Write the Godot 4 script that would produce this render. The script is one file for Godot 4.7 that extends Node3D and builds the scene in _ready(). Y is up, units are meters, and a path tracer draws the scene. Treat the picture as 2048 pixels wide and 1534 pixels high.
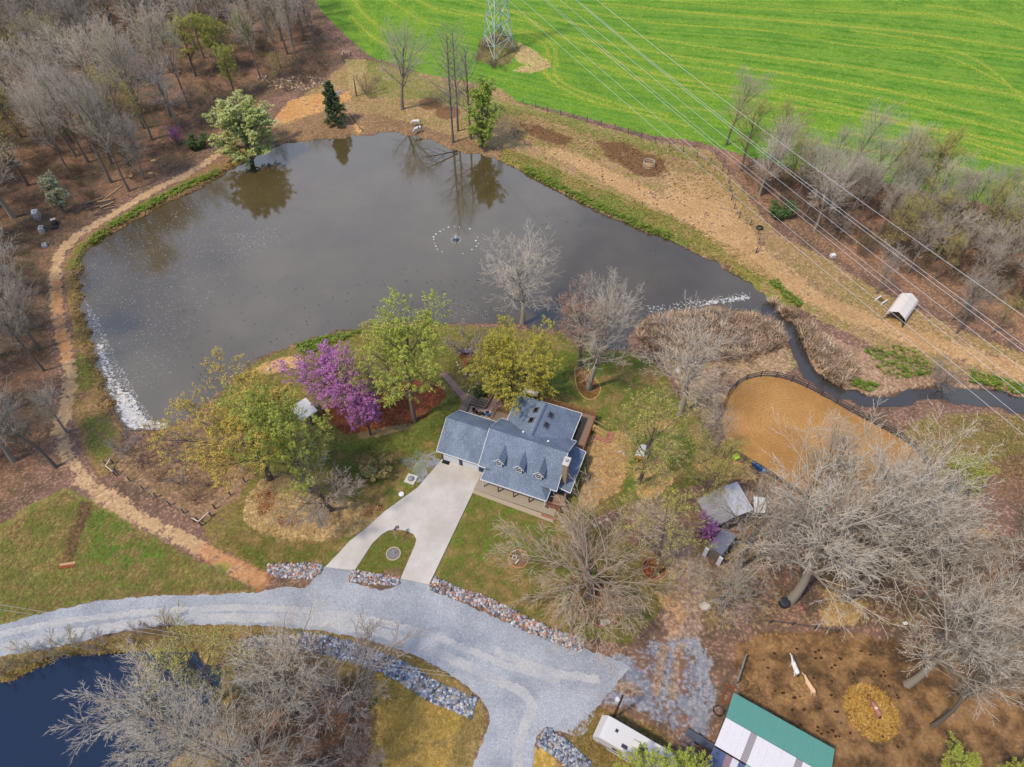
extends Node3D
# Aerial view of a lakeside house among bare spring trees. y up, metres. The camera hangs 82 m above the
# ground; gp() turns a pixel of the 2048 x 1534 photograph into the point of a level plane it shows.

const CAM_H := 82.0
const PITCH := 50.0
const FOCAL := 1366.0
const GAIN := 1.75          # photo brightness of a sunlit level surface over its base colour
const WATER_Y := -0.4
const MX0 := -160.0
const MZ0 := -232.0
const MSX := 320.0
const MSZ := 224.0
const TW := 2048
const TH := 1536

var used := {}
var rng := RandomNumberGenerator.new()
var mats := {}

# ------------------------------------------------------------------ geometry helpers
class MB:
	var v := PackedVector3Array()
	var n := PackedVector3Array()
	var c := PackedColorArray()
	var uv := PackedVector2Array()
	var ix := PackedInt32Array()
	var col := Color(1, 1, 1)
	func tri(a: Vector3, b: Vector3, d: Vector3) -> void:
		var nn := (d - a).cross(b - a).normalized()
		var k := v.size()
		v.append(a); v.append(b); v.append(d)
		for i in 3:
			n.append(nn); c.append(col)
			ix.append(k + i)
	func quad(a: Vector3, b: Vector3, d: Vector3, e: Vector3) -> void:
		var nn := (d - a).cross(b - a)
		if nn.length_squared() < 1e-14:
			nn = (e - a).cross(d - a)
		nn = nn.normalized()
		var k := v.size()
		v.append(a); v.append(b); v.append(d); v.append(e)
		for i in 4:
			n.append(nn); c.append(col)
		ix.append(k); ix.append(k + 1); ix.append(k + 2); ix.append(k); ix.append(k + 2); ix.append(k + 3)
	func face(a: Vector3, b: Vector3, d: Vector3, e: Vector3, hint: Vector3) -> void:
		if (d - a).cross(b - a).dot(hint) < 0.0:
			quad(e, d, b, a)
		else:
			quad(a, b, d, e)
	func hexa(p: Array) -> void:   # eight corners: bottom 0-3 round, top 4-7 round
		var m := Vector3.ZERO
		for q in p:
			m += q
		m /= 8.0
		for f in [[0, 1, 2, 3], [4, 5, 6, 7], [0, 1, 5, 4], [1, 2, 6, 5], [2, 3, 7, 6], [3, 0, 4, 7]]:
			var ctr: Vector3 = (p[f[0]] + p[f[1]] + p[f[2]] + p[f[3]]) / 4.0
			face(p[f[0]], p[f[1]], p[f[2]], p[f[3]], ctr - m)
	func box(at: Vector3, size: Vector3, b := Basis()) -> void:   # at: centre of the bottom
		var x := b.x * size.x * 0.5
		var z := b.z * size.z * 0.5
		var y := b.y * size.y
		hexa([at - x - z, at + x - z, at + x + z, at - x + z, at - x - z + y, at + x - z + y, at + x + z + y, at - x + z + y])
	func beam(a: Vector3, b: Vector3, w: float, h: float) -> void:   # a bar between two points
		var d := (b - a).normalized()
		var s := d.cross(Vector3.UP)
		if s.length() < 0.01:
			s = Vector3.RIGHT
		s = s.normalized() * w * 0.5
		var t := s.cross(d).normalized() * h * 0.5
		hexa([a - s - t, a + s - t, b + s - t, b - s - t, a - s + t, a + s + t, b + s + t, b - s + t])
	func slab(a: Vector3, b: Vector3, d: Vector3, e: Vector3, th: float) -> void:
		var o := Vector3(0, -th, 0)
		hexa([a + o, b + o, d + o, e + o, a, b, d, e])
	func tube(pts: PackedVector3Array, rs: PackedFloat32Array, sides: int, cap := false) -> void:
		var k := v.size()
		var m := pts.size()
		var side := Vector3.ZERO
		for i in m:
			var t := (pts[mini(i + 1, m - 1)] - pts[maxi(i - 1, 0)]).normalized()
			if side == Vector3.ZERO:
				side = t.cross(Vector3(0.31, 0.17, 0.93)).normalized()
			side = (side - t * side.dot(t)).normalized()
			var other := t.cross(side)
			for s in sides:
				var a := TAU * s / sides
				var o := side * cos(a) + other * sin(a)
				v.append(pts[i] + o * rs[i]); n.append(o); c.append(col)
		for i in m - 1:
			for s in sides:
				var p := k + i * sides + s
				var q := k + i * sides + (s + 1) % sides
				ix.append(p); ix.append(p + sides); ix.append(q)
				ix.append(q); ix.append(p + sides); ix.append(q + sides)
		if cap:
			for s in range(1, sides - 1):
				var b := k + (m - 1) * sides
				ix.append(b); ix.append(b + s + 1); ix.append(b + s)
	func spike(a: Vector3, b: Vector3, r: float) -> void:
		var t := (b - a).normalized()
		var s := t.cross(Vector3(0.31, 0.87, 0.4)).normalized()
		var o := t.cross(s)
		var k := v.size()
		for e in [s, s * -0.5 + o * 0.866, s * -0.5 - o * 0.866]:
			v.append(a + e * r); n.append(e); c.append(col)
		v.append(b); n.append(t); c.append(col)
		ix.append(k); ix.append(k + 3); ix.append(k + 1); ix.append(k + 1); ix.append(k + 3); ix.append(k + 2); ix.append(k + 2); ix.append(k + 3); ix.append(k)
	func lathe(at: Vector3, prof: Array, sides: int) -> void:   # prof: [radius, height] pairs
		for i in prof.size() - 1:
			for s in sides:
				var a := TAU * s / sides
				var b := TAU * (s + 1) / sides
				var p0: float = prof[i][0]
				var p1: float = prof[i + 1][0]
				var q := at + Vector3(cos(a) * p0, prof[i][1], sin(a) * p0)
				var w := at + Vector3(cos(b) * p0, prof[i][1], sin(b) * p0)
				var x := at + Vector3(cos(b) * p1, prof[i + 1][1], sin(b) * p1)
				var y := at + Vector3(cos(a) * p1, prof[i + 1][1], sin(a) * p1)
				quad(q, w, x, y)
	func prism(pts: PackedVector2Array, y0: float, y1: float, walls := true) -> void:   # plan outline (x, z)
		var t := Geometry2D.triangulate_polygon(pts)
		var k := v.size()
		for p in pts:
			v.append(Vector3(p.x, y1, p.y)); n.append(Vector3.UP); c.append(col)
		for i in t.size() / 3:
			var a := pts[t[i * 3]]
			var b := pts[t[i * 3 + 1]]
			var d := pts[t[i * 3 + 2]]
			var flip := (b - a).cross(d - a) < 0.0
			ix.append(k + t[i * 3]); ix.append(k + t[i * 3 + (2 if flip else 1)]); ix.append(k + t[i * 3 + (1 if flip else 2)])
		if walls:
			var cw := 0.0
			for i in pts.size():
				cw += pts[i].cross(pts[(i + 1) % pts.size()])
			for i in pts.size():
				var a := pts[i]
				var b := pts[(i + 1) % pts.size()]
				if cw < 0:
					var s := a; a = b; b = s
				quad(Vector3(a.x, y0, a.y), Vector3(b.x, y0, b.y), Vector3(b.x, y1, b.y), Vector3(a.x, y1, a.y))
	func mesh() -> ArrayMesh:
		var a := []
		a.resize(Mesh.ARRAY_MAX)
		a[Mesh.ARRAY_VERTEX] = v
		a[Mesh.ARRAY_NORMAL] = n
		a[Mesh.ARRAY_COLOR] = c
		if uv.size() == v.size():
			a[Mesh.ARRAY_TEX_UV] = uv
		a[Mesh.ARRAY_INDEX] = ix
		var m := ArrayMesh.new()
		m.add_surface_from_arrays(Mesh.PRIMITIVE_TRIANGLES, a)
		return m

func gp(px: float, py: float, y := 0.0) -> Vector3:
	var p := deg_to_rad(PITCH)
	var d := Vector3(0, -sin(p), -cos(p)) * FOCAL + Vector3.RIGHT * (px - 1024.0) - Vector3(0, cos(p), -sin(p)) * (py - 767.0)
	return Vector3(0, CAM_H, 0) + d * ((y - CAM_H) / d.y)

func flat(px: float, py: float, y := 0.0) -> Vector2:
	var q := gp(px, py, y)
	return Vector2(q.x, q.z)

func plan(a: Array, y := 0.0) -> PackedVector2Array:
	var o := PackedVector2Array()
	for i in a.size() / 2:
		o.append(flat(a[i * 2], a[i * 2 + 1], y))
	return o

func smooth(p: PackedVector2Array, closed := true, steps := 4) -> PackedVector2Array:
	var o := PackedVector2Array()
	var m := p.size()
	for i in (m if closed else m - 1):
		var a := p[(i - 1 + m) % m] if closed else p[maxi(i - 1, 0)]
		var b := p[i]
		var d := p[(i + 1) % m]
		var e := p[(i + 2) % m] if closed else p[mini(i + 2, m - 1)]
		for s in steps:
			o.append(b.cubic_interpolate(d, a, e, float(s) / steps))
	if not closed:
		o.append(p[m - 1])
	return o

func ribbon(p: PackedVector2Array, w: float) -> PackedVector2Array:
	var l := PackedVector2Array()
	var r := PackedVector2Array()
	for i in p.size():
		var t := (p[mini(i + 1, p.size() - 1)] - p[maxi(i - 1, 0)]).normalized().orthogonal() * w * 0.5
		l.append(p[i] + t)
		r.append(p[i] - t)
	r.reverse()
	l.append_array(r)
	return l

func ragged(p: PackedVector2Array, amp: float, step: float, sd: int) -> PackedVector2Array:
	var nz := FastNoiseLite.new()
	nz.seed = sd
	nz.frequency = 0.9
	var o := PackedVector2Array()
	for i in p.size():
		var a := p[i]
		var b := p[(i + 1) % p.size()]
		var k := maxi(1, int(a.distance_to(b) / step))
		var nn := (b - a).normalized().orthogonal()
		for s in k:
			var q := a.lerp(b, float(s) / k)
			o.append(q + nn * nz.get_noise_2d(q.x, q.y) * amp)
	return o

func grown(bx: float, by: float, ty: float) -> float:   # height of an upright thing from its foot's and its top's pixel rows
	var b := gp(bx, by)
	var p := deg_to_rad(PITCH)
	var lo := 0.0
	var hi := 60.0
	for i in 30:
		var m := (lo + hi) * 0.5
		var q := Vector3(b.x, m - CAM_H, b.z)
		var row := 767.0 - FOCAL * q.dot(Vector3(0, cos(p), -sin(p))) / q.dot(Vector3(0, -sin(p), -cos(p)))
		if row > ty:
			lo = m
		else:
			hi = m
	return lo

func yaw(a: Vector3, b: Vector3) -> float:   # turn that lays local x along a -> b
	return atan2(-(b.z - a.z), b.x - a.x)

# ------------------------------------------------------------------ scene helpers
func numbered(called: String) -> String:
	if not used.has(called):
		used[called] = 0
		return called
	used[called] += 1
	return "%s_%03d" % [called, used[called]]

func thing(called: String, label: String, category: String, at := Vector3.ZERO, turn := 0.0, group := "") -> Node3D:
	var o := Node3D.new()
	o.name = numbered(called)
	add_child(o)
	o.position = at
	o.rotation.y = turn
	tag(o, label, category, group)
	return o

func tag(o: Node, label: String, category: String, group := "", kind := "") -> void:
	o.set_meta("label", label)
	o.set_meta("category", category)
	if group:
		o.set_meta("group", group)
	if kind:
		o.set_meta("kind", kind)

func part(parent: Node, called: String, mesh: Mesh, m: Material) -> MeshInstance3D:
	var o := MeshInstance3D.new()
	o.name = called if parent != self else numbered(called)
	o.mesh = mesh
	o.material_override = m
	parent.add_child(o, true)
	return o

func setting(called: String, mesh: Mesh, m: Material, label := "") -> MeshInstance3D:
	var o := part(self, called, mesh, m)
	o.set_meta("kind", "structure")
	if label:
		o.set_meta("label", label)
	return o

func copy(o: Node3D, label := "", group := "") -> Node3D:
	var d: Node3D = o.duplicate()
	d.name = numbered(String(o.get_meta("base_name", "tree")))
	add_child(d)
	if label:
		d.set_meta("label", label)
	if group:
		d.set_meta("group", group)
	return d

func pc(r: int, g: int, b: int) -> Color:   # base colour of a level surface the photo shows as r g b
	var l := Color8(r, g, b).srgb_to_linear()
	return Color(l.r / GAIN, l.g / GAIN, l.b / GAIN)

func base(r: int, g: int, b: int) -> Color:
	return pc(r, g, b).linear_to_srgb()

func mat(called: String, col: Color, rough := 0.85, metal := 0.0) -> StandardMaterial3D:
	if mats.has(called):
		return mats[called]
	var m := StandardMaterial3D.new()
	m.resource_name = called
	m.albedo_color = col
	m.roughness = rough
	m.metallic = metal
	if rough >= 0.85:
		m.metallic_specular = 0.2
	mats[called] = m
	return m

func vmat(called: String, rough := 0.9) -> StandardMaterial3D:   # colours from the mesh
	var m := mat(called, Color.WHITE, rough)
	m.vertex_color_use_as_albedo = true
	return m

func speckled(called: String, cols: Array, size: float, freq: float, rough := 0.9, sd := 1, world := true, oct := 4, res := 512) -> StandardMaterial3D:
	if mats.has(called):
		return mats[called]
	var m := mat(called, Color.WHITE, rough)
	var nz := FastNoiseLite.new()
	nz.seed = sd
	nz.noise_type = FastNoiseLite.TYPE_SIMPLEX_SMOOTH
	nz.frequency = freq
	nz.fractal_octaves = oct
	nz.fractal_gain = 0.7
	var t := NoiseTexture2D.new()
	t.width = res
	t.height = res
	t.seamless = true
	t.noise = nz
	var g := Gradient.new()
	g.offsets = PackedFloat32Array()
	g.colors = PackedColorArray()
	var offs := PackedFloat32Array()
	var cc := PackedColorArray()
	for i in cols.size():
		offs.append(0.15 + 0.7 * i / maxf(1.0, cols.size() - 1.0))
		cc.append(cols[i])
	g.offsets = offs
	g.colors = cc
	t.color_ramp = g
	m.albedo_texture = t
	m.uv1_triplanar = true
	m.uv1_world_triplanar = world
	m.uv1_scale = Vector3.ONE / size
	return m

func grainy(called: String, a: Color, b: Color, c: Color, metres: float, grain: float, patch: float, share: float, rough: float, sd: int, world := true, res := 768) -> StandardMaterial3D:
	# stones and grains of three colours: a and b change over in patches, single grains of c
	if mats.has(called):
		return mats[called]
	var nz := FastNoiseLite.new()
	nz.seed = sd
	nz.frequency = patch
	nz.fractal_octaves = 5
	nz.fractal_gain = 0.6
	var im := nz.get_seamless_image(res, res)
	im.convert(Image.FORMAT_L8)
	var lo := im.get_data()
	var r := RandomNumberGenerator.new()
	r.seed = sd
	var out := PackedByteArray()
	out.resize(res * res * 3)
	for i in res * res:
		var m := clampf((lo[i] - 70) / 115.0, 0, 1)
		var q := a.lerp(b, m)
		if r.randf() < share:
			q = q.lerp(c, 0.6)
		var f := (1.0 + (r.randf() - 0.5) * grain) * 255.0
		out[i * 3] = clampi(int(q.r * f), 0, 255)
		out[i * 3 + 1] = clampi(int(q.g * f), 0, 255)
		out[i * 3 + 2] = clampi(int(q.b * f), 0, 255)
	var m2 := mat(called, Color.WHITE, rough)
	m2.albedo_texture = ImageTexture.create_from_image(Image.create_from_data(res, res, false, Image.FORMAT_RGB8, out))
	m2.uv1_triplanar = true
	m2.uv1_world_triplanar = world
	m2.uv1_scale = Vector3.ONE / metres
	return m2

func multi(called: String, mesh: Mesh, m: Material, xf: Array, cols: PackedColorArray, label: String, category: String, parent: Node = null) -> MultiMeshInstance3D:
	var mm := MultiMesh.new()
	mm.transform_format = MultiMesh.TRANSFORM_3D
	mm.use_colors = true
	mm.mesh = mesh
	mm.instance_count = xf.size()
	for i in xf.size():
		mm.set_instance_transform(i, xf[i])
		mm.set_instance_color(i, cols[i])
	var o := MultiMeshInstance3D.new()
	o.multimesh = mm
	o.material_override = m
	o.set_meta("kind", "stuff")
	if parent == null:
		o.name = numbered(called)
		add_child(o)
		tag(o, label, category, "", "stuff")
	else:
		o.name = called
		parent.add_child(o, true)
	return o

func spot(r: RandomNumberGenerator, p: PackedVector2Array) -> Vector2:   # a random point inside an outline
	var lo := p[0]
	var hi := p[0]
	for q in p:
		lo = lo.min(q)
		hi = hi.max(q)
	for i in 200:
		var q := Vector2(r.randf_range(lo.x, hi.x), r.randf_range(lo.y, hi.y))
		if Geometry2D.is_point_in_polygon(q, p):
			return q
	return (lo + hi) * 0.5

func jitter(c: Color, r: RandomNumberGenerator, a := 0.25) -> Color:
	var k := 1.0 + r.randf_range(-a, a)
	return Color(c.r * k * (1 + r.randf_range(-a, a) * 0.3), c.g * k, c.b * k * (1 + r.randf_range(-a, a) * 0.3))

# ------------------------------------------------------------------ trees
class Grower:
	var r := RandomNumberGenerator.new()
	var wood := MB.new()
	var twig := MB.new()
	var leaf := MB.new()
	var n: Array
	var ang: Array
	var lr: Array
	var t0: Array
	var wig := 0.12
	var trop := [0.0, 0.06, 0.05, 0.02, 0.0]
	var top := 3
	var seg := [7, 5, 3, 2, 1]
	var tip := [0.35, 0.3, 0.35, 0.4, 0.3]
	var rr := [0.45, 0.5, 0.55, 0.6]
	var env := 0
	var leaves := 0
	var leaf_size := 0.2
	var leaf_cols: Array = []
	var leaf_from := 2
	var min_r := 0.012
	var bark := Color(0.2, 0.18, 0.165)
	var pale := Color(0.3, 0.275, 0.26)
	func shape(t: float) -> float:
		if env == 0:   # round
			return 0.35 + 0.65 * sin(PI * clampf(t * 0.8 + 0.15, 0, 1))
		if env == 1:   # upright oval
			return 0.5 + 0.5 * sin(PI * clampf(t * 0.9 + 0.1, 0, 1))
		if env == 2:   # cone
			return 1.1 - 0.9 * t
		return 0.55 + 0.45 * t   # flat-topped
	func dir() -> Vector3:
		return Vector3(r.randf_range(-1, 1), r.randf_range(-1, 1), r.randf_range(-1, 1))
	func grow(p: Vector3, d: Vector3, l: float, rad: float, lv: int) -> void:
		var ns: int = seg[lv]
		if lv == top and lv >= 3:
			var e := p + (d + dir() * 0.15).normalized() * l
			twig.col = pale * r.randf_range(0.75, 1.15)
			twig.spike(p, e, maxf(rad, min_r))
			put_leaves(p, e)
			return
		var pts := PackedVector3Array([p])
		var rs := PackedFloat32Array([rad * (1.25 if lv == 0 else 1.0)])
		for i in ns:
			d = (d + dir() * wig * (0.5 if lv == 0 else 1.0) + Vector3(0, trop[lv], 0)).normalized()
			p += d * (l / ns)
			pts.append(p)
			rs.append(maxf(lerpf(rad, rad * tip[lv], float(i + 1) / ns), min_r))
		if lv <= 1:
			wood.col = bark * r.randf_range(0.85, 1.15)
			wood.tube(pts, rs, 7 if lv == 0 else 5)
		else:
			twig.col = pale.lerp(bark, 0.4 if lv == 2 else 0.1) * r.randf_range(0.85, 1.15)
			twig.tube(pts, rs, 3)
		if leaves > 0 and lv >= leaf_from:
			put_leaves(pts[pts.size() / 2], pts[pts.size() - 1])
		if lv == top:
			return
		var k: int = n[lv]
		for i in k:
			var t: float = lerpf(t0[lv], 1.0, (i + r.randf()) / k)
			var f := t * ns
			var j := mini(int(f), ns - 1)
			var q := pts[j].lerp(pts[j + 1], f - j)
			var tan := (pts[j + 1] - pts[j]).normalized()
			var s := tan.cross(Vector3(0.3, 0.2, 0.9)).normalized().rotated(tan, i * 2.399 + r.randf_range(-0.5, 0.5))
			var a: float = deg_to_rad(ang[lv]) * r.randf_range(0.7, 1.25) * (1.0 - 0.35 * t)
			var nd := tan * cos(a) + s * sin(a)
			var cl: float = l * lr[lv] * r.randf_range(0.7, 1.2)
			if lv == 0:
				cl *= shape((t - t0[0]) / (1.0 - t0[0]))
			else:
				cl *= 1.15 - 0.6 * t
			grow(q, nd, cl, lerpf(rs[j], rs[j + 1], f - j) * rr[lv], lv + 1)
	func put_leaves(a: Vector3, b: Vector3) -> void:
		for i in leaves:
			var p := a.lerp(b, r.randf_range(0.2, 1.1)) + dir() * leaf_size * 0.9
			var up := (dir() * 0.9 + Vector3(0, 0.7, 0)).normalized()
			var s := up.cross(dir()).normalized() * leaf_size * r.randf_range(0.5, 1.1)
			var t := up.cross(s) * r.randf_range(0.45, 0.8)
			var c: Color = leaf_cols[r.randi() % leaf_cols.size()]
			leaf.col = c * r.randf_range(0.75, 1.25)
			leaf.quad(p - s * 0.6, p + t * 0.55, p + s * 0.6, p - t * 0.55)

func make_tree(called: String, o: Dictionary) -> Node3D:
	var t := Grower.new()
	t.r.seed = o.seed
	t.n = o.n
	t.ang = o.get("ang", [60, 45, 42, 40])
	t.lr = o.get("lr", [0.45, 0.5, 0.5, 0.55])
	t.t0 = o.get("t0", [0.3, 0.15, 0.15, 0.1])
	for k in ["wig", "trop", "top", "env", "leaves", "leaf_size", "leaf_cols", "leaf_from", "bark", "pale", "min_r", "rr", "seg", "tip"]:
		if o.has(k):
			t.set(k, o[k])
	var stems: int = o.get("stems", 1)
	var h: float = o.h
	for s in stems:
		var lean := Vector3(0, 1, 0)
		var foot := Vector3(0, -0.25, 0)
		if stems > 1:
			var a := TAU * s / stems + t.r.randf() * 0.8
			var sp: float = o.get("spread", 0.35)
			lean = Vector3(cos(a) * sp, 1, sin(a) * sp).normalized()
			foot += Vector3(cos(a), 0, sin(a)) * 0.15
		t.grow(foot, lean, h * o.get("trunk", 0.92) * (t.r.randf_range(0.75, 1.05) if stems > 1 else 1.0), o.r, 0)
	var node := Node3D.new()
	node.name = called
	node.set_meta("base_name", called)
	var bm := vmat("bark", 0.95)
	part(node, "trunk", t.wood.mesh(), bm)
	if t.twig.v.size() > 0:
		part(node, "branches", t.twig.mesh(), bm)
	if t.leaf.v.size() > 0:
		var lm := vmat("foliage", 0.6)
		lm.backlight_enabled = true
		lm.backlight = Color(0.5, 0.5, 0.5)
		part(node, "foliage", t.leaf.mesh(), lm)
	node.set_meta("h", h)
	return node

var forest := {}

func plant(kind: String, at: Vector3, h: float, label: String, category: String, group := "", sd := 0, wide := 1.0) -> Node3D:
	var p: Node3D = forest[kind]
	var d: Node3D = p.duplicate()
	d.name = numbered(String(p.get_meta("base_name")))
	add_child(d)
	d.remove_meta("base_name")
	d.remove_meta("h")
	var s := h / float(p.get_meta("h"))
	d.position = at + Vector3(0, ground_y(at.x, at.z), 0)
	d.rotation.y = fmod(sd * 2.399, TAU)
	d.scale = Vector3(s * wide, s, s * wide)
	tag(d, label, category, group)
	return d

func make_forest() -> void:
	var grey := pc(196, 185, 168)
	var greyd := pc(140, 131, 118)
	var tan := pc(165, 148, 132)
	# bare hardwoods
	for i in 4:
		forest["wood%d" % i] = make_tree("bare_tree", {"seed": 11 + i, "h": 18.0, "r": 0.24, "n": [20, 8, 6, 5], "top": 4, "ang": [44, 44, 42, 42], "lr": [0.42, 0.5, 0.5, 0.55], "t0": [0.38, 0.2, 0.15, 0.1], "env": i % 2, "bark": greyd * [1.0, 0.85, 1.1, 0.8][i], "pale": grey * [1.1, 0.95, 1.25, 1.0][i], "wig": 0.14})
	for i in 3:
		forest["oak%d" % i] = make_tree("bare_tree", {"seed": 31 + i, "h": 19.0, "trunk": 0.72, "r": 0.38, "n": [15, 9, 7, 6], "top": 4, "ang": [54, 50, 46, 44], "lr": [0.62, 0.5, 0.48, 0.5], "t0": [0.34, 0.15, 0.12, 0.1], "env": 0, "trop": [0.0, 0.11, 0.06, 0.03, 0.0], "bark": greyd * [1.4, 1.15, 1.6][i], "pale": grey * [1.35, 1.15, 1.5][i], "wig": 0.17, "min_r": 0.011, "rr": [0.46, 0.48, 0.46, 0.48]})
	forest["wide"] = make_tree("bare_tree", {"seed": 41, "h": 9.5, "trunk": 0.6, "r": 0.4, "n": [20, 11, 9, 6], "top": 4, "ang": [80, 46, 42, 40], "lr": [1.65, 0.46, 0.46, 0.5], "t0": [0.35, 0.12, 0.1, 0.1], "env": 3, "trop": [0.0, -0.02, -0.03, -0.03, 0.0], "bark": pc(160, 142, 128), "pale": pc(214, 192, 166), "wig": 0.24, "min_r": 0.013, "rr": [0.4, 0.45, 0.5, 0.6]})
	forest["umbrella"] = make_tree("ornamental_tree", {"seed": 43, "h": 8.5, "trunk": 0.55, "r": 0.2, "n": [13, 8, 7, 5], "top": 4, "ang": [62, 45, 45, 40], "lr": [1.0, 0.5, 0.5, 0.5], "t0": [0.4, 0.2, 0.12, 0.1], "env": 3, "trop": [0.0, 0.05, 0.02, 0.0, 0.0], "bark": pc(130, 115, 108), "pale": pc(188, 172, 158), "wig": 0.2})
	forest["snag"] = make_tree("slender_tree", {"seed": 45, "h": 22.0, "r": 0.24, "n": [34, 6, 5], "top": 3, "ang": [70, 45, 45], "lr": [0.25, 0.5, 0.5], "t0": [0.3, 0.2, 0.15], "env": 1, "bark": pc(140, 130, 122), "pale": grey, "wig": 0.07})
	for i in 3:
		forest["brush%d" % i] = make_tree("bare_shrub", {"seed": 51 + i, "h": 4.0, "stems": 6, "spread": 0.55, "r": 0.05, "n": [9, 6, 5], "top": 3, "ang": [38, 40, 40], "lr": [0.45, 0.5, 0.5], "t0": [0.15, 0.15, 0.1], "bark": [pc(146, 122, 104), pc(140, 128, 118), pc(160, 148, 112)][i], "pale": [pc(190, 158, 136), pc(192, 176, 168), pc(206, 190, 138)][i], "wig": 0.16, "min_r": 0.014})
	# leafing trees
	var lime := [pc(204, 214, 70), pc(220, 226, 100), pc(182, 198, 60), pc(160, 180, 56), pc(206, 200, 84), pc(150, 164, 62)]
	var olive := [pc(206, 198, 84), pc(214, 204, 100), pc(186, 180, 80)]
	var gold := [pc(190, 186, 84), pc(224, 184, 64), pc(216, 170, 56), pc(206, 182, 76), pc(230, 198, 92)]
	var pink := [pc(226, 140, 214), pc(208, 118, 198), pc(234, 168, 226), pc(196, 110, 184)]
	var spec := {"n": [18, 8, 6, 4], "top": 4, "ang": [55, 45, 42, 40], "lr": [0.5, 0.5, 0.5, 0.5], "t0": [0.3, 0.15, 0.12, 0.1], "trunk": 0.82, "h": 18.0, "r": 0.3, "bark": pc(125, 112, 98), "pale": pc(160, 145, 120), "leaves": 2, "leaf_size": 0.24, "leaf_from": 3, "trop": [0.0, 0.09, 0.05, 0.02, 0.0]}
	forest["lime"] = make_tree("leafing_tree", spec.merged({"seed": 61, "leaf_cols": lime, "leaves": 12, "leaf_size": 0.125}, true))
	forest["lime2"] = make_tree("leafing_tree", spec.merged({"seed": 62, "leaf_cols": lime, "leaves": 10, "leaf_size": 0.13, "env": 1}, true))
	forest["sparse"] = make_tree("budding_tree", spec.merged({"seed": 63, "leaf_cols": olive, "leaves": 3, "leaf_size": 0.12, "wig": 0.2, "n": [14, 8, 6, 4]}, true))
	forest["olive"] = make_tree("budding_tree", spec.merged({"seed": 74, "leaf_cols": [pc(196, 200, 80), pc(184, 190, 72), pc(206, 204, 96)], "leaves": 7, "leaf_size": 0.14, "env": 1, "lr": [0.42, 0.5, 0.5, 0.5]}, true))
	forest["gold"] = make_tree("budding_tree", spec.merged({"seed": 64, "leaf_cols": gold, "leaves": 14, "leaf_size": 0.11, "trunk": 0.62, "lr": [0.75, 0.5, 0.5, 0.5], "ang": [62, 45, 42, 40]}, true))
	forest["dome"] = make_tree("budding_tree", spec.merged({"seed": 65, "h": 11.0, "r": 0.28, "trunk": 0.55, "lr": [1.0, 0.5, 0.5, 0.5], "ang": [66, 45, 42, 40], "n": [22, 9, 6, 4], "t0": [0.22, 0.12, 0.1, 0.1], "leaf_cols": [pc(210, 194, 56), pc(198, 188, 56), pc(176, 178, 52), pc(222, 204, 70)], "leaves": 12, "leaf_size": 0.1}, true))
	forest["pear"] = make_tree("leafy_tree", spec.merged({"seed": 66, "h": 11.0, "trunk": 0.7, "lr": [0.62, 0.5, 0.5, 0.5], "n": [24, 9, 7, 3], "t0": [0.12, 0.1, 0.1, 0.1], "leaf_cols": [pc(222, 226, 140), pc(204, 214, 104), pc(186, 202, 88), pc(230, 230, 172)], "leaves": 14, "leaf_size": 0.14}, true))
	forest["white"] = make_tree("blossoming_tree", spec.merged({"seed": 67, "h": 10.0, "trunk": 0.85, "lr": [0.35, 0.5, 0.5, 0.5], "t0": [0.15, 0.1, 0.1, 0.1], "leaf_cols": [pc(214, 218, 178), pc(196, 204, 150), pc(160, 172, 98), pc(224, 226, 200)], "leaves": 6, "leaf_size": 0.15}, true))
	forest["redbud"] = make_tree("blossoming_tree", spec.merged({"seed": 68, "h": 8.0, "trunk": 0.6, "r": 0.16, "lr": [0.8, 0.5, 0.5, 0.5], "n": [14, 8, 6, 4], "ang": [55, 45, 42, 40], "leaf_cols": pink, "leaves": 6, "leaf_size": 0.09, "pale": pc(140, 112, 118), "bark": pc(100, 86, 84)}, true))
	forest["magnolia"] = make_tree("evergreen_tree", {"seed": 69, "h": 10.0, "r": 0.2, "n": [34, 9, 6], "top": 3, "ang": [80, 50, 45], "lr": [0.3, 0.45, 0.5], "t0": [0.06, 0.1, 0.1], "env": 2, "leaves": 7, "leaf_size": 0.3, "leaf_from": 2, "leaf_cols": [pc(66, 92, 50), pc(86, 112, 60), pc(56, 78, 44), pc(140, 142, 92)], "bark": pc(90, 78, 66), "pale": pc(90, 78, 66)})
	forest["willow"] = make_tree("leafy_tree", spec.merged({"seed": 70, "h": 13.0, "trunk": 0.85, "lr": [0.36, 0.5, 0.5, 0.5], "n": [22, 8, 6, 3], "t0": [0.08, 0.1, 0.1, 0.1], "env": 1, "leaf_cols": [pc(172, 196, 70), pc(190, 210, 88), pc(148, 178, 62)], "leaves": 8, "leaf_size": 0.15}, true))
	forest["rust"] = make_tree("budding_tree", spec.merged({"seed": 71, "h": 15.0, "lr": [0.5, 0.5, 0.5, 0.5], "leaf_cols": [pc(176, 104, 78), pc(160, 92, 70), pc(190, 140, 90)], "leaves": 1, "leaf_size": 0.16, "pale": grey, "bark": greyd}, true))
	forest["bush"] = make_tree("green_shrub", {"seed": 72, "h": 2.2, "stems": 7, "spread": 0.6, "r": 0.03, "n": [8, 5], "top": 2, "ang": [45, 45], "lr": [0.45, 0.5], "t0": [0.1, 0.1], "leaves": 14, "leaf_size": 0.17, "leaf_from": 1, "leaf_cols": [pc(92, 120, 62), pc(112, 140, 66), pc(76, 100, 54)], "bark": pc(100, 88, 70), "pale": pc(100, 88, 70)})
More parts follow.
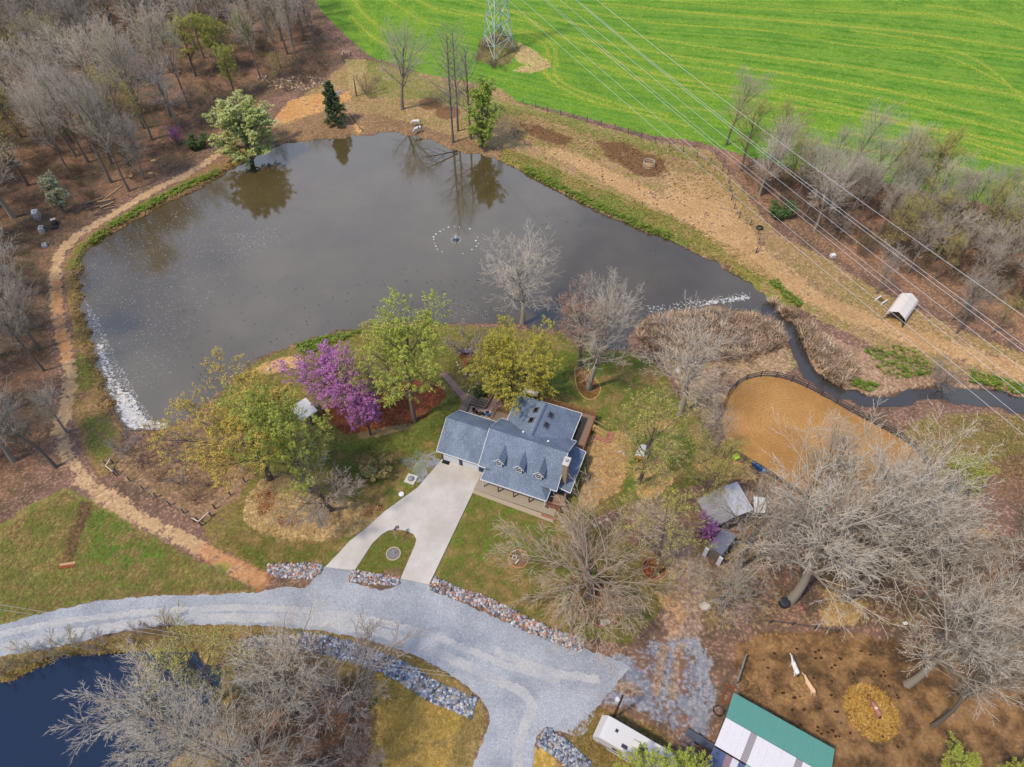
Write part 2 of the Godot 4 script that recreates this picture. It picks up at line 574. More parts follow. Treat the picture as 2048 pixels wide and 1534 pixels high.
	forest["goldbush"] = make_tree("yellow_shrub", {"seed": 73, "h": 2.6, "stems": 8, "spread": 0.75, "r": 0.035, "n": [8, 6], "top": 2, "ang": [45, 45], "lr": [0.45, 0.5], "t0": [0.1, 0.1], "leaves": 7, "leaf_size": 0.14, "leaf_from": 1, "leaf_cols": [pc(205, 184, 100), pc(190, 170, 90), pc(216, 198, 128), pc(170, 150, 80)], "bark": pc(130, 112, 90), "pale": pc(140, 122, 98)})

# ------------------------------------------------------------------ ground map
var n_lo: PackedByteArray
var n_mid: PackedByteArray
var n_fine: PackedByteArray
var n_grain: PackedByteArray
var layers: Array = []
var bands: Array = []
var shore: Image
var cover: Image
var basins: Array = []

func noise_bytes(freq: float, sd: int, oct: int, kind := FastNoiseLite.TYPE_SIMPLEX_SMOOTH) -> PackedByteArray:
	var nz := FastNoiseLite.new()
	nz.seed = sd
	nz.frequency = freq
	nz.noise_type = kind
	nz.fractal_octaves = oct
	nz.fractal_gain = 0.6
	var im := nz.get_image(TW, TH, false, false, true)
	im.convert(Image.FORMAT_L8)
	return im.get_data()

func to_map(p: Vector2) -> Vector2:
	return Vector2((p.x - MX0) / MSX * TW, (p.y - MZ0) / MSZ * TH)

func raster(im: Image, p: PackedVector2Array, off: Vector2i) -> void:   # fills an outline given in map pixels
	var h := im.get_height()
	var lo := INF
	var hi := -INF
	for q in p:
		lo = minf(lo, q.y)
		hi = maxf(hi, q.y)
	for y in range(maxi(0, int(lo) - off.y), mini(h, int(hi) - off.y + 2)):
		var yy := y + off.y + 0.5
		var xs: Array[float] = []
		for i in p.size():
			var a := p[i]
			var b := p[(i + 1) % p.size()]
			if (a.y <= yy) != (b.y <= yy):
				xs.append(a.x + (yy - a.y) / (b.y - a.y) * (b.x - a.x))
		xs.sort()
		for k in xs.size() / 2:
			var x0 := int(round(xs[k * 2])) - off.x
			var x1 := int(round(xs[k * 2 + 1])) - off.x
			im.fill_rect(Rect2i(x0, y, x1 - x0, 1), Color.WHITE)

func layer(outlines: Array, cols: Array, soft := 1.2, rough := 0.5, speck := 0.3, power := 1.0, bias := 0.0) -> void:
	# outlines in world plan; soft: width of the edge in metres; rough: how ragged; speck: share of the third colour
	var ps: Array = []
	var lo := Vector2(INF, INF)
	var hi := -lo
	for o in outlines:
		var q := PackedVector2Array()
		for w in o:
			var m := to_map(w)
			q.append(m)
			lo = lo.min(m)
			hi = hi.max(m)
		ps.append(q)
	var pad := soft * 8.0 + 8.0
	var x0 := clampi(int(lo.x - pad), 0, TW - 1)
	var y0 := clampi(int(lo.y - pad), 0, TH - 1)
	var x1 := clampi(int(hi.x + pad), x0 + 1, TW)
	var y1 := clampi(int(hi.y + pad), y0 + 1, TH)
	var im := Image.create_empty(x1 - x0, y1 - y0, false, Image.FORMAT_L8)
	for q in ps:
		raster(im, q, Vector2i(x0, y0))
	var k := maxf(1.0, soft * 6.5 * 0.5)
	im.resize(maxi(2, int((x1 - x0) / k)), maxi(2, int((y1 - y0) / k)), Image.INTERPOLATE_BILINEAR)
	im.resize(x1 - x0, y1 - y0, Image.INTERPOLATE_CUBIC)
	layers.append({"d": im.get_data(), "x": x0, "y": y0, "w": x1 - x0, "h": y1 - y0, "a": cols[0], "b": cols[1], "c": cols[2], "rough": rough, "speck": speck, "power": power, "bias": bias})

func band(i: int) -> void:
	var rows := TH / 32
	var ya := i * rows
	var out := PackedByteArray()
	out.resize(rows * TW * 3)
	var ba := Color8(140, 110, 94)
	var bb := Color8(112, 92, 76)
	var bc := Color8(172, 136, 112)
	var k := 0
	for y in range(ya, ya + rows):
		var o := y * TW
		for x in TW:
			var m := clampf((n_lo[o + x] * 0.6 + n_mid[o + x] * 0.8 - 178.0) * 0.012 + 0.5, 0, 1)
			var s := clampf((n_fine[o + x] - 128) * 0.005 + (n_grain[o + x] - 128) * 0.004, -0.7, 0.9)
			var cc := bc if s > 0.3 else ba
			var f := 1.0 + s * 0.2
			out[k] = clampi(int((ba.r + (bb.r - ba.r) * m + (cc.r - ba.r)) * f * 255.0), 0, 255)
			out[k + 1] = clampi(int((ba.g + (bb.g - ba.g) * m + (cc.g - ba.g)) * f * 255.0), 0, 255)
			out[k + 2] = clampi(int((ba.b + (bb.b - ba.b) * m + (cc.b - ba.b)) * f * 255.0), 0, 255)
			k += 3
	for l in layers:
		var d: PackedByteArray = l.d
		var lx: int = l.x
		var ly: int = l.y
		var lw: int = l.w
		var a: Color = l.a
		var b: Color = l.b
		var c: Color = l.c
		var rough: float = l.rough
		var speck: float = l.speck
		var power: float = l.power
		var bias: float = l.bias
		for y in range(maxi(ya, ly), mini(ya + rows, ly + int(l.h))):
			var o := y * TW
			var q := (y - ly) * lw
			for x in lw:
				var mv := d[q + x]
				if mv < 8:
					continue
				var p := o + lx + x
				var w := mv / 255.0 - bias + ((n_mid[p] - 128) * 0.008 + (n_grain[p] - 128) * 0.005 + (n_fine[p] - 128) * 0.0025 + (n_lo[p] - 128) * 0.004) * rough
				w = clampf((w - 0.25) * 2.0, 0, 1) * power
				if w <= 0.0:
					continue
				var m := clampf((n_lo[p] * 0.7 + n_mid[p] * 0.7 - 178.0) * 0.014 + 0.5, 0, 1)
				var s := clampf((n_fine[p] - 128) * 0.005 + (n_grain[p] - 128) * 0.004, -0.7, 0.9)
				var r := a.r + (b.r - a.r) * m
				var g := a.g + (b.g - a.g) * m
				var e := a.b + (b.b - a.b) * m
				if n_fine[p] * 0.7 + n_grain[p] * 0.3 > 182.0 - speck * 80.0:
					r += (c.r - r) * 0.55
					g += (c.g - g) * 0.55
					e += (c.b - e) * 0.55
				var f := (1.0 + s * (0.08 + 0.34 * speck)) * 255.0
				k = (p - ya * TW) * 3
				out[k] = clampi(int(out[k] + (r * f - out[k]) * w), 0, 255)
				out[k + 1] = clampi(int(out[k + 1] + (g * f - out[k + 1]) * w), 0, 255)
				out[k + 2] = clampi(int(out[k + 2] + (e * f - out[k + 2]) * w), 0, 255)
	bands[i] = out

func c3(a: Array, b: Array, c: Array) -> Array:
	return [Color8(a[0], a[1], a[2]), Color8(b[0], b[1], b[2]), Color8(c[0], c[1], c[2])]

func line(a: Array, w: float) -> PackedVector2Array:
	return ribbon(smooth(plan(a), false, 5), w)

func disc(px: float, py: float, r: float) -> PackedVector2Array:
	var c := flat(px, py)
	var o := PackedVector2Array()
	for i in 20:
		o.append(c + Vector2.from_angle(TAU * i / 20) * r)
	return o


var POND := [165, 590, 160, 555, 168, 520, 182, 498, 205, 478, 250, 452, 300, 425, 350, 398, 400, 375, 440, 352, 470, 335, 510, 316, 545, 298, 570, 287, 600, 282, 640, 281, 690, 277, 715, 272, 760, 267, 800, 268, 840, 275, 880, 288, 905, 302, 940, 306, 985, 318, 1020, 330, 1050, 345, 1100, 375, 1150, 400, 1200, 425, 1260, 452, 1310, 470, 1350, 485, 1400, 510, 1440, 530, 1475, 552, 1502, 572, 1535, 598, 1560, 622, 1548, 632, 1500, 622, 1440, 612, 1400, 616, 1350, 622, 1300, 632, 1268, 648, 1262, 676, 1250, 695, 1210, 697, 1180, 680, 1120, 665, 1060, 652, 1000, 648, 930, 650, 880, 640, 820, 640, 760, 645, 700, 655, 640, 668, 590, 685, 540, 705, 510, 722, 480, 745, 440, 780, 400, 815, 370, 838, 330, 852, 290, 858, 258, 862, 246, 850, 240, 835, 225, 800, 210, 770, 200, 735, 190, 690, 178, 650, 166, 620]
var STREAM := [1550, 618, 1575, 640, 1597, 672, 1612, 705, 1630, 738, 1660, 765, 1710, 785, 1760, 796, 1810, 786, 1860, 774, 1920, 774, 1985, 782, 2060, 796, 2140, 815, 2140, 850, 2060, 830, 1985, 812, 1920, 804, 1860, 800, 1810, 806, 1760, 812, 1700, 800, 1650, 782, 1615, 752, 1597, 718, 1580, 684, 1558, 655, 1535, 632]
var LOWER := [-60, 1400, 0, 1374, 60, 1340, 130, 1312, 190, 1304, 300, 1300, 380, 1312, 432, 1340, 446, 1390, 420, 1440, 370, 1490, 335, 1534, 310, 1600, 290, 1680, -120, 1680]
var ARENA := [1440, 835, 1450, 800, 1472, 772, 1505, 756, 1545, 754, 1590, 766, 1640, 790, 1700, 824, 1760, 856, 1812, 886, 1848, 925, 1856, 970, 1830, 1010, 1780, 1030, 1700, 1032, 1620, 1005, 1530, 948, 1456, 902, 1440, 870]

func ground_y(x: float, z: float) -> float:
	var px := (x - MX0) / MSX * shore.get_width() - 0.5
	var py := (z - MZ0) / MSZ * shore.get_height() - 0.5
	var ix := int(floor(px))
	var iy := int(floor(py))
	if ix < 0 or iy < 0 or ix >= shore.get_width() - 1 or iy >= shore.get_height() - 1:
		return 0.0
	var fx := px - ix
	var fy := py - iy
	var m := lerpf(lerpf(shore.get_pixel(ix, iy).r, shore.get_pixel(ix + 1, iy).r, fx), lerpf(shore.get_pixel(ix, iy + 1).r, shore.get_pixel(ix + 1, iy + 1).r, fx), fy)
	if m < 0.02:
		return 0.0
	if m < 0.5:
		return lerpf(0.0, WATER_Y, smoothstep(0.0, 0.5, m))
	return lerpf(WATER_Y, -1.9, (m - 0.5) * 2.0)

func at(px: float, py: float) -> Vector3:   # the ground point a pixel shows
	var q := gp(px, py)
	q.y = ground_y(q.x, q.z)
	return q

func make_ground() -> void:
	basins = [smooth(plan(POND, WATER_Y), true, 3), smooth(plan(STREAM, WATER_Y), true, 3), smooth(plan(LOWER, WATER_Y), true, 3)]
	shore = Image.create_empty(1024, 768, false, Image.FORMAT_L8)
	for b in basins:
		var q := PackedVector2Array()
		for w in b:
			q.append(to_map(w) * 0.5)
		raster(shore, q, Vector2i.ZERO)
	shore.resize(200, 150, Image.INTERPOLATE_BILINEAR)
	shore.resize(1024, 768, Image.INTERPOLATE_CUBIC)
	n_lo = noise_bytes(0.012, 3, 3)
	n_mid = noise_bytes(0.05, 5, 5)
	n_fine = noise_bytes(0.97, 7, 1, FastNoiseLite.TYPE_VALUE)
	n_grain = noise_bytes(0.2, 9, 3)
	var field := [600, -60, 640, 20, 690, 70, 740, 112, 850, 150, 960, 168, 1030, 203, 1110, 218, 1200, 243, 1300, 270, 1400, 284, 1450, 300, 1530, 322, 1620, 345, 1700, 340, 1800, 372, 1950, 402, 2060, 432, 2250, 470, 2500, -60]
	var wood_floor := c3([146, 112, 94], [118, 98, 84], [176, 142, 122])
	layer([plan([-400, -60, 600, -60, 640, 30, 690, 120, 640, 160, 560, 180, 450, 260, 400, 310, 300, 370, 180, 430, 110, 500, 100, 600, 110, 800, 100, 900, 0, 1030, -400, 1100])], c3([138, 106, 84], [112, 94, 74], [170, 136, 110]), 2.0, 0.5, 0.3)
	layer([plan([1440, 300, 1530, 322, 1620, 345, 1700, 340, 1800, 372, 1950, 402, 2060, 432, 2400, 520, 2400, 760, 2048, 690, 1900, 640, 1840, 590, 1750, 560, 1650, 500, 1540, 430, 1480, 360])], c3([156, 118, 92], [128, 104, 82], [184, 148, 120]), 1.6, 0.5, 0.35)
	layer([plan(field)], c3([120, 158, 52], [96, 140, 44], [146, 168, 66]), 1.6, 0.35, 0.25)
	# pale drilling lines and tyre marks in the crop
	var lines := [[700, -20, 720, 20, 770, 62], [760, -10, 800, 14, 840, 40, 880, 50], [820, -10, 860, 12, 920, 28, 980, 32], [880, -12, 960, 6, 1040, 30, 1110, 66, 1200, 84, 1320, 106, 1536, 142, 1760, 178, 2060, 250],
		[900, 18, 980, 32, 1050, 42, 1085, 58, 1150, 84, 1250, 112, 1400, 136, 1600, 168, 1800, 206, 2060, 276], [1020, 20, 1100, 34, 1200, 58, 1350, 84, 1536, 112, 1750, 140, 2060, 196], [1100, 8, 1300, 44, 1536, 62, 1700, 90, 1880, 108, 2060, 196], [1200, 6, 1400, 26, 1600, 44, 1800, 62, 2060, 100], [1320, 0, 1500, 14, 1700, 24, 1900, 30, 2060, 60],
		[1010, 58, 1060, 70, 1090, 92, 1098, 118, 1090, 140, 1104, 162, 1140, 184, 1200, 208, 1290, 230, 1380, 252], [1040, 58, 1082, 72, 1108, 96, 1112, 122, 1110, 148, 1130, 168, 1170, 186, 1250, 212, 1340, 232],
		[1180, 90, 1240, 124, 1330, 152, 1450, 172, 1600, 196, 1800, 240, 2060, 312], [1200, 130, 1300, 160, 1420, 178, 1550, 206, 1750, 240, 1900, 272, 2060, 330], [1150, 110, 1220, 140, 1300, 166, 1480, 196], [1360, 212, 1500, 232, 1700, 268, 1900, 300, 2060, 340], [1600, 278, 1700, 296, 1850, 318, 2060, 372],
		[1700, 60, 1850, 84, 1960, 124, 2060, 210], [1850, 10, 1950, 24, 2060, 66], [700, 30, 740, 70, 780, 92, 850, 108], [1450, 190, 1650, 222, 1900, 262, 2060, 296]]
	var tracks: Array = []
	var pale: Array = []
	var rl := RandomNumberGenerator.new()
	rl.seed = 5
	for l in lines:
		tracks.append(line(l, rl.randf_range(0.7, 1.3)))
		pale.append(line(l, rl.randf_range(2.5, 4.5)))
	layer(pale, c3([142, 170, 52], [116, 156, 46], [164, 172, 62]), 2.0, 0.9, 0.3, 0.55)
	for pass_no in 3:
		var rows: Array = []
		for k in 26:
			var f := (k + rl.randf()) / 26.0
			var l := []
			for q in [[860, -60, 150], [1000, -40, 190], [1200, -12, 240], [1536, 4, 300], [1800, 24, 372], [2080, 50, 430], [2300, 80, 480]]:
				l += [q[0], lerpf(q[1], q[2], f) + rl.randf_range(-3.0, 3.0)]
			rows.append(line(l, rl.randf_range(0.6, 1.9)))
		layer(rows, [c3([84, 140, 36], [72, 128, 32], [96, 146, 44]), c3([146, 172, 58], [128, 164, 52], [168, 176, 70]), c3([100, 150, 60], [112, 150, 62], [92, 140, 52])][pass_no], 0.9, 1.1, 0.3, 0.5)
	layer(tracks, c3([178, 176, 70], [164, 168, 64], [192, 178, 88]), 1.0, 1.0, 0.4, 0.6)
	layer([plan([1036, 84, 1062, 96, 1094, 120, 1104, 134, 1080, 138, 1040, 126, 1020, 110]), plan([1020, 142, 1050, 130, 1090, 140, 1060, 146])], c3([196, 170, 112], [176, 150, 100], [210, 190, 140]), 0.8, 0.9, 0.5)
	layer([plan([960, 80, 990, 64, 1030, 78, 1040, 100, 1020, 128, 985, 132, 955, 120])], c3([138, 128, 78], [118, 112, 66], [160, 140, 100]), 1.0, 0.7, 0.4)
	# grass and dry ground round the pond
	layer([plan([700, 120, 860, 150, 1000, 175, 1035, 205, 1110, 226, 1200, 252, 1300, 280, 1420, 300, 1480, 370, 1520, 430, 1560, 470, 1660, 520, 1750, 580, 1840, 620, 1920, 660, 2080, 720, 2200, 790, 2080, 800, 1900, 745, 1760, 700, 1640, 640, 1560, 590, 1500, 560, 1440, 520, 1300, 460, 1150, 392, 1030, 325, 930, 300, 850, 270, 720, 262, 560, 290, 540, 250, 620, 180])], c3([172, 140, 98], [150, 130, 82], [196, 168, 124]), 1.5, 0.6, 0.35)
	layer([plan([700, 118, 760, 125, 860, 155, 950, 180, 1020, 206, 1120, 230, 1300, 284, 1400, 300, 1380, 320, 1290, 300, 1180, 270, 1060, 230, 980, 225, 850, 200, 720, 190])], c3([140, 140, 76], [122, 128, 64], [168, 156, 100]), 2.0, 0.9, 0.3, 0.8)
	layer([plan([990, 320, 1040, 340, 1150, 395, 1250, 440, 1340, 478, 1430, 520, 1500, 565, 1560, 610, 1600, 630, 1560, 560, 1480, 500, 1380, 450, 1280, 410, 1180, 370, 1080, 320, 1010, 295])], c3([152, 140, 76], [124, 128, 58], [178, 150, 90]), 1.2, 0.8, 0.35)
	layer([line([1050, 330, 1120, 372, 1200, 412, 1290, 452, 1380, 490], 1.6), plan([1160, 380, 1230, 395, 1290, 430, 1250, 435, 1180, 410]), plan([1080, 335, 1120, 350, 1130, 370, 1090, 360])], c3([96, 128, 48], [112, 132, 54], [150, 148, 70]), 1.0, 1.0, 0.3, 0.85)
	layer([plan([1330, 340, 1420, 350, 1470, 400, 1500, 450, 1530, 500, 1480, 505, 1400, 460, 1330, 410]), line([1150, 318, 1250, 372, 1350, 420, 1440, 470, 1510, 525, 1590, 575, 1690, 625, 1790, 665, 1900, 700, 2060, 750], 3.2)], c3([202, 166, 118], [188, 152, 108], [214, 184, 140]), 1.8, 0.8, 0.15, 0.9)
	layer([disc(1292, 332, 4.2), plan([1200, 285, 1260, 290, 1290, 310, 1270, 340, 1220, 320]), plan([1030, 245, 1070, 250, 1140, 275, 1130, 290, 1070, 275]), plan([1480, 480, 1510, 490, 1500, 515, 1478, 505]), disc(862, 207, 3.0), disc(895, 225, 3.0)], c3([120, 88, 62], [142, 106, 76], [98, 72, 50]), 1.2, 1.0, 0.4, 0.9)
	layer([plan([560, 292, 540, 262, 600, 238, 650, 222, 700, 225, 760, 230, 840, 250, 900, 270, 960, 285, 1010, 305, 985, 316, 905, 300, 840, 272, 760, 264, 690, 274])], c3([152, 122, 90], [134, 110, 80], [178, 142, 104]), 1.2, 0.6, 0.4)
	layer([plan([548, 238, 580, 200, 640, 186, 700, 180, 700, 198, 650, 222, 600, 236, 565, 248]), plan([700, 230, 722, 240, 728, 264, 712, 268])], c3([218, 168, 108], [204, 150, 92], [228, 188, 132]), 1.2, 0.8, 0.15)
	layer([plan([690, 120, 730, 118, 735, 150, 720, 185, 700, 180])], c3([178, 158, 106], [164, 146, 92], [190, 170, 120]), 1.2, 0.7, 0.3)
	# west bank and the dirt track
	layer([plan([470, 300, 545, 292, 440, 350, 350, 396, 250, 450, 205, 476, 172, 515, 160, 555, 165, 600, 178, 655, 190, 700, 205, 750, 225, 800, 240, 840, 246, 870, 232, 930, 200, 960, 165, 900, 140, 800, 150, 700, 135, 600, 125, 530, 160, 480, 250, 425, 350, 370, 430, 325])], c3([150, 122, 82], [138, 120, 72], [176, 134, 100]), 1.0, 0.6, 0.4)
	layer([line([440, 340, 400, 358, 330, 390, 270, 420, 215, 455, 170, 490, 140, 540], 2.2), plan([150, 700, 180, 720, 190, 770, 170, 790, 150, 750]), plan([170, 840, 215, 820, 232, 850, 225, 900, 195, 920, 175, 890])], c3([104, 118, 54], [118, 122, 58], [146, 130, 74]), 1.1, 1.0, 0.35, 0.85)
	layer([line([560, 240, 500, 270, 462, 290, 420, 320, 370, 350, 300, 385, 240, 420, 190, 450, 145, 478, 118, 515, 110, 565, 118, 640, 132, 700, 140, 760, 132, 810, 122, 860, 132, 905, 165, 952, 215, 1000, 285, 1040, 360, 1076, 430, 1112, 480, 1142, 525, 1165], 1.9), plan([140, 920, 190, 960, 240, 990, 300, 1040, 250, 1035, 190, 1005, 150, 965])], c3([204, 170, 128], [194, 160, 120], [214, 184, 146]), 1.6, 0.7, 0.12)
	layer([line([112, 560, 120, 640, 134, 720], 1.4), line([400, 1098, 450, 1122, 500, 1148, 535, 1168], 2.6)], c3([200, 136, 90], [190, 130, 86], [208, 156, 112]), 1.8, 0.9, 0.12, 0.6)
	# lawns
	layer([plan([-120, 1110, 0, 1050, 60, 1010, 130, 975, 190, 1005, 240, 1035, 330, 1085, 400, 1125, 470, 1160, 520, 1182, 430, 1192, 300, 1194, 180, 1204, 90, 1226, 0, 1254, -120, 1290])], c3([116, 124, 58], [136, 126, 74], [164, 146, 92]), 1.1, 0.6, 0.3)
	layer([plan([165, 1035, 225, 1038, 290, 1070, 335, 1100, 320, 1120, 240, 1128, 180, 1118]), plan([425, 1128, 445, 1130, 448, 1146, 430, 1144])], c3([92, 132, 46], [108, 136, 52], [126, 144, 66]), 3.0, 1.2, 0.3, 0.75)
	layer([plan([250, 1192, 350, 1170, 450, 1168, 520, 1184, 430, 1196])], c3([152, 126, 88], [138, 116, 76], [170, 140, 100]), 1.4, 0.8, 0.4)
	layer([line([175, 1005, 165, 1030, 152, 1065, 142, 1100, 130, 1130], 1.5)], c3([128, 88, 66], [104, 80, 64], [160, 118, 88]), 0.6, 0.8, 0.5)
	layer([plan([90, 1110, 130, 1090, 150, 1130, 130, 1150, 60, 1160]), plan([330, 1140, 400, 1140, 430, 1168, 360, 1170]), plan([30, 1110, 70, 1090, 90, 1120, 50, 1140])], c3([186, 160, 96], [160, 140, 84], [204, 176, 116]), 2.5, 1.3, 0.4, 0.75)
	layer([plan([215, 920, 240, 900, 330, 858, 400, 840, 500, 880, 520, 930, 470, 1000, 400, 1042, 330, 1000, 250, 960])], c3([160, 128, 100], [136, 114, 84], [186, 150, 118]), 1.0, 0.5, 0.4)
	layer([plan([480, 740, 520, 720, 590, 690, 650, 672, 720, 655, 800, 648, 900, 648, 990, 655, 1060, 660, 1130, 672, 1190, 690, 1270, 705, 1330, 740, 1360, 800, 1400, 840, 1440, 900, 1420, 960, 1330, 990, 1250, 1010, 1180, 1040, 1330, 1120, 1340, 1200, 1260, 1290, 1120, 1262, 1000, 1214, 862, 1166, 800, 1140, 640, 1160, 530, 1140, 420, 1090, 400, 1042, 470, 1000, 530, 920, 500, 870, 430, 830, 440, 790])], c3([130, 118, 66], [112, 112, 54], [152, 130, 82]), 1.2, 0.5, 0.35)
	layer([plan([945, 990, 1060, 1030, 1130, 1060, 1120, 1110, 1000, 1120, 930, 1130, 880, 1140]), plan([720, 1100, 760, 1075, 800, 1070, 825, 1080, 790, 1150, 715, 1135])], c3([112, 126, 48], [126, 120, 62], [86, 126, 34]), 2.0, 0.9, 0.5, 0.9)
	layer([plan([1090, 700, 1190, 700, 1290, 725, 1310, 790, 1280, 850, 1220, 860, 1160, 800, 1100, 775, 1090, 740]), plan([850, 810, 920, 790, 910, 840, 870, 880, 800, 900, 700, 910, 660, 890, 720, 878, 810, 866]), plan([590, 690, 650, 678, 660, 690, 600, 710]), plan([1290, 850, 1380, 860, 1390, 920, 1330, 930, 1290, 900]), plan([1245, 960, 1290, 950, 1290, 985, 1250, 985])], c3([94, 116, 48], [108, 120, 54], [128, 128, 68]), 1.4, 0.7, 0.3, 0.92)
	layer([plan([500, 745, 530, 725, 570, 712, 610, 718, 600, 735, 540, 748])], c3([204, 162, 112], [186, 150, 96], [220, 180, 130]), 0.8, 0.7, 0.3)
	layer([plan([1175, 872, 1240, 862, 1268, 880, 1255, 940, 1230, 990, 1180, 1020, 1158, 1010, 1170, 940]), plan([1270, 940, 1330, 935, 1350, 960, 1300, 1000, 1275, 990]), plan([1400, 900, 1500, 930, 1520, 960, 1440, 960, 1380, 930]), plan([1300, 840, 1350, 845, 1330, 862, 1300, 858])], c3([206, 160, 104], [192, 150, 96], [218, 182, 130]), 1.2, 0.8, 0.35)
	layer([plan([490, 1000, 520, 962, 560, 945, 600, 965, 640, 1000, 720, 1002, 760, 1015, 758, 1035, 720, 1068, 660, 1080, 590, 1084, 520, 1068, 488, 1040]), plan([716, 868, 760, 858, 815, 850, 818, 858, 770, 870, 720, 878]), plan([1660, 1166, 1720, 1172, 1735, 1210, 1710, 1248, 1650, 1250, 1630, 1210]), plan([1820, 858, 1860, 848, 1890, 852, 1892, 878, 1850, 882, 1826, 872])], c3([214, 180, 122], [198, 164, 108], [226, 198, 150]), 0.8, 0.9, 0.4)
	layer([plan([520, 1005, 550, 990, 580, 1000, 560, 1030, 530, 1035]), plan([620, 1010, 660, 1005, 690, 1020, 660, 1050, 620, 1045])], c3([150, 128, 104], [136, 116, 92], [180, 150, 120]), 1.2, 1.2, 0.4, 0.7)
	layer([plan([640, 830, 690, 868, 720, 866, 820, 848, 850, 838, 892, 792, 884, 768, 850, 756, 780, 768, 700, 790, 650, 812]), plan([1150, 738, 1162, 732, 1178, 742, 1192, 760, 1201, 778, 1192, 796, 1172, 798, 1154, 776]), plan([1142, 1152, 1188, 1150, 1238, 1196, 1252, 1222, 1236, 1246, 1196, 1256, 1150, 1218]), plan([724, 1014, 768, 1008, 762, 1022, 738, 1036, 724, 1030]), plan([514, 982, 540, 974, 556, 984, 540, 1028, 516, 1032]), plan([552, 1032, 598, 1030, 604, 1046, 560, 1054]), plan([918, 704, 960, 702, 968, 740, 934, 748]), disc(1308, 1138, 1.5), disc(1036, 1116, 1.25), plan([956, 772, 1010, 790, 1000, 800, 975, 796])], c3([138, 78, 52], [118, 68, 48], [160, 98, 68]), 0.5, 0.5, 0.4)
	# ground beside the gravel road and the lower pond
	layer([plan([-100, 1330, 0, 1310, 100, 1300, 200, 1275, 330, 1254, 450, 1250, 560, 1256, 660, 1266, 760, 1288, 850, 1322, 930, 1372, 975, 1430, 960, 1490, 930, 1600, 300, 1640, 340, 1534, 440, 1430, 430, 1345, 300, 1302, 130, 1312, 0, 1376, -100, 1420])], c3([150, 128, 80], [132, 112, 66], [176, 150, 104]), 1.0, 0.6, 0.4)
	layer([plan([757, 1335, 800, 1330, 850, 1352, 905, 1395, 925, 1430, 905, 1490, 895, 1560, 780, 1580, 752, 1480]), plan([1060, 1492, 1080, 1490, 1130, 1530, 1150, 1580, 1056, 1580])], c3([196, 160, 84], [180, 148, 72], [210, 176, 104]), 1.0, 0.5, 0.35)
	layer([plan([470, 1534, 500, 1420, 560, 1380, 650, 1380, 740, 1400, 735, 1534, 700, 1600, 470, 1600])], c3([140, 104, 80], [120, 92, 72], [166, 126, 98]), 1.5, 0.7, 0.4)
	layer([plan([1190, 1415, 1240, 1420, 1300, 1450, 1345, 1478, 1350, 1560, 1180, 1600, 1085, 1470, 1150, 1480])], c3([134, 110, 70], [114, 100, 56], [158, 118, 82]), 1.0, 0.6, 0.4)
	layer([plan([1270, 1000, 1330, 1010, 1380, 1060, 1420, 1120, 1410, 1200, 1400, 1290, 1330, 1300, 1330, 1200, 1340, 1130, 1290, 1070, 1250, 1030])], c3([170, 144, 126], [150, 128, 112], [190, 164, 146]), 1.5, 0.8, 0.4, 0.9)
	layer([plan([1190, 1330, 1260, 1310, 1330, 1275, 1380, 1280, 1420, 1310, 1430, 1390, 1425, 1470, 1385, 1500, 1340, 1450, 1270, 1412, 1200, 1400]), plan([866, 912, 850, 905, 800, 922, 830, 950, 845, 970, 885, 930])], c3([128, 138, 158], [152, 156, 168], [176, 170, 168]), 1.8, 1.2, 0.3, 0.88)
	layer([line([1330, 1290, 1318, 1340, 1312, 1390], 1.1), line([1362, 1290, 1352, 1350, 1346, 1400], 1.1), plan([1210, 1360, 1270, 1368, 1290, 1395, 1230, 1385])], c3([168, 136, 106], [154, 124, 96], [186, 156, 126]), 0.8, 0.9, 0.4, 0.7)
	layer([plan([1300, 1180, 1360, 1190, 1370, 1240, 1345, 1280, 1330, 1230])], c3([196, 152, 104], [176, 136, 94], [206, 170, 126]), 1.4, 0.9, 0.4, 0.75)
	layer([plan([1460, 1290, 1540, 1262, 1680, 1258, 1800, 1290, 1950, 1300, 2200, 1260, 2250, 1640, 1700, 1640, 1640, 1534, 1560, 1440, 1480, 1390, 1470, 1330])], c3([130, 98, 66], [104, 82, 58], [152, 116, 80]), 1.2, 0.6, 0.35)
	layer([line([1500, 1290, 1600, 1290, 1700, 1310, 1790, 1345], 2.0), plan([1490, 1350, 1560, 1340, 1640, 1380, 1620, 1420, 1540, 1400])], c3([164, 126, 84], [150, 112, 74], [180, 140, 96]), 1.4, 0.9, 0.4, 0.75)
	layer([disc(1742, 1424, 3.0)], c3([206, 160, 80], [188, 142, 70], [220, 180, 106]), 0.9, 0.9, 0.45)
	layer([plan([1790, 880, 1860, 820, 1990, 825, 2120, 850, 2200, 960, 2060, 960, 1960, 950, 1900, 930, 1860, 920])], c3([140, 126, 82], [124, 116, 66], [166, 136, 100]), 1.4, 0.7, 0.4)
	layer([plan([1960, 930, 2060, 900, 2200, 920, 2200, 1020, 2048, 1010, 1960, 980])], c3([136, 106, 82], [120, 96, 76], [160, 124, 96]), 1.4, 0.7, 0.4)
	layer([plan([1570, 640, 1600, 640, 1700, 690, 1830, 730, 1960, 760, 1960, 775, 1840, 770, 1760, 790, 1690, 780, 1640, 745, 1610, 700])], c3([182, 150, 122], [160, 132, 104], [202, 176, 146]), 1.0, 0.6, 0.4)
	layer([plan([1270, 640, 1420, 610, 1550, 640, 1570, 690, 1600, 730, 1560, 752, 1480, 765, 1440, 810, 1420, 850, 1370, 800, 1330, 730])], c3([176, 146, 114], [150, 128, 92], [196, 168, 134]), 1.0, 0.6, 0.4)
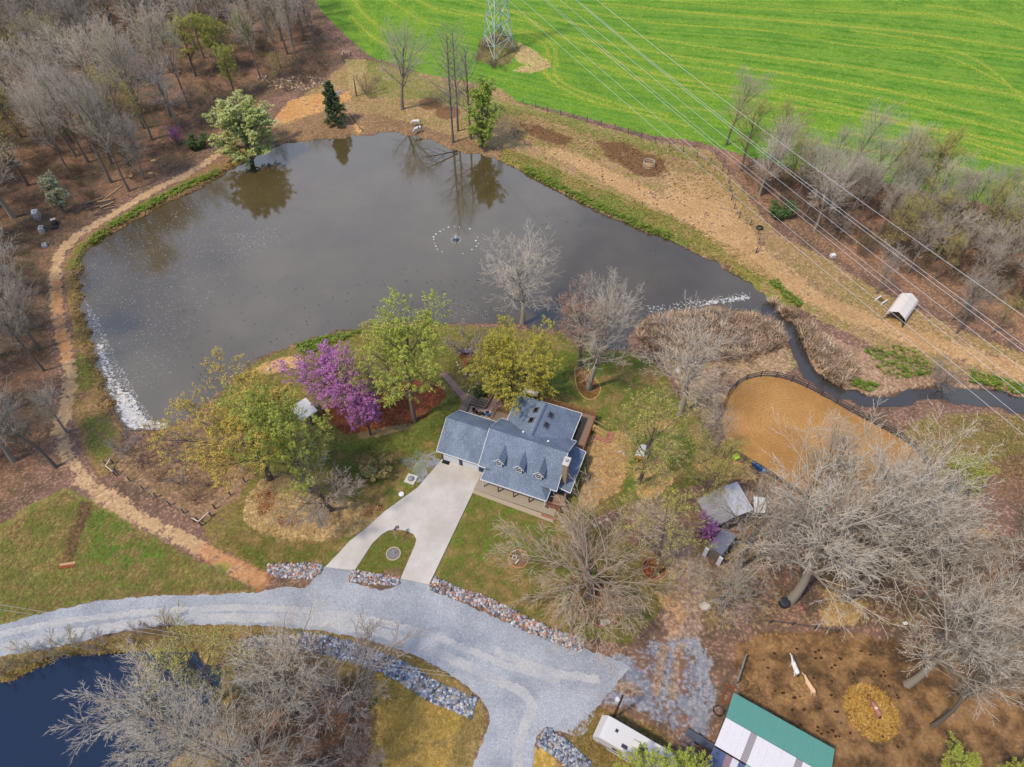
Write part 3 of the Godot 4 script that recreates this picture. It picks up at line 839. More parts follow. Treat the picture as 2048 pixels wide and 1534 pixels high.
	layer([plan([1580, 1060, 1700, 1040, 1830, 1060, 1900, 1120, 1860, 1180, 1740, 1170, 1640, 1140])], c3([140, 120, 84], [150, 112, 84], [120, 118, 60]), 2.0, 0.9, 0.4, 0.8)
	layer([plan([1930, 1180, 2010, 1160, 2060, 1230, 2010, 1270, 1960, 1250]), plan([1930, 1060, 1990, 1060, 2010, 1110, 1960, 1120])], c3([206, 164, 100], [186, 146, 88], [214, 180, 120]), 1.4, 1.0, 0.4, 0.8)
	var yard := plan([945, 990, 1060, 1030, 1150, 1070, 1240, 1130, 1250, 1240, 1100, 1255, 1000, 1212, 866, 1164])
	var isle := plan([712, 1136, 745, 1090, 776, 1064, 815, 1066, 828, 1085, 800, 1152])
	var back := plan([1090, 700, 1190, 700, 1290, 725, 1400, 840, 1400, 930, 1280, 990, 1220, 860, 1160, 800])
	var west_lawn := plan([-60, 1090, 60, 1010, 130, 980, 240, 1040, 400, 1125, 500, 1178, 300, 1190, 180, 1200, -60, 1260])
	var mid_lawn := plan([640, 900, 800, 905, 890, 850, 850, 940, 740, 1060, 640, 1125, 520, 1130, 430, 1080, 480, 1060, 640, 1088, 770, 1010, 700, 1000])
	layer([yard, isle, back, west_lawn, mid_lawn], c3([92, 124, 46], [106, 128, 52], [82, 114, 40]), 1.0, 1.6, 0.35, 0.55, 0.9)
	layer([yard, west_lawn, mid_lawn, back], c3([168, 138, 92], [152, 124, 80], [186, 156, 108]), 1.0, -1.6, 0.4, 0.7, 0.7)
	layer([line([175, 1005, 165, 1030, 152, 1065, 142, 1100, 130, 1130], 1.4)], c3([128, 88, 66], [104, 80, 64], [160, 118, 88]), 0.7, 1.2, 0.5, 0.9)
	layer([plan([175, 1040, 225, 1042, 290, 1072, 325, 1100, 300, 1118, 230, 1124, 185, 1110])], c3([90, 130, 46], [104, 134, 52], [120, 142, 64]), 2.6, 1.2, 0.3, 0.6)
	layer([plan([1030, 215, 1110, 236, 1300, 290, 1420, 310, 1500, 440, 1560, 560, 1440, 520, 1250, 440, 1080, 340, 1000, 300])], c3([146, 140, 74], [132, 132, 64], [160, 150, 86]), 1.0, 1.5, 0.35, 0.55, 0.85)
	layer([plan([1350, 372, 1420, 352, 1465, 395, 1500, 455, 1540, 510, 1620, 560, 1600, 585, 1500, 540, 1420, 480, 1340, 420]), line([1100, 300, 1200, 345, 1300, 395, 1400, 440, 1500, 515, 1590, 572, 1690, 622, 1790, 662, 1900, 698, 2060, 748], 4.2)], c3([204, 164, 116], [192, 152, 106], [216, 184, 138]), 2.2, 0.9, 0.15, 0.85)
	layer([disc(1292, 330, 4.2), plan([1195, 283, 1260, 288, 1290, 308, 1270, 342, 1220, 322]), plan([1030, 243, 1070, 248, 1145, 275, 1130, 292, 1070, 277])], c3([116, 84, 58], [136, 100, 72], [96, 70, 48]), 1.6, 1.1, 0.4, 0.85)
	layer([plan([760, 1340, 850, 1352, 905, 1395, 925, 1430, 905, 1490, 895, 1560, 780, 1580])], c3([170, 138, 66], [154, 128, 58], [206, 176, 104]), 1.0, 1.6, 0.4, 0.6, 0.75)
	layer([plan([1460, 1290, 1680, 1262, 1950, 1305, 2200, 1260, 2250, 1640, 1700, 1640, 1560, 1440])], c3([92, 70, 50], [80, 64, 48], [110, 84, 58]), 1.0, 1.5, 0.4, 0.65, 0.8)
	layer([plan([1460, 1290, 1680, 1262, 1950, 1305, 2200, 1260, 2250, 1640, 1700, 1640, 1560, 1440])], c3([172, 134, 90], [160, 124, 82], [186, 150, 102]), 1.0, -1.4, 0.4, 0.55, 0.85)
	layer([plan([1500, 1050, 1900, 1060, 2100, 1080, 2150, 1250, 1700, 1250, 1400, 1260, 1330, 1180, 1400, 1080])], c3([160, 134, 96], [140, 122, 80], [186, 156, 112]), 1.0, 1.5, 0.4, 0.65, 0.75)
	layer([plan([-300, -30, 560, -30, 650, 100, 540, 175, 385, 300, 185, 422, 98, 470, 100, 700, 85, 880, -300, 960])], c3([108, 94, 74], [94, 84, 64], [120, 104, 80]), 1.0, 1.4, 0.3, 0.6, 0.75)
	bands.resize(32)
	var job := WorkerThreadPool.add_group_task(band, 32, 4, true)
	WorkerThreadPool.wait_for_group_task_completion(job)
	var all := PackedByteArray()
	for b in bands:
		all.append_array(b)
	var im := Image.create_from_data(TW, TH, false, Image.FORMAT_RGB8, all)
	cover = im
	bands.clear()
	layers.clear()
	var gm := mat("ground_cover", Color(1.0 / GAIN, 1.0 / GAIN, 1.0 / GAIN).linear_to_srgb(), 0.95)
	gm.albedo_texture = ImageTexture.create_from_image(im)
	gm.texture_repeat = false
	var mb := MB.new()
	var nx := 400
	var nz := 280
	for j in nz + 1:
		for i in nx + 1:
			var x := MX0 + MSX * i / nx
			var z := MZ0 + MSZ * j / nz
			var y := ground_y(x, z)
			mb.v.append(Vector3(x, y, z))
			var e := 0.5
			mb.n.append(Vector3(ground_y(x - e, z) - ground_y(x + e, z), 2 * e, ground_y(x, z - e) - ground_y(x, z + e)).normalized())
			mb.c.append(Color.WHITE)
			mb.uv.append(Vector2(float(i) / nx, float(j) / nz))
	for j in nz:
		for i in nx:
			var a := j * (nx + 1) + i
			var b := a + nx + 1
			for q in [a, a + 1, b, a + 1, b + 1, b]:
				mb.ix.append(q)
	setting("ground", mb.mesh(), gm)
	# the country beyond, out to the horizon
	mb = MB.new()
	var big := 4000.0
	var x1 := MX0 + MSX
	var z1 := MZ0 + MSZ
	mb.quad(Vector3(-big, -0.01, -big), Vector3(big, -0.01, -big), Vector3(big, -0.01, MZ0), Vector3(-big, -0.01, MZ0))
	mb.quad(Vector3(-big, -0.01, z1), Vector3(big, -0.01, z1), Vector3(big, -0.01, big), Vector3(-big, -0.01, big))
	mb.quad(Vector3(-big, -0.01, MZ0), Vector3(MX0, -0.01, MZ0), Vector3(MX0, -0.01, z1), Vector3(-big, -0.01, z1))
	mb.quad(Vector3(x1, -0.01, MZ0), Vector3(big, -0.01, MZ0), Vector3(big, -0.01, z1), Vector3(x1, -0.01, z1))
	setting("terrain", mb.mesh(), speckled("country", [base(110, 120, 60), base(120, 110, 75), base(100, 130, 50)], 60.0, 0.02, 0.95, 4))

func make_water() -> void:
	var names := ["pond_water", "stream_water", "lower_pond_water"]
	var m0 := speckled("muddy_water", [base(84, 73, 46), base(92, 80, 52), base(100, 88, 60)], 110.0, 0.008, 0.07, 21)
	m0.metallic_specular = 0.7
	var m1 := mat("stream_water", base(70, 66, 62), 0.05)
	var m2 := mat("dark_water", base(36, 47, 68), 0.03)
	var ripple := NoiseTexture2D.new()
	var nz := FastNoiseLite.new()
	nz.frequency = 0.03
	nz.fractal_octaves = 3
	ripple.noise = nz
	ripple.seamless = true
	ripple.as_normal_map = true
	ripple.bump_strength = 1.2
	for m in [m0, m1, m2]:
		m.normal_enabled = true
		m.normal_texture = ripple
		m.normal_scale = 0.035
		if m != m0:
			m.uv1_triplanar = true
			m.uv1_world_triplanar = true
			m.uv1_scale = Vector3.ONE / 12.0
	for i in 3:
		var mb := MB.new()
		var p: PackedVector2Array = Geometry2D.offset_polygon(basins[i], 1.6)[0]
		mb.prism(p, WATER_Y, WATER_Y + 0.004 * i, false)
		setting(names[i], mb.mesh(), [m0, m1, m2][i])


func make_roads() -> void:
	var road := plan([-120, 1290, 0, 1250, 90, 1226, 180, 1204, 300, 1192, 430, 1189, 520, 1184, 560, 1174, 612, 1176, 640, 1143, 650, 1133, 703, 1141, 698, 1164, 760, 1181, 795, 1170, 803, 1156, 858, 1167, 862, 1182, 920, 1202, 990, 1236, 1060, 1266, 1130, 1286, 1190, 1304, 1240, 1322, 1262, 1336, 1240, 1360, 1212, 1392, 1192, 1420, 1176, 1458, 1156, 1478, 1120, 1462, 1086, 1456, 1074, 1472, 1064, 1534, 1056, 1620, 930, 1620, 945, 1534, 974, 1462, 980, 1430, 965, 1400, 930, 1370, 880, 1336, 820, 1306, 740, 1281, 650, 1263, 560, 1253, 450, 1249, 330, 1251, 240, 1263, 150, 1286, 80, 1301, 0, 1312, -120, 1350])
	var mb := MB.new()
	mb.prism(ragged(road, 0.28, 0.3, 8), -0.05, 0.02)
	setting("gravel_road", mb.mesh(), grainy("gravel", base(158, 163, 171), base(178, 182, 188), base(206, 204, 200), 62.0, 0.22, 0.01, 0.06, 0.95, 31))
	# fines packed pale along the wheel lines
	mb = MB.new()
	var lift := 0.024
	for l in [[[0, 1268, 150, 1240, 330, 1222, 520, 1216, 700, 1232, 860, 1270, 1000, 1325, 1120, 1362], 0.8], [[560, 1230, 660, 1238, 760, 1258, 880, 1300, 960, 1340], 0.5], [[990, 1300, 1060, 1330, 1130, 1350, 1200, 1358], 0.9], [[0, 1296, 140, 1268, 330, 1240, 520, 1236, 680, 1250, 820, 1282, 960, 1345, 1060, 1400, 1040, 1480, 1030, 1600], 1.1]]:
		mb.prism(ragged(line(l[0], l[1]), 0.3, 0.22, 12), 0.0, lift, false)
		lift += 0.004
	var w := setting("wheel_track", mb.mesh(), grainy("gravel_fines", base(180, 182, 185), base(194, 193, 191), base(206, 198, 186), 60.0, 0.18, 0.02, 0.1, 0.95, 33))
	# concrete drive
	var drive := plan([884, 918, 969, 946, 954, 966, 945, 986, 905, 1070, 858, 1169, 801, 1157, 829, 1092, 833, 1078, 826, 1067, 810, 1061, 792, 1058, 776, 1061, 764, 1068, 745, 1086, 709, 1141, 650, 1134, 680, 1103, 699, 1082, 730, 1058, 770, 1022, 835, 975], 0.13)
	mb = MB.new()
	mb.prism(drive, -0.1, 0.13)
	setting("concrete_driveway", mb.mesh(), grainy("concrete", base(198, 190, 180), base(216, 210, 203), base(190, 182, 170), 40.0, 0.07, 0.006, 0.06, 0.9, 35))
	# riding arena
	mb = MB.new()
	var ar := smooth(plan(ARENA), true, 4)
	mb.prism(ar, -0.05, 0.03)
	setting("arena_sand", mb.mesh(), grainy("sand", base(178, 134, 80), base(196, 150, 94), base(150, 110, 66), 60.0, 0.16, 0.008, 0.12, 0.95, 37))
	# raked rings
	mb = MB.new()
	var rr := RandomNumberGenerator.new()
	rr.seed = 3
	var mid := flat(1580, 850)
	for k in 26:
		var o := PackedVector2Array()
		for i in range(0, 64):
			var q := mid + Vector2.from_angle(TAU * i / 63.0) * (1.2 + k * 0.62) * Vector2(1.0, 0.8)
			if Geometry2D.is_point_in_polygon(q, ar):
				o.append(q)
			else:
				if o.size() > 3:
					mb.prism(ribbon(o, 0.16), 0, 0.05 + 0.001 * (k % 3))
				o = PackedVector2Array()
		if o.size() > 3:
			mb.prism(ribbon(o, 0.16), 0, 0.05 + 0.001 * (k % 3))
	var rake := part(self, "raked_sand", mb.mesh(), mats["sand"])
	tag(rake, "low ridges of raked orange sand in the riding arena", "sand", "", "stuff")
	# brick walk to the pond
	mb = MB.new()
	mb.prism(plan([880, 747, 893, 745, 938, 795, 927, 803]), -0.05, 0.04)
	setting("brick_walk", mb.mesh(), speckled("brick_pavers", [base(150, 112, 102), base(178, 142, 130), base(166, 150, 140)], 3.0, 0.06, 0.9, 39))

func _ready() -> void:
	rng.seed = 1
	var cam := Camera3D.new()
	cam.name = "camera"
	cam.fov = rad_to_deg(2.0 * atan(767.0 / FOCAL))
	cam.position = Vector3(0, CAM_H, 0)
	cam.rotation_degrees = Vector3(-PITCH, 0, 0)
	cam.far = 9000.0
	add_child(cam)
	var env := Environment.new()
	env.background_mode = Environment.BG_SKY
	var sky := Sky.new()
	var sm := ProceduralSkyMaterial.new()
	sm.sky_top_color = Color(0.36, 0.49, 0.7)
	sm.sky_horizon_color = Color(0.62, 0.69, 0.78)
	sm.sky_energy_multiplier = 1.2
	sm.sky_curve = 0.25
	sm.ground_bottom_color = Color(0.3, 0.3, 0.22)
	sm.ground_horizon_color = Color(0.6, 0.62, 0.6)
	sm.sun_angle_max = 8.0
	var cl := FastNoiseLite.new()
	cl.seed = 77
	cl.frequency = 0.008
	cl.fractal_octaves = 4
	var ct := NoiseTexture2D.new()
	ct.width = 1024
	ct.height = 512
	ct.seamless = true
	ct.noise = cl
	var cg := Gradient.new()
	cg.offsets = PackedFloat32Array([0.36, 0.64])
	cg.colors = PackedColorArray([Color(0.95, 0.94, 0.92, 0.0), Color(0.95, 0.94, 0.92, 1.0)])
	ct.color_ramp = cg
	sm.sky_cover = ct
	sm.sky_cover_modulate = Color(0.78, 0.77, 0.75, 1.0)
	sky.sky_material = sm
	env.sky = sky
	env.tonemap_mode = Environment.TONE_MAPPER_LINEAR
	env.tonemap_exposure = 1.36
	env.sdfgi_enabled = true
	env.ssao_enabled = true
	env.ssil_enabled = true
	var we := WorldEnvironment.new()
	we.name = "world_environment"
	we.environment = env
	add_child(we)
	var sun := DirectionalLight3D.new()
	sun.name = "sun"
	sun.light_energy = 1.15
	sun.light_color = Color(1.0, 0.94, 0.85)
	sun.light_angular_distance = 6.0
	sun.shadow_enabled = true
	add_child(sun)
	sun.look_at_from_position(Vector3.ZERO, Vector3(0.5, -0.95, -0.3))
	make_ground()
	make_water()
	make_roads()
	print("ground ", Time.get_ticks_msec())
	make_forest()
	print("forest ", Time.get_ticks_msec())
	make_trees()
	for k in forest:
		forest[k].free()
	make_things()
	print("done ", Time.get_ticks_msec())

func make_trees() -> void:
	var r := RandomNumberGenerator.new()
	r.seed = 77
	# trees that stand alone: kind, foot x, foot y, top y, width, name of its label, category
	var list := [
		["gold", 540, 958, 728, 1.1, "broad tree in gold bud leaning over the pond corner by the shed", "tree"],
		["lime", 622, 984, 765, 0.8, "tall lime green tree rising from the straw bed near the shed", "tree"],
		["lime", 830, 842, 618, 1.0, "tall lime green tree with a straight pale trunk in the red mulch bed", "tree"],
		["sparse", 742, 835, 690, 0.9, "thin olive budding tree behind the mulch bed between the pink blossoms", "tree"],
		["sparse", 782, 800, 660, 0.8, "slim olive budding tree behind the tall lime tree by the pond", "tree"],
		["redbud", 676, 790, 695, 1.45, "pink blossoming tree nearest the pond bank above the mulch", "tree"],
		["redbud", 742, 870, 775, 0.8, "pink blossoming tree at the front edge of the red mulch bed", "tree"],
		["redbud", 715, 835, 735, 1.1, "pink blossoming tree in the middle of the red mulch bed", "tree"],
		["dome", 1024, 784, 645, 1.05, "round yellow-green budding tree behind the house patio", "tree"],
		["brush1", 935, 708, 655, 1.2, "small grey shrub by the upturned boat", "shrub"],
		["oak2", 1045, 645, 462, 1.25, "bare spreading tree standing alone on the pond's house-side edge", "tree"],
		["oak0", 1177, 778, 530, 0.95, "tall bare tree in the edged mulch bed behind the deck", "tree"],
		["rust", 1160, 732, 560, 1.05, "tree with rust-red buds beside the mulch bed behind the deck", "tree"],
		["oak2", 1358, 830, 622, 1.1, "large bare tree with a dark bent trunk beside the cattails", "tree"],
		["sparse", 1277, 965, 775, 1.0, "knotty dark trunked tree in thin yellow leaf beside the hay roll", "tree"],
		["sparse", 1428, 992, 880, 1.0, "thin budding tree between the hay roll and the riding arena", "tree"],
		["sparse", 1395, 1012, 905, 0.9, "thin budding tree just uphill of the silver roofed barn", "tree"],
		["wood2", 1405, 925, 830, 1.0, "grey twiggy tree at the end of the riding arena fence", "tree"],
		["sparse", 1311, 1149, 985, 0.85, "tall straight tree in the round brick ring", "tree"],
		["wide", 1176, 1190, 1100, 1.1, "huge low spreading bare tree over the red mulch by the gravel road", "tree"],
		["oak1", 1440, 1222, 1110, 0.95, "bare tree between the sheds and the blue gravel lot", "tree"],
		["redbud", 1408, 1078, 4.2, 1.1, "pink blossoming tree against the grey shed roofs", "tree"],
		["oak2", 1580, 1200, 930, 1.05, "great bare tree with its thick trunk beside a black tank", "tree"],
		["oak0", 1690, 1196, 965, 1.05, "bare tree standing in the straw patch", "tree"],
		["oak1", 1838, 1208, 1040, 0.9, "leaning bare tree by the white scraps above the paddock", "tree"],
		["oak2", 1815, 1368, 1165, 0.85, "bare pale tree standing in the muddy horse paddock", "tree"],
		["wood0", 1862, 1280, 1150, 1.0, "slim bare tree on the paddock's upper edge", "tree"],
		["oak0", 1975, 1308, 1170, 0.9, "bare tree at the outer edge of the horse paddock", "tree"],
		["wood1", 1865, 1452, 1330, 1.0, "bare tree in the paddock past the hay heap", "tree"],
		["oak1", 1476, 1136, 900, 0.75, "tall dark trunked bare tree beside the lumber pile", "tree"],
		["oak0", 1662, 1108, 860, 0.95, "bare tree overhanging the near side of the riding arena", "tree"],
		["wood2", 1645, 985, 850, 1.05, "slender bare tree rising out of the arena's near rail", "tree"],
		["wood0", 1590, 1020, 870, 1.1, "slender bare tree behind the leaning tin roof", "tree"],
		["lime2", 1884, 985, 905, 1.15, "small bright lime green tree beside the arena's far end", "tree"],
		["oak2", 1742, 1118, 865, 1.05, "wide bare tree between the arena and the white pipe frame", "tree"],
		["pear", 500, 318, 180, 1.45, "dense pale green tree hanging over the pond beside the dirt track", "tree"],
		["magnolia", 674, 247, 158, 1.0, "dark glossy evergreen tree at the head of the pond", "tree"],
		["oak1", 805, 218, 15, 0.95, "big bare tree at the field edge above the grazing horses", "tree"],
		["snag", 906, 285, 50, 1.0, "tall slender bare tree leaning at the pond's far bank", "tree"],
		["snag", 916, 262, 42, 0.95, "tall thin bare tree just behind the leaning one at the far bank", "tree"],
		["snag", 942, 278, 80, 1.1, "stout topped bare trunk beside the willow at the far bank", "tree"],
		["willow", 965, 293, 140, 1.2, "fresh green willow at the pond's far bank", "tree"],
		["brush0", 736, 190, 140, 1.0, "upright bare shrub behind the magnolia", "shrub"],
		["wood3", 1452, 290, 150, 1.35, "grey oval-crowned bare tree at the field fence under the wires", "tree"],
		["sparse", 1540, 325, 182, 1.0, "bare-topped tree with yellow lower leaf at the field edge", "tree"],
		["oak2", 1788, 356, 222, 0.95, "forked bare tree standing out against the green field", "tree"],
		["oak0", 1908, 418, 315, 1.0, "low leaning bare tree at the edge of the green field", "tree"],
		["umbrella", 664, 1020, 905, 1.15, "small bare ornamental tree with an umbrella crown in the straw bed", "tree"],
		["goldbush", 757, 946, 2.5, 1.1, "straw-yellow shrub beside the picnic table", "shrub"],
		["white", 128, 425, 338, 1.0, "white-green blossoming tree by the scrap pile at the track bend", "tree"],
		["bush", 1558, 432, 2.6, 1.3, "dark round evergreen bush by the paddock fence corner", "shrub"],
		["magnolia", 1612, 352, 300, 1.0, "dark cedar at the edge of the field under the wires", "tree"],
		["redbud", 356, 290, 250, 0.9, "small pink blossoming tree in the wood by the ditch", "tree"],
		["bush", 395, 295, 2.6, 1.2, "green bush beside the dirt track near the ditch", "shrub"],
		["bush", 985, 745, 1.3, 0.9, "dark green shrub planted in the boat garden", "shrub"],
		["bush", 946, 738, 1.3, 0.8, "low green shrub by the stones of the boat garden", "shrub"],
		["bush", 958, 792, 1.3, 1.0, "dark green shrub in the bed above the patio", "shrub"],
		["oak2", 355, 1468, 1335, 1.0, "pale bare tree reaching over the dark lower pond", "tree"],
		["oak0", 480, 1515, 1380, 0.8, "pale bare tree beside the lower pond's near shore", "tree"],
		["sparse", 440, 1395, 1270, 0.9, "olive budding tree on the bank between lower pond and road", "tree"],
		["wood2", 590, 1430, 1320, 1.2, "leaning bare tree in the brush below the stone ditch", "tree"],
		["umbrella", 700, 1440, 1350, 1.25, "round grey twiggy tree beside the yellow grass", "tree"],
		["oak1", 560, 1560, 1400, 0.8, "bare tree with long pale limbs in the lower thicket", "tree"],
		["lime2", 1262, 1560, 8.5, 1.3, "lime green tree beside the white camper", "tree"],
		["lime2", 1372, 1560, 7.5, 1.2, "lime green tree between the camper and the green barn", "tree"],
		["lime2", 1885, 1560, 6.0, 1.2, "lime green tree below the paddock", "tree"],
		["lime2", 1990, 1565, 6.0, 1.2, "lime green tree at the paddock's outer corner", "tree"],
		["wood1", 112, 935, 770, 1.1, "bare tree beside the dirt track bend at the pond's white scum corner", "tree"],
		["oak1", 78, 662, 530, 0.9, "bare tree with a leaning trunk beside the dirt track above the pond dam", "tree"],
		["oak0", 134, 864, 760, 0.8, "pale bare tree leaning across the dirt track", "tree"],
		["wood2", 1990, 1180, 1010, 1.2, "tall bare tree above the yellow straw by the paddock", "tree"],
		["oak2", 2060, 1100, 960, 1.0, "wide bare tree over the brown slope past the arena", "tree"],
		["olive", 330, 95, 5, 1.0, "olive green budding tree deep in the wood behind the yellow-green one", "tree"],
		["lime2", 505, 105, 11, 1.0, "fresh green tree where the wood meets the field", "tree"],
		["lime", 445, 140, 10, 0.95, "bright yellow-green tree at the edge of the wood facing the field", "tree"],
		["lime2", 238, 165, 50, 1.05, "yellow-green tree standing alone in the bare wood", "tree"],
		["olive", 392, 152, 15, 1.15, "olive budding tree in the wood near the yellow-green ones", "tree"],
		["olive", 470, 190, 70, 0.9, "thin budding tree in the wood behind the rubble bank", "tree"],
		["sparse", 560, 165, 95, 0.8, "low budding tree by the rubble at the wood's edge", "tree"],
		["goldbush", 1880, 500, 3.0, 1.2, "yellow flowering shrub in the wood past the canopy shelter", "shrub"],
		["sparse", 1868, 560, 460, 0.8, "yellowish budding tree in the wood past the canopy shelter", "tree"],
		["wood1", 1905, 640, 545, 1.1, "slim bare tree just past the canopy shelter", "tree"],
		["wood3", 1912, 668, 560, 1.1, "bare tree with a dark trunk beyond the canopy shelter", "tree"],
		["sparse", 1985, 668, 590, 0.9, "yellow budding tree beyond the canopy shelter", "tree"],
		["wood2", 1752, 588, 500, 1.0, "slim bare tree beside the feed trough", "tree"],
		["umbrella", 1890, 775, 705, 1.1, "pale bare tree leaning over the stream", "tree"],
	]
	var stood := PackedVector2Array()
	var clear := PackedVector2Array()
	var k := 0
	for t in list:
		var p := gp(t[1], t[2])
		stood.append(Vector2(p.x, p.z))
		if t[0] in ["lime", "lime2", "olive", "white"]:
			clear.append(Vector2(p.x, p.z))
			clear.append(Vector2(p.x, p.z + 7.0))
		var h: float = grown(t[1], t[2], t[3]) if t[3] > 9.0 else t[3] / 0.88
		var wide: float = t[4]
		if not (t[0] in ["brush0", "brush1", "bush", "goldbush", "magnolia", "redbud", "snag"]):
			h *= 0.88
			wide *= 1.08
		plant(t[0], p, h, t[5], t[6], "", k * 7 + 3, wide)
		k += 1
	# the woods
	var west := plan([-170, -30, 560, -30, 640, 55, 655, 105, 590, 160, 540, 175, 430, 255, 385, 300, 295, 365, 185, 422, 98, 470, 88, 560, 92, 640, 105, 700, 108, 800, 85, 880, -10, 960, -170, 960])
	var east := plan([1468, 330, 1560, 342, 1640, 362, 1720, 356, 1800, 384, 1950, 414, 2130, 450, 2180, 650, 1990, 612, 1930, 590, 1860, 560, 1790, 545, 1680, 490, 1590, 440, 1520, 400])
	var thicket := plan([470, 1320, 560, 1300, 640, 1330, 735, 1390, 735, 1560, 420, 1580, 470, 1440])
	var side := plan([1560, 1040, 1700, 1050, 1850, 1060, 2060, 1090, 2120, 1240, 1900, 1250, 1760, 1220, 1600, 1230, 1520, 1150])
	var pens := plan([235, 895, 330, 865, 420, 880, 500, 900, 505, 940, 400, 1020, 320, 985])
	var road_bank := plan([0, 1325, 120, 1300, 240, 1276, 330, 1262, 330, 1288, 190, 1296, 60, 1332, 0, 1360])
	var groups := [
		[west, 235, 4.2, ["wood0", "wood1", "wood2", "wood3", "wood0", "wood3", "oak0", "oak2", "sparse"], 14.0, 22.0, "bare grey hardwood crowded in the wood west of the pond", "bare hardwoods of the west wood", [[90, 440, "in the wood by the white scrap tanks"], [220, 390, "in the wood behind the log pile"], [330, 340, "in the wood beside the dirt track"], [395, 290, "in the wood by the green bush and ditch"], [470, 210, "in the wood behind the pale green pond tree"], [600, 140, "in the wood near the rubble bank"], [560, 30, "in the wood by the field"], [437, 100, "in the wood near the bright yellow-green tree"], [235, 140, "in the wood around the lone yellow-green tree"], [80, 120, "deep in the west wood"], [100, 300, "in the middle of the west wood"], [60, 620, "in the wood beside the orange stretch of track"], [40, 820, "in the wood below the pond dam track"]]],
		[east, 70, 3.6, ["wood0", "wood1", "wood2", "oak2", "oak0", "umbrella", "sparse", "wood2", "oak2", "sparse"], 10.0, 16.0, "bare grey tree crowded under the power lines between field and canopy shelter", "bare trees of the wood under the wires", [[1520, 390, "by the dark bush under the power lines"], [1620, 350, "near the dark cedar under the power lines"], [1700, 470, "under the power lines by the white block"], [1800, 400, "under the forked tree at the field edge"], [1950, 430, "at the field edge beyond the yellow shrub"], [1880, 520, "around the yellow shrub in the wood"], [1900, 600, "in the wood beyond the canopy shelter"], [2050, 560, "in the outer wood under the topmost wire"]]],
		[thicket, 5, 4.0, ["wood2", "wood0", "brush1", "brush0", "brush2", "umbrella"], 6.0, 11.0, "bare tree in the thicket between the lower pond and yellow grass", "bare trees of the lower thicket", [[500, 1330, "at the top of the lower thicket by the silted stones"], [600, 1400, "in the middle of the lower thicket"], [700, 1500, "beside the yellow grass in the lower thicket"], [480, 1520, "beside the lower pond in the thicket"]]],
		[side, 16, 5.5, ["wood0", "wood2", "oak0", "wood1"], 10.0, 17.0, "bare tree on the leafy slope between the arena and the horse paddock", "bare trees above the horse paddock", [[1580, 1080, "on the slope below the arena"], [1700, 1130, "on the slope above the straw patch"], [1850, 1130, "on the slope between stall and paddock"], [2020, 1150, "on the outer slope above the paddock"]]],
		[plan([1275, 670, 1310, 645, 1420, 632, 1550, 648, 1565, 690, 1500, 730, 1420, 760, 1360, 735]), 14, 2.2, ["brush0", "brush1", "brush0"], 2.0, 3.4, "leafless shrub among the dead cattails at the pond outlet", "shrubs among the cattails", [[1300, 660, "among the cattails nearest the budding trees"], [1420, 650, "in the middle of the dead cattails"], [1540, 660, "among the cattails beside the stream"], [1420, 740, "between the cattails and riding arena"]]],
		[pens, 16, 2.6, ["brush0", "brush1", "brush2"], 3.0, 4.5, "brown leafless shrub inside the wire fence by the pond dam", "brown shrubs in the fenced plot", [[240, 900, "in the fenced plot by the white scum"], [330, 950, "in the middle of the fenced plot"], [400, 1010, "in the fenced plot beside the dirt track"], [480, 920, "in the fenced plot under the gold tree"]]],
		[road_bank, 12, 2.2, ["brush0", "brush2", "brush1"], 2.2, 4.0, "leafless bush on the bank between gravel road and lower pond", "bushes on the lower pond bank", [[60, 1320, "on the lower pond bank at the road curve"], [200, 1280, "on the bank between gravel road and lower pond"], [320, 1270, "on the bank beside the olive budding tree"]]],
	]
	for g in groups:
		var done := 0
		for tries in int(g[1]) * 14:
			if done >= g[1]:
				break
			var q := spot(r, g[0])
			var near := false
			for o in clear:
				if o.distance_to(q) < 8.0:
					near = true
			for o in stood:
				if o.distance_to(q) < g[2]:
					near = true
					break
			if near:
				continue
			stood.append(q)
			var kinds: Array = g[3]
			var kind: String = kinds[r.randi() % kinds.size()]
			var h: float = r.randf_range(g[4], g[5])
			if kind.begins_with("brush"):
				h = minf(h, 4.5)
			if kind == "umbrella":
				h = minf(h, 8.0)
			var cat := "shrub" if kind.begins_with("brush") else "tree"
			var tall: float = (h - g[4]) / (g[5] - g[4])
			var size := "low " if kind in ["umbrella"] else ("tall " if tall > 0.66 else ("mid-height " if tall > 0.33 else "shorter "))
			var look: String = {"wood0": "grey round-crowned bare tree", "wood1": "dark-barked bare tree", "wood2": "pale upright bare tree", "wood3": "dark upright bare tree", "oak0": "pale spreading bare tree", "oak1": "spreading bare tree", "oak2": "whitish spreading bare tree", "sparse": "yellow budding tree", "umbrella": "umbrella-crowned bare tree", "brush0": "brown leafless shrub", "brush1": "grey leafless shrub", "brush2": "yellowish leafless shrub"}[kind]
			var near_by: String = g[6]
			var best := INF
			for m in g[8]:
				var away := flat(m[0], m[1]).distance_to(q)
				if away < best:
					best = away
					near_by = m[2]
			plant(kind, Vector3(q.x, 0, q.y), h, (size if cat == "tree" else "") + look + " " + near_by, cat, g[7], r.randi() % 1000, r.randf_range(0.85, 1.15))
			done += 1
	undergrowth(west, east, thicket, side)

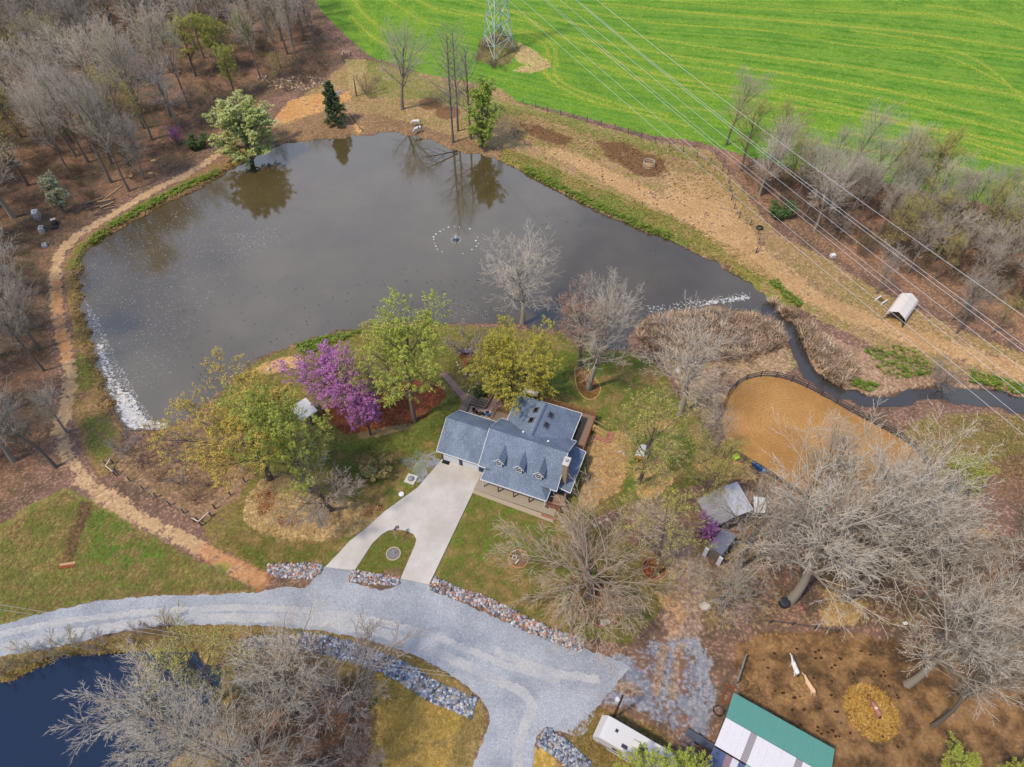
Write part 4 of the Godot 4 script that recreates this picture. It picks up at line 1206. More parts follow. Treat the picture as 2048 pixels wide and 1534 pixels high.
func tuft_mesh(blades: int, h: float, spread: float, w: float, sd: int) -> ArrayMesh:
	var r := RandomNumberGenerator.new()
	r.seed = sd
	var mb := MB.new()
	for i in blades:
		var a := r.randf() * TAU
		var d := Vector3(cos(a), 0, sin(a))
		var f := d * r.randf() * spread * 0.4
		var tip := f + d * spread * r.randf_range(0.3, 1.0) + Vector3(0, h * r.randf_range(0.6, 1.1), 0)
		var s := Vector3(-d.z, 0, d.x) * w
		var m := f.lerp(tip, 0.5) + Vector3(0, h * 0.15, 0)
		mb.col = Color.WHITE * r.randf_range(0.8, 1.15)
		mb.quad(f - s, m - s * 0.8, m + s * 0.8, f + s)
		mb.tri(m - s * 0.8, tip, m + s * 0.8)
	for i in mb.n.size():
		mb.n[i] = (mb.n[i] * (1.0 if mb.n[i].y >= 0 else -1.0) * 0.5 + Vector3.UP).normalized()
	return mb.mesh()

func scatter(called: String, mesh: Mesh, regions: Array, cols: Array, lo: float, hi: float, sd: int, label: String, category: String, parent: Node = null, own := false) -> void:
	var r := RandomNumberGenerator.new()
	r.seed = sd
	var xf: Array = []
	var cc := PackedColorArray()
	var m := vmat("plant_stuff", 0.9)
	for g in regions:
		for i in int(g[1]):
			var q := spot(r, g[0])
			var s := r.randf_range(lo, hi)
			xf.append(Transform3D(Basis(Vector3.UP, r.randf() * TAU).scaled(Vector3(s, s * r.randf_range(0.8, 1.2), s)), Vector3(q.x, ground_y(q.x, q.y) - 0.01, q.y)))
			if own:
				var mp := to_map(q)
				var k := cover.get_pixel(clampi(int(mp.x), 0, TW - 1), clampi(int(mp.y), 0, TH - 1)).srgb_to_linear()
				cc.append(jitter(k.lerp(cols[r.randi() % cols.size()] * GAIN, 0.25) * (1.12 / GAIN), r, 0.2))
			else:
				cc.append(jitter(cols[r.randi() % cols.size()], r, 0.25))
	multi(called, mesh, m, xf, cc, label, category, parent)

func undergrowth(west: PackedVector2Array, east: PackedVector2Array, thicket: PackedVector2Array, side: PackedVector2Array) -> void:
	var t := Grower.new()
	t.r.seed = 5
	t.n = [5, 4]
	t.ang = [45, 45]
	t.lr = [0.55, 0.55]
	t.t0 = [0.15, 0.1]
	t.top = 2
	t.seg = [3, 2, 1]
	t.min_r = 0.012
	t.bark = Color(1, 1, 1)
	t.pale = Color(1.1, 1.1, 1.1)
	for s in 6:
		var a := TAU * s / 6.0
		t.grow(Vector3(cos(a), 0, sin(a)) * 0.2, Vector3(cos(a) * 0.6, 1, sin(a) * 0.6).normalized(), t.r.randf_range(0.9, 1.7), 0.022, 0)
	t.wood.v.append_array(PackedVector3Array())
	var k := t.wood.v.size()
	t.wood.v.append_array(t.twig.v)
	t.wood.n.append_array(t.twig.n)
	t.wood.c.append_array(t.twig.c)
	for i in t.twig.ix:
		t.wood.ix.append(i + k)
	scatter("undergrowth", t.wood.mesh(), [[west, 1500], [east, 700], [thicket, 110], [side, 160], [plan([560, 150, 650, 100, 680, 130, 640, 175, 570, 185]), 60], [plan([940, 120, 1000, 60, 1040, 100, 1010, 150]), 40]], [pc(150, 126, 112), pc(136, 118, 108), pc(166, 146, 128), pc(140, 128, 96)], 0.6, 1.5, 8, "tangle of leafless undergrowth on the wood floor", "undergrowth")
	# fallen leaves
	var mb := MB.new()
	mb.quad(Vector3(-0.09, 0.03, 0), Vector3(0, 0.06, 0.06), Vector3(0.1, 0.03, 0), Vector3(0, 0.02, -0.06))
	mb.quad(Vector3(0.06, 0.03, 0.12), Vector3(0.12, 0.06, 0.2), Vector3(0.2, 0.03, 0.14), Vector3(0.14, 0.02, 0.07))
	mb.quad(Vector3(-0.16, 0.02, -0.16), Vector3(-0.1, 0.05, -0.1), Vector3(-0.02, 0.03, -0.15), Vector3(-0.1, 0.03, -0.22))
	scatter("fallen_leaves", mb.mesh(), [[west, 26000], [east, 12000], [thicket, 4000], [side, 7000], [plan([235, 895, 330, 865, 420, 850, 510, 900, 505, 940, 400, 1030, 320, 985]), 2500], [plan([1570, 640, 1700, 690, 1960, 760, 1840, 770, 1690, 780, 1610, 700]), 2500], [plan([560, 285, 600, 240, 760, 235, 960, 285, 840, 270, 690, 272]), 1500]], [pc(170, 120, 92), pc(150, 104, 80), pc(190, 150, 120), pc(130, 96, 76), pc(178, 132, 110)], 0.4, 0.85, 9, "brown fallen leaves strewn under the bare trees", "leaves")
	# dead cattails
	var reeds := tuft_mesh(11, 1.1, 1.0, 0.035, 3)
	scatter("cattails", reeds, [[plan([1268, 668, 1300, 640, 1400, 622, 1500, 630, 1556, 642, 1572, 690, 1520, 712, 1440, 722, 1370, 730, 1310, 705]), 1900], [plan([1590, 645, 1620, 650, 1690, 715, 1720, 745, 1690, 775, 1650, 755, 1612, 700]), 700], [line([1530, 600, 1560, 618, 1590, 640], 1.6), 160]], [pc(206, 180, 150), pc(186, 158, 130), pc(224, 200, 172), pc(156, 130, 104), pc(132, 108, 86), pc(168, 140, 124)], 0.4, 1.3, 10, "mass of dead pinkish tan cattails at the pond outlet", "reeds")
	# grass clumps
	var grass := tuft_mesh(9, 0.09, 0.2, 0.022, 4)
	var lawn := plan([880, 1150, 945, 1000, 1060, 1030, 1150, 1070, 1240, 1130, 1240, 1240, 1100, 1255, 1000, 1214])
	scatter("grass", grass, [[lawn, 7000], [plan([715, 1135, 745, 1090, 776, 1064, 815, 1066, 828, 1085, 800, 1152]), 1400], [plan([0, 1060, 130, 985, 240, 1040, 400, 1125, 500, 1178, 300, 1190, 180, 1200, 0, 1245]), 9000], [plan([1090, 700, 1190, 700, 1290, 725, 1330, 800, 1280, 860, 1220, 860, 1160, 800]), 4000], [plan([640, 900, 800, 905, 860, 890, 800, 960, 700, 1060, 640, 1120, 520, 1130, 430, 1080, 480, 1060, 640, 1085, 760, 1020, 700, 1000]), 4500], [plan([850, 820, 920, 790, 900, 850, 850, 890, 700, 905]), 1500]], [pc(146, 146, 70), pc(170, 152, 92), pc(116, 146, 52), pc(190, 166, 110), pc(176, 142, 92), pc(160, 132, 84)], 0.7, 1.5, 11, "short patchy lawn grass around the house", "grass", null, true)
	scatter("meadow_grass", tuft_mesh(9, 0.14, 0.3, 0.03, 6), [[plan([990, 318, 1040, 340, 1150, 395, 1250, 440, 1340, 478, 1430, 520, 1500, 565, 1560, 560, 1480, 500, 1380, 450, 1280, 410, 1180, 370, 1080, 320, 1010, 295]), 5000], [plan([1010, 215, 1110, 236, 1300, 290, 1420, 310, 1470, 390, 1400, 400, 1290, 340, 1130, 300, 1030, 280]), 3500], [line([470, 330, 400, 372, 300, 420, 205, 472, 165, 520, 158, 590, 175, 660, 195, 740, 225, 830], 3.0), 3500], [plan([470, 1256, 560, 1258, 700, 1276, 840, 1322, 930, 1374, 972, 1420, 950, 1500, 900, 1560, 780, 1560, 755, 1400, 800, 1320, 640, 1290]), 8000], [plan([0, 1320, 180, 1285, 330, 1258, 460, 1254, 460, 1300, 300, 1298, 130, 1308, 0, 1370]), 4000], [plan([1800, 850, 1990, 825, 2060, 840, 2060, 960, 1900, 930]), 3500], [plan([1195, 1420, 1290, 1450, 1345, 1490, 1340, 1560, 1190, 1560, 1120, 1480]), 1500]], [pc(200, 178, 104), pc(178, 162, 84), pc(218, 192, 130), pc(156, 152, 74), pc(206, 166, 112)], 0.6, 1.4, 12, "rough tan and olive grass on the banks", "grass", null, true)
	scatter("bank_weeds", tuft_mesh(12, 0.3, 0.3, 0.035, 7), [[line([1050, 338, 1150, 390, 1250, 436, 1340, 474], 2.0), 500], [line([440, 342, 330, 394, 230, 448, 180, 485], 2.0), 500], [plan([1720, 700, 1800, 690, 1860, 720, 1860, 750, 1780, 760]), 260], [plan([1940, 740, 2048, 770, 2048, 790, 1940, 765]), 200], [plan([1640, 745, 1700, 755, 1760, 770, 1740, 785]), 160], [plan([590, 690, 680, 665, 720, 665, 610, 712]), 250], [line([1545, 560, 1575, 590, 1600, 612], 1.6), 120]], [pc(122, 150, 62), pc(104, 132, 54), pc(146, 164, 72)], 0.7, 1.6, 13, "fresh green weeds on the water banks", "weeds")

# ------------------------------------------------------------------ the house
func L(u: float, v: float, y: float) -> Vector3:   # house plan: u along the front, v to the back
	return Vector3(u, y, -v)

func wall_box(mb: MB, u0: float, u1: float, v0: float, v1: float, y0: float, y1: float) -> void:
	mb.hexa([L(u0, v0, y0), L(u1, v0, y0), L(u1, v1, y0), L(u0, v1, y0), L(u0, v0, y1), L(u1, v0, y1), L(u1, v1, y1), L(u0, v1, y1)])

func gable(mb: MB, u: float, v0: float, v1: float, y: float, vr: float, yr: float, th: float) -> void:
	var a := L(u - th * 0.5, v0, y)
	var b := L(u - th * 0.5, v1, y)
	var c := L(u - th * 0.5, vr, yr)
	var o := Vector3(th, 0, 0)
	mb.face(a, b, c, c, Vector3.LEFT)
	mb.face(a + o, b + o, c + o, c + o, Vector3.RIGHT)

func make_house() -> void:
	var t := thing("lake_house", "blue sided house with grey shingle roofs, three dormers and a stone chimney", "house", Vector3(-4.29, 0, -49.82), -0.36753)
	var siding := mat("blue_siding", base(58, 92, 128), 0.8)
	var white := mat("white_trim", base(236, 236, 238), 0.6)
	var shingle := grainy("shingles", base(112, 126, 146), base(132, 146, 165), base(176, 186, 200), 55.0, 0.3, 0.02, 0.12, 0.9, 51, false)
	var deckwood := speckled("deck_boards", [base(120, 98, 82), base(150, 126, 106), base(172, 150, 130)], 2.0, 0.03, 0.9, 53, false)
	var redwood := mat("stained_rail", base(150, 84, 58), 0.8)
	var stone := speckled("field_stone", [base(110, 92, 76), base(170, 146, 118), base(206, 186, 158), base(140, 120, 100)], 2.4, 0.05, 0.95, 55, false)
	var glass := mat("window_glass", Color(0.05, 0.07, 0.09), 0.06)
	glass.metallic_specular = 0.8
	var mb := MB.new()
	# walls
	wall_box(mb, -7.1, -0.45, 2.45, 9.25, 0, 2.75)
	gable(mb, -7.1, 2.45, 9.25, 2.7, 5.85, 5.25, 0.1)
	part(t, "garage_wall", mb.mesh(), siding)
	mb = MB.new()
	wall_box(mb, -0.4, 9.95, 1.95, 9.6, 0, 3.5)
	for u in [-0.4, 9.95]:
		gable(mb, u, 1.95, 9.6, 3.5, 5.75, 6.35, 0.1)
	part(t, "main_wall", mb.mesh(), siding)
	mb = MB.new()
	wall_box(mb, 0.3, 9.2, 9.6, 14.8, 0, 3.0)
	part(t, "rear_wall", mb.mesh(), siding)
	mb = MB.new()
	wall_box(mb, 10.0, 11.7, 2.7, 9.0, 0, 2.45)
	part(t, "side_wall", mb.mesh(), siding)
	# roofs: two slopes each, fascia along the eaves
	var th := 0.16
	mb = MB.new()
	mb.slab(L(-7.5, 2.0, 2.5), L(-0.5, 2.0, 2.5), L(-0.5, 5.87, 5.45), L(-7.5, 5.87, 5.45), th)
	mb.slab(L(-7.5, 9.72, 2.5), L(-0.5, 9.72, 2.5), L(-0.5, 5.873, 5.45), L(-7.5, 5.873, 5.45), th)
	var gr := part(t, "garage_roof", mb.mesh(), shingle)
	mb = MB.new()
	mb.beam(L(-7.55, 1.97, 2.42), L(-0.85, 1.97, 2.42), 0.06, 0.2)
	mb.beam(L(-7.55, 9.75, 2.42), L(-0.85, 9.75, 2.42), 0.06, 0.2)
	mb.beam(L(-7.53, 1.97, 2.4), L(-7.53, 5.87, 5.37), 0.06, 0.2)
	mb.beam(L(-7.53, 9.75, 2.4), L(-7.53, 5.87, 5.37), 0.06, 0.2)
	part(gr, "fascia", mb.mesh(), white)
	mb = MB.new()
	mb.slab(L(-0.85, 1.4, 3.28), L(10.4, 1.4, 3.28), L(10.4, 5.75, 6.6), L(-0.85, 5.75, 6.6), th)
	mb.slab(L(-0.85, 10.05, 3.28), L(10.4, 10.05, 3.28), L(10.4, 5.753, 6.6), L(-0.85, 5.753, 6.6), th)
	var mr := part(t, "main_roof", mb.mesh(), shingle)
	mb = MB.new()
	mb.beam(L(-0.88, 5.75, 6.64), L(10.43, 5.75, 6.64), 0.3, 0.06)
	part(mr, "ridge_cap", mb.mesh(), mat("ridge_shingle", base(96, 110, 132), 0.9))
	mb = MB.new()
	for u in [-0.88, 10.43]:
		mb.beam(L(u, 1.38, 3.16), L(u, 5.75, 6.5), 0.06, 0.22)
		mb.beam(L(u, 10.07, 3.16), L(u, 5.75, 6.5), 0.06, 0.22)
	mb.beam(L(-0.88, 10.09, 3.2), L(0.2, 10.09, 3.2), 0.06, 0.2)
	mb.beam(L(9.6, 10.09, 3.2), L(10.43, 10.09, 3.2), 0.06, 0.2)
	mb.beam(L(-0.88, 1.37, 3.2), L(0.2, 1.37, 3.2), 0.06, 0.2)
	mb.beam(L(9.4, 1.37, 3.2), L(10.43, 1.37, 3.2), 0.06, 0.2)
	part(mr, "fascia", mb.mesh(), white)
	# porch roof, hipped at both ends
	mb = MB.new()
	mb.slab(L(0.0, 0.0, 2.4), L(9.47, 0.0, 2.4), L(8.1, 1.5, 3.33), L(1.35, 1.5, 3.33), 0.12)
	mb.slab(L(0.0, 0.0, 2.4), L(1.35, 1.5, 3.33), L(1.3, 1.95, 3.3), L(0.0, 1.95, 2.42), 0.12)
	mb.slab(L(9.47, 0.0, 2.4), L(8.1, 1.5, 3.33), L(8.15, 1.95, 3.3), L(9.47, 1.95, 2.42), 0.12)
	var po := part(t, "porch_roof", mb.mesh(), shingle)
	mb = MB.new()
	mb.beam(L(-0.03, -0.03, 2.3), L(9.5, -0.03, 2.3), 0.07, 0.22)
	mb.beam(L(-0.03, -0.03, 2.3), L(-0.03, 1.9, 2.3), 0.07, 0.22)
	mb.beam(L(9.5, -0.03, 2.3), L(9.5, 1.9, 2.3), 0.07, 0.22)
	part(po, "fascia", mb.mesh(), white)
	mb = MB.new()
	mb.beam(L(0.1, 1.9, 2.62), L(1.9, 1.62, 3.46), 0.08, 0.05)
	mb.beam(L(9.4, 1.9, 2.62), L(7.6, 1.62, 3.46), 0.08, 0.05)
	part(po, "flashing", mb.mesh(), mat("brown_flashing", base(120, 96, 84), 0.7))
	for u in [0.25, 2.5, 4.75, 7.0, 9.2]:
		mb = MB.new()
		mb.box(L(u, 0.2, 0.25), Vector3(0.14, 2.05, 0.14))
		part(t, "porch_post", mb.mesh(), white if u < 1 or u > 9 else mat("post_brown", base(120, 80, 62), 0.8))
	# rear wing, hipped
	mb = MB.new()
	mb.slab(L(-0.1, 15.2, 3.05), L(-0.1, 8.2, 3.05), L(4.85, 6.7, 5.95), L(4.85, 12.9, 5.95), th)
	mb.slab(L(9.6, 15.2, 3.05), L(9.6, 8.2, 3.05), L(4.853, 6.7, 5.95), L(4.853, 12.9, 5.95), th)
	mb.slab(L(-0.1, 15.2, 3.05), L(9.6, 15.2, 3.05), L(4.86, 12.9, 5.95), L(4.84, 12.9, 5.95), th)
	var wr := part(t, "rear_roof", mb.mesh(), shingle)
	mb = MB.new()
	mb.beam(L(4.85, 12.9, 5.98), L(4.85, 7.0, 5.98), 0.28, 0.06)
	part(wr, "ridge_cap", mb.mesh(), mat("ridge_shingle", base(96, 110, 132), 0.9))
	mb = MB.new()
	mb.beam(L(-0.15, 15.25, 2.97), L(9.65, 15.25, 2.97), 0.08, 0.2)
	mb.beam(L(-0.15, 15.25, 2.97), L(-0.15, 10.1, 2.97), 0.08, 0.2)
	mb.beam(L(9.65, 15.25, 2.97), L(9.65, 10.1, 2.97), 0.08, 0.2)
	part(wr, "fascia", mb.mesh(), white)
	for s in [[3.75, 11.7], [3.75, 9.8], [5.95, 11.6], [5.95, 9.75]]:
		var y: float = 5.95 - absf(s[0] - 4.85) * 2.9 / 4.95
		var sl := Vector3(1, 2.9 / 4.95 * (1 if s[0] < 4.85 else -1), 0).normalized()
		mb = MB.new()
		var b := Basis(sl, Vector3(-sl.y, sl.x, 0), Vector3(0, 0, 1))
		mb.box(L(s[0], s[1], y - 0.02), Vector3(0.85, 0.12, 1.0), b)
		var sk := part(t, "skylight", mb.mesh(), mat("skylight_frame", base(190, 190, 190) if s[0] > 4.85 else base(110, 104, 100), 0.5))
		mb = MB.new()
		mb.box(L(s[0], s[1], y - 0.02) + b.y * 0.115, Vector3(0.62, 0.02, 0.78), b)
		part(sk, "pane", mb.mesh(), glass)
	# low side roof
	mb = MB.new()
	mb.slab(L(10.0, 2.3, 3.05), L(10.0, 9.35, 3.05), L(12.05, 9.35, 2.45), L(12.05, 2.3, 2.45), 0.14)
	var sr := part(t, "side_roof", mb.mesh(), shingle)
	mb = MB.new()
	mb.beam(L(12.1, 2.25, 2.4), L(12.1, 9.4, 2.4), 0.08, 0.2)
	mb.beam(L(10.45, 2.26, 2.84), L(12.1, 2.26, 2.37), 0.07, 0.2)
	mb.beam(L(10.45, 9.39, 2.84), L(12.1, 9.39, 2.37), 0.07, 0.2)
	part(sr, "fascia", mb.mesh(), white)
	# dormers
	for u in [1.95, 4.8, 7.62]:
		mb = MB.new()
		wall_box(mb, u - 0.56, u + 0.56, 2.0, 3.8, 3.5, 4.95)
		var f0 := L(u - 0.56, 2.0, 4.95)
		var f1 := L(u + 0.56, 2.0, 4.95)
		var f2 := L(u, 2.0, 5.56)
		mb.face(f0, f1, f2, f2, Vector3(0, 0, 1))
		var d := part(t, "dormer", mb.mesh(), siding)
		mb = MB.new()
		mb.slab(L(u - 0.72, 1.88, 4.82), L(u, 1.88, 5.65), L(u, 4.6, 5.65), L(u - 0.72, 3.5, 4.82), 0.09)
		mb.slab(L(u + 0.72, 1.88, 4.82), L(u + 0.003, 1.88, 5.65), L(u + 0.003, 4.6, 5.65), L(u + 0.72, 3.5, 4.82), 0.09)
		part(d, "dormer_roof", mb.mesh(), shingle)
		mb = MB.new()
		mb.beam(L(u - 0.74, 1.86, 4.74), L(u, 1.86, 5.58), 0.05, 0.13)
		mb.beam(L(u + 0.74, 1.86, 4.74), L(u, 1.86, 5.58), 0.05, 0.13)
		for s in [-1, 1]:
			mb.box(L(u + s * 0.4, 1.97, 4.05), Vector3(0.1, 0.84, 0.08))
		mb.box(L(u, 1.97, 3.96), Vector3(0.9, 0.1, 0.1))
		mb.box(L(u, 1.97, 4.86), Vector3(0.9, 0.1, 0.08))
		mb.box(L(u, 1.97, 4.44), Vector3(0.72, 0.06, 0.06))
		part(d, "window_trim", mb.mesh(), white)
		mb = MB.new()
		mb.box(L(u, 1.985, 4.06), Vector3(0.72, 0.8, 0.03))
		part(d, "pane", mb.mesh(), glass)
	# garage front
	for u in [-5.55, -2.55]:
		mb = MB.new()
		mb.box(L(u, 2.42, 0.13), Vector3(2.45, 2.1, 0.08))
		for k in 4:
			mb.box(L(u, 2.37, 0.18 + k * 0.51), Vector3(2.35, 0.46, 0.03))
		part(t, "garage_door", mb.mesh(), white)
	mb = MB.new()
	mb.box(L(-6.95, 2.42, 0.2), Vector3(0.25, 2.1, 0.06))
	mb.box(L(-4.05, 2.42, 0.2), Vector3(0.42, 2.1, 0.06))
	mb.box(L(-1.1, 2.42, 0.2), Vector3(0.38, 2.1, 0.06))
	part(t, "door_pier", mb.mesh(), mat("navy_trim", base(38, 72, 108), 0.7))
	# front door and windows under the porch
	for u in [1.4, 6.6, 8.4]:
		mb = MB.new()
		mb.box(L(u, 1.92, 0.95), Vector3(1.1, 1.25, 0.06))
		var w := part(t, "window", mb.mesh(), white)
		mb = MB.new()
		mb.box(L(u, 1.88, 1.03), Vector3(0.94, 1.09, 0.03))
		part(w, "pane", mb.mesh(), glass)
	mb = MB.new()
	mb.box(L(4.2, 1.92, 0.25), Vector3(1.0, 2.0, 0.06))
	part(t, "front_door", mb.mesh(), mat("navy_trim", base(38, 72, 108), 0.7))
	# porch floor, front steps, side walk
	mb = MB.new()
	for k in 60:
		mb.box(L(-0.75 + k * 0.195, 0.65, 0.05), Vector3(0.182, 0.2, 2.55))
	var pf := part(t, "porch_floor", mb.mesh(), speckled("grey_boards", [base(150, 138, 122), base(182, 170, 150), base(200, 188, 168)], 2.0, 0.03, 0.9, 57, false))
	pf.set_meta("kind", "stuff")
	mb = MB.new()
	mb.prism(PackedVector2Array([Vector2(-0.9, 0.62), Vector2(11.0, 0.75), Vector2(11.0, 1.5), Vector2(-0.9, 1.15)]), 0.0, 0.1)
	part(t, "front_walk", mb.mesh(), speckled("walk_stone", [base(168, 152, 128), base(196, 180, 156), base(176, 158, 130)], 3.0, 0.05, 0.95, 59, false))
	for k in 5:
		mb = MB.new()
		mb.box(L(9.35 + k * 0.42, -0.95, 0.1), Vector3(0.34, 0.08, 0.34))
		part(t, "paver", mb.mesh(), mat("red_paver", base(176, 116, 100), 0.9))
	# chimney
	mb = MB.new()
	var rc := RandomNumberGenerator.new()
	rc.seed = 12
	for k in 15:
		var y := k * 0.48
		var grow := 0.12 if k < 5 else 0.0
		for s in 3:
			mb.box(L(10.78 + rc.randf_range(-0.02, 0.02), 3.35 + s * 0.42, y), Vector3(0.7 + grow + rc.randf_range(-0.05, 0.05), 0.46, 0.4))
	var ch := part(t, "chimney", mb.mesh(), stone)
	ch.set_meta("kind", "stuff")
	mb = MB.new()
	mb.box(L(10.78, 3.77, 7.2), Vector3(0.86, 0.12, 1.4))
	part(ch, "chimney_cap", mb.mesh(), mat("cap_concrete", base(214, 210, 204), 0.9))
	mb = MB.new()
	mb.lathe(L(10.78, 3.8, 7.32), [[0.2, 0.0], [0.2, 0.3], [0.0, 0.3]], 10)
	part(ch, "flue", mb.mesh(), mat("flue_metal", base(170, 170, 172), 0.5))
	for s in [[3.4, 7.4], [7.2, 6.9]]:
		mb = MB.new()
		var y: float = 6.6 - absf(s[1] - 5.75) * 0.767
		mb.box(L(s[0], s[1], y - 0.05), Vector3(0.28, 0.22, 0.28))
		part(t, "roof_vent", mb.mesh(), white)
	# deck round the back and side
	mb = MB.new()
	for k in 13:
		mb.box(L(2.2 + k * 0.715, 16.1, 0.9), Vector3(0.7, 0.1, 1.55))
	for k in 30:
		mb.box(L(10.55, 9.3 + k * 0.268, 0.903), Vector3(1.7, 0.1, 0.25))
	for k in 9:
		mb.box(L(10.45, 0.35 + k * 0.27, 0.9), Vector3(2.05, 0.1, 0.25))
	var dk := part(t, "deck_floor", mb.mesh(), deckwood)
	dk.set_meta("kind", "stuff")
	var runs := [[1.9, 16.95, 11.45, 16.95], [11.45, 16.95, 11.45, 15.6], [11.45, 14.6, 11.5, 9.5], [11.5, 2.4, 11.5, 0.2], [11.5, 0.2, 9.6, 0.2], [1.9, 16.95, 1.9, 15.3]]
	for q in runs:
		var a := L(q[0], q[1], 0)
		var b := L(q[2], q[3], 0)
		mb = MB.new()
		mb.beam(a + Vector3(0, 1.92, 0), b + Vector3(0, 1.92, 0), 0.14, 0.05)
		mb.beam(a + Vector3(0, 1.12, 0), b + Vector3(0, 1.12, 0), 0.05, 0.06)
		mb.beam(a + Vector3(0, 0.86, 0), b + Vector3(0, 0.86, 0), 0.05, 0.24)
		var n := int(a.distance_to(b) / 0.16)
		for k in n:
			mb.box(a.lerp(b, (k + 0.5) / n) + Vector3(0, 1.12, 0), Vector3(0.04, 0.78, 0.04))
		var rail := part(t, "deck_rail", mb.mesh(), redwood)
		var m := maxi(1, int(a.distance_to(b) / 1.9))
		for k in m + 1:
			mb = MB.new()
			mb.box(a.lerp(b, float(k) / m), Vector3(0.1, 1.98, 0.1))
			part(rail, "post", mb.mesh(), redwood)
	# deck stairs
	for k in 6:
		mb = MB.new()
		mb.box(L(11.7 + k * 0.36, 15.1, 0.78 - k * 0.15), Vector3(0.33, 0.06, 1.0))
		part(t, "stair_tread", mb.mesh(), mat("tan_tread", base(196, 164, 96), 0.9))
	mb = MB.new()
	for s in [14.62, 15.58]:
		mb.beam(L(11.55, s, 0.75), L(13.85, s, -0.1), 0.05, 0.22)
		mb.beam(L(11.55, s, 1.85), L(13.85, s, 0.95), 0.06, 0.06)
		mb.box(L(13.8, s, 0.0), Vector3(0.08, 1.0, 0.08))
	part(t, "stair_rail", mb.mesh(), mat("tan_rail", base(190, 168, 130), 0.9))
	mb = MB.new()
	mb.box(L(14.3, 15.0, 0.0), Vector3(0.8, 0.12, 1.3))
	mb.box(L(13.3, 13.95, 0.0), Vector3(2.4, 0.12, 0.5))
	part(t, "stair_landing", mb.mesh(), mat("red_paver", base(176, 116, 100), 0.9))
	# small raised porch with railing beside the patio
	mb = MB.new()
	for k in 7:
		mb.box(L(-2.1 + k * 0.28, 14.0, 0.85), Vector3(0.26, 0.1, 1.3))
	mb.box(L(-1.25, 14.0, 0.0), Vector3(1.8, 0.85, 1.2))
	var pd := part(t, "back_stoop", mb.mesh(), deckwood)
	mb = MB.new()
	for q in [[-2.15, 13.35, -0.4, 13.35], [-2.15, 14.7, -0.4, 14.7]]:
		mb.beam(L(q[0], q[1], 1.85), L(q[2], q[3], 1.85), 0.08, 0.06)
		for k in 9:
			mb.box(L(lerpf(q[0], q[2], k / 8.0), q[1], 0.95), Vector3(0.05, 0.9, 0.05))
	part(pd, "stoop_rail", mb.mesh(), redwood)

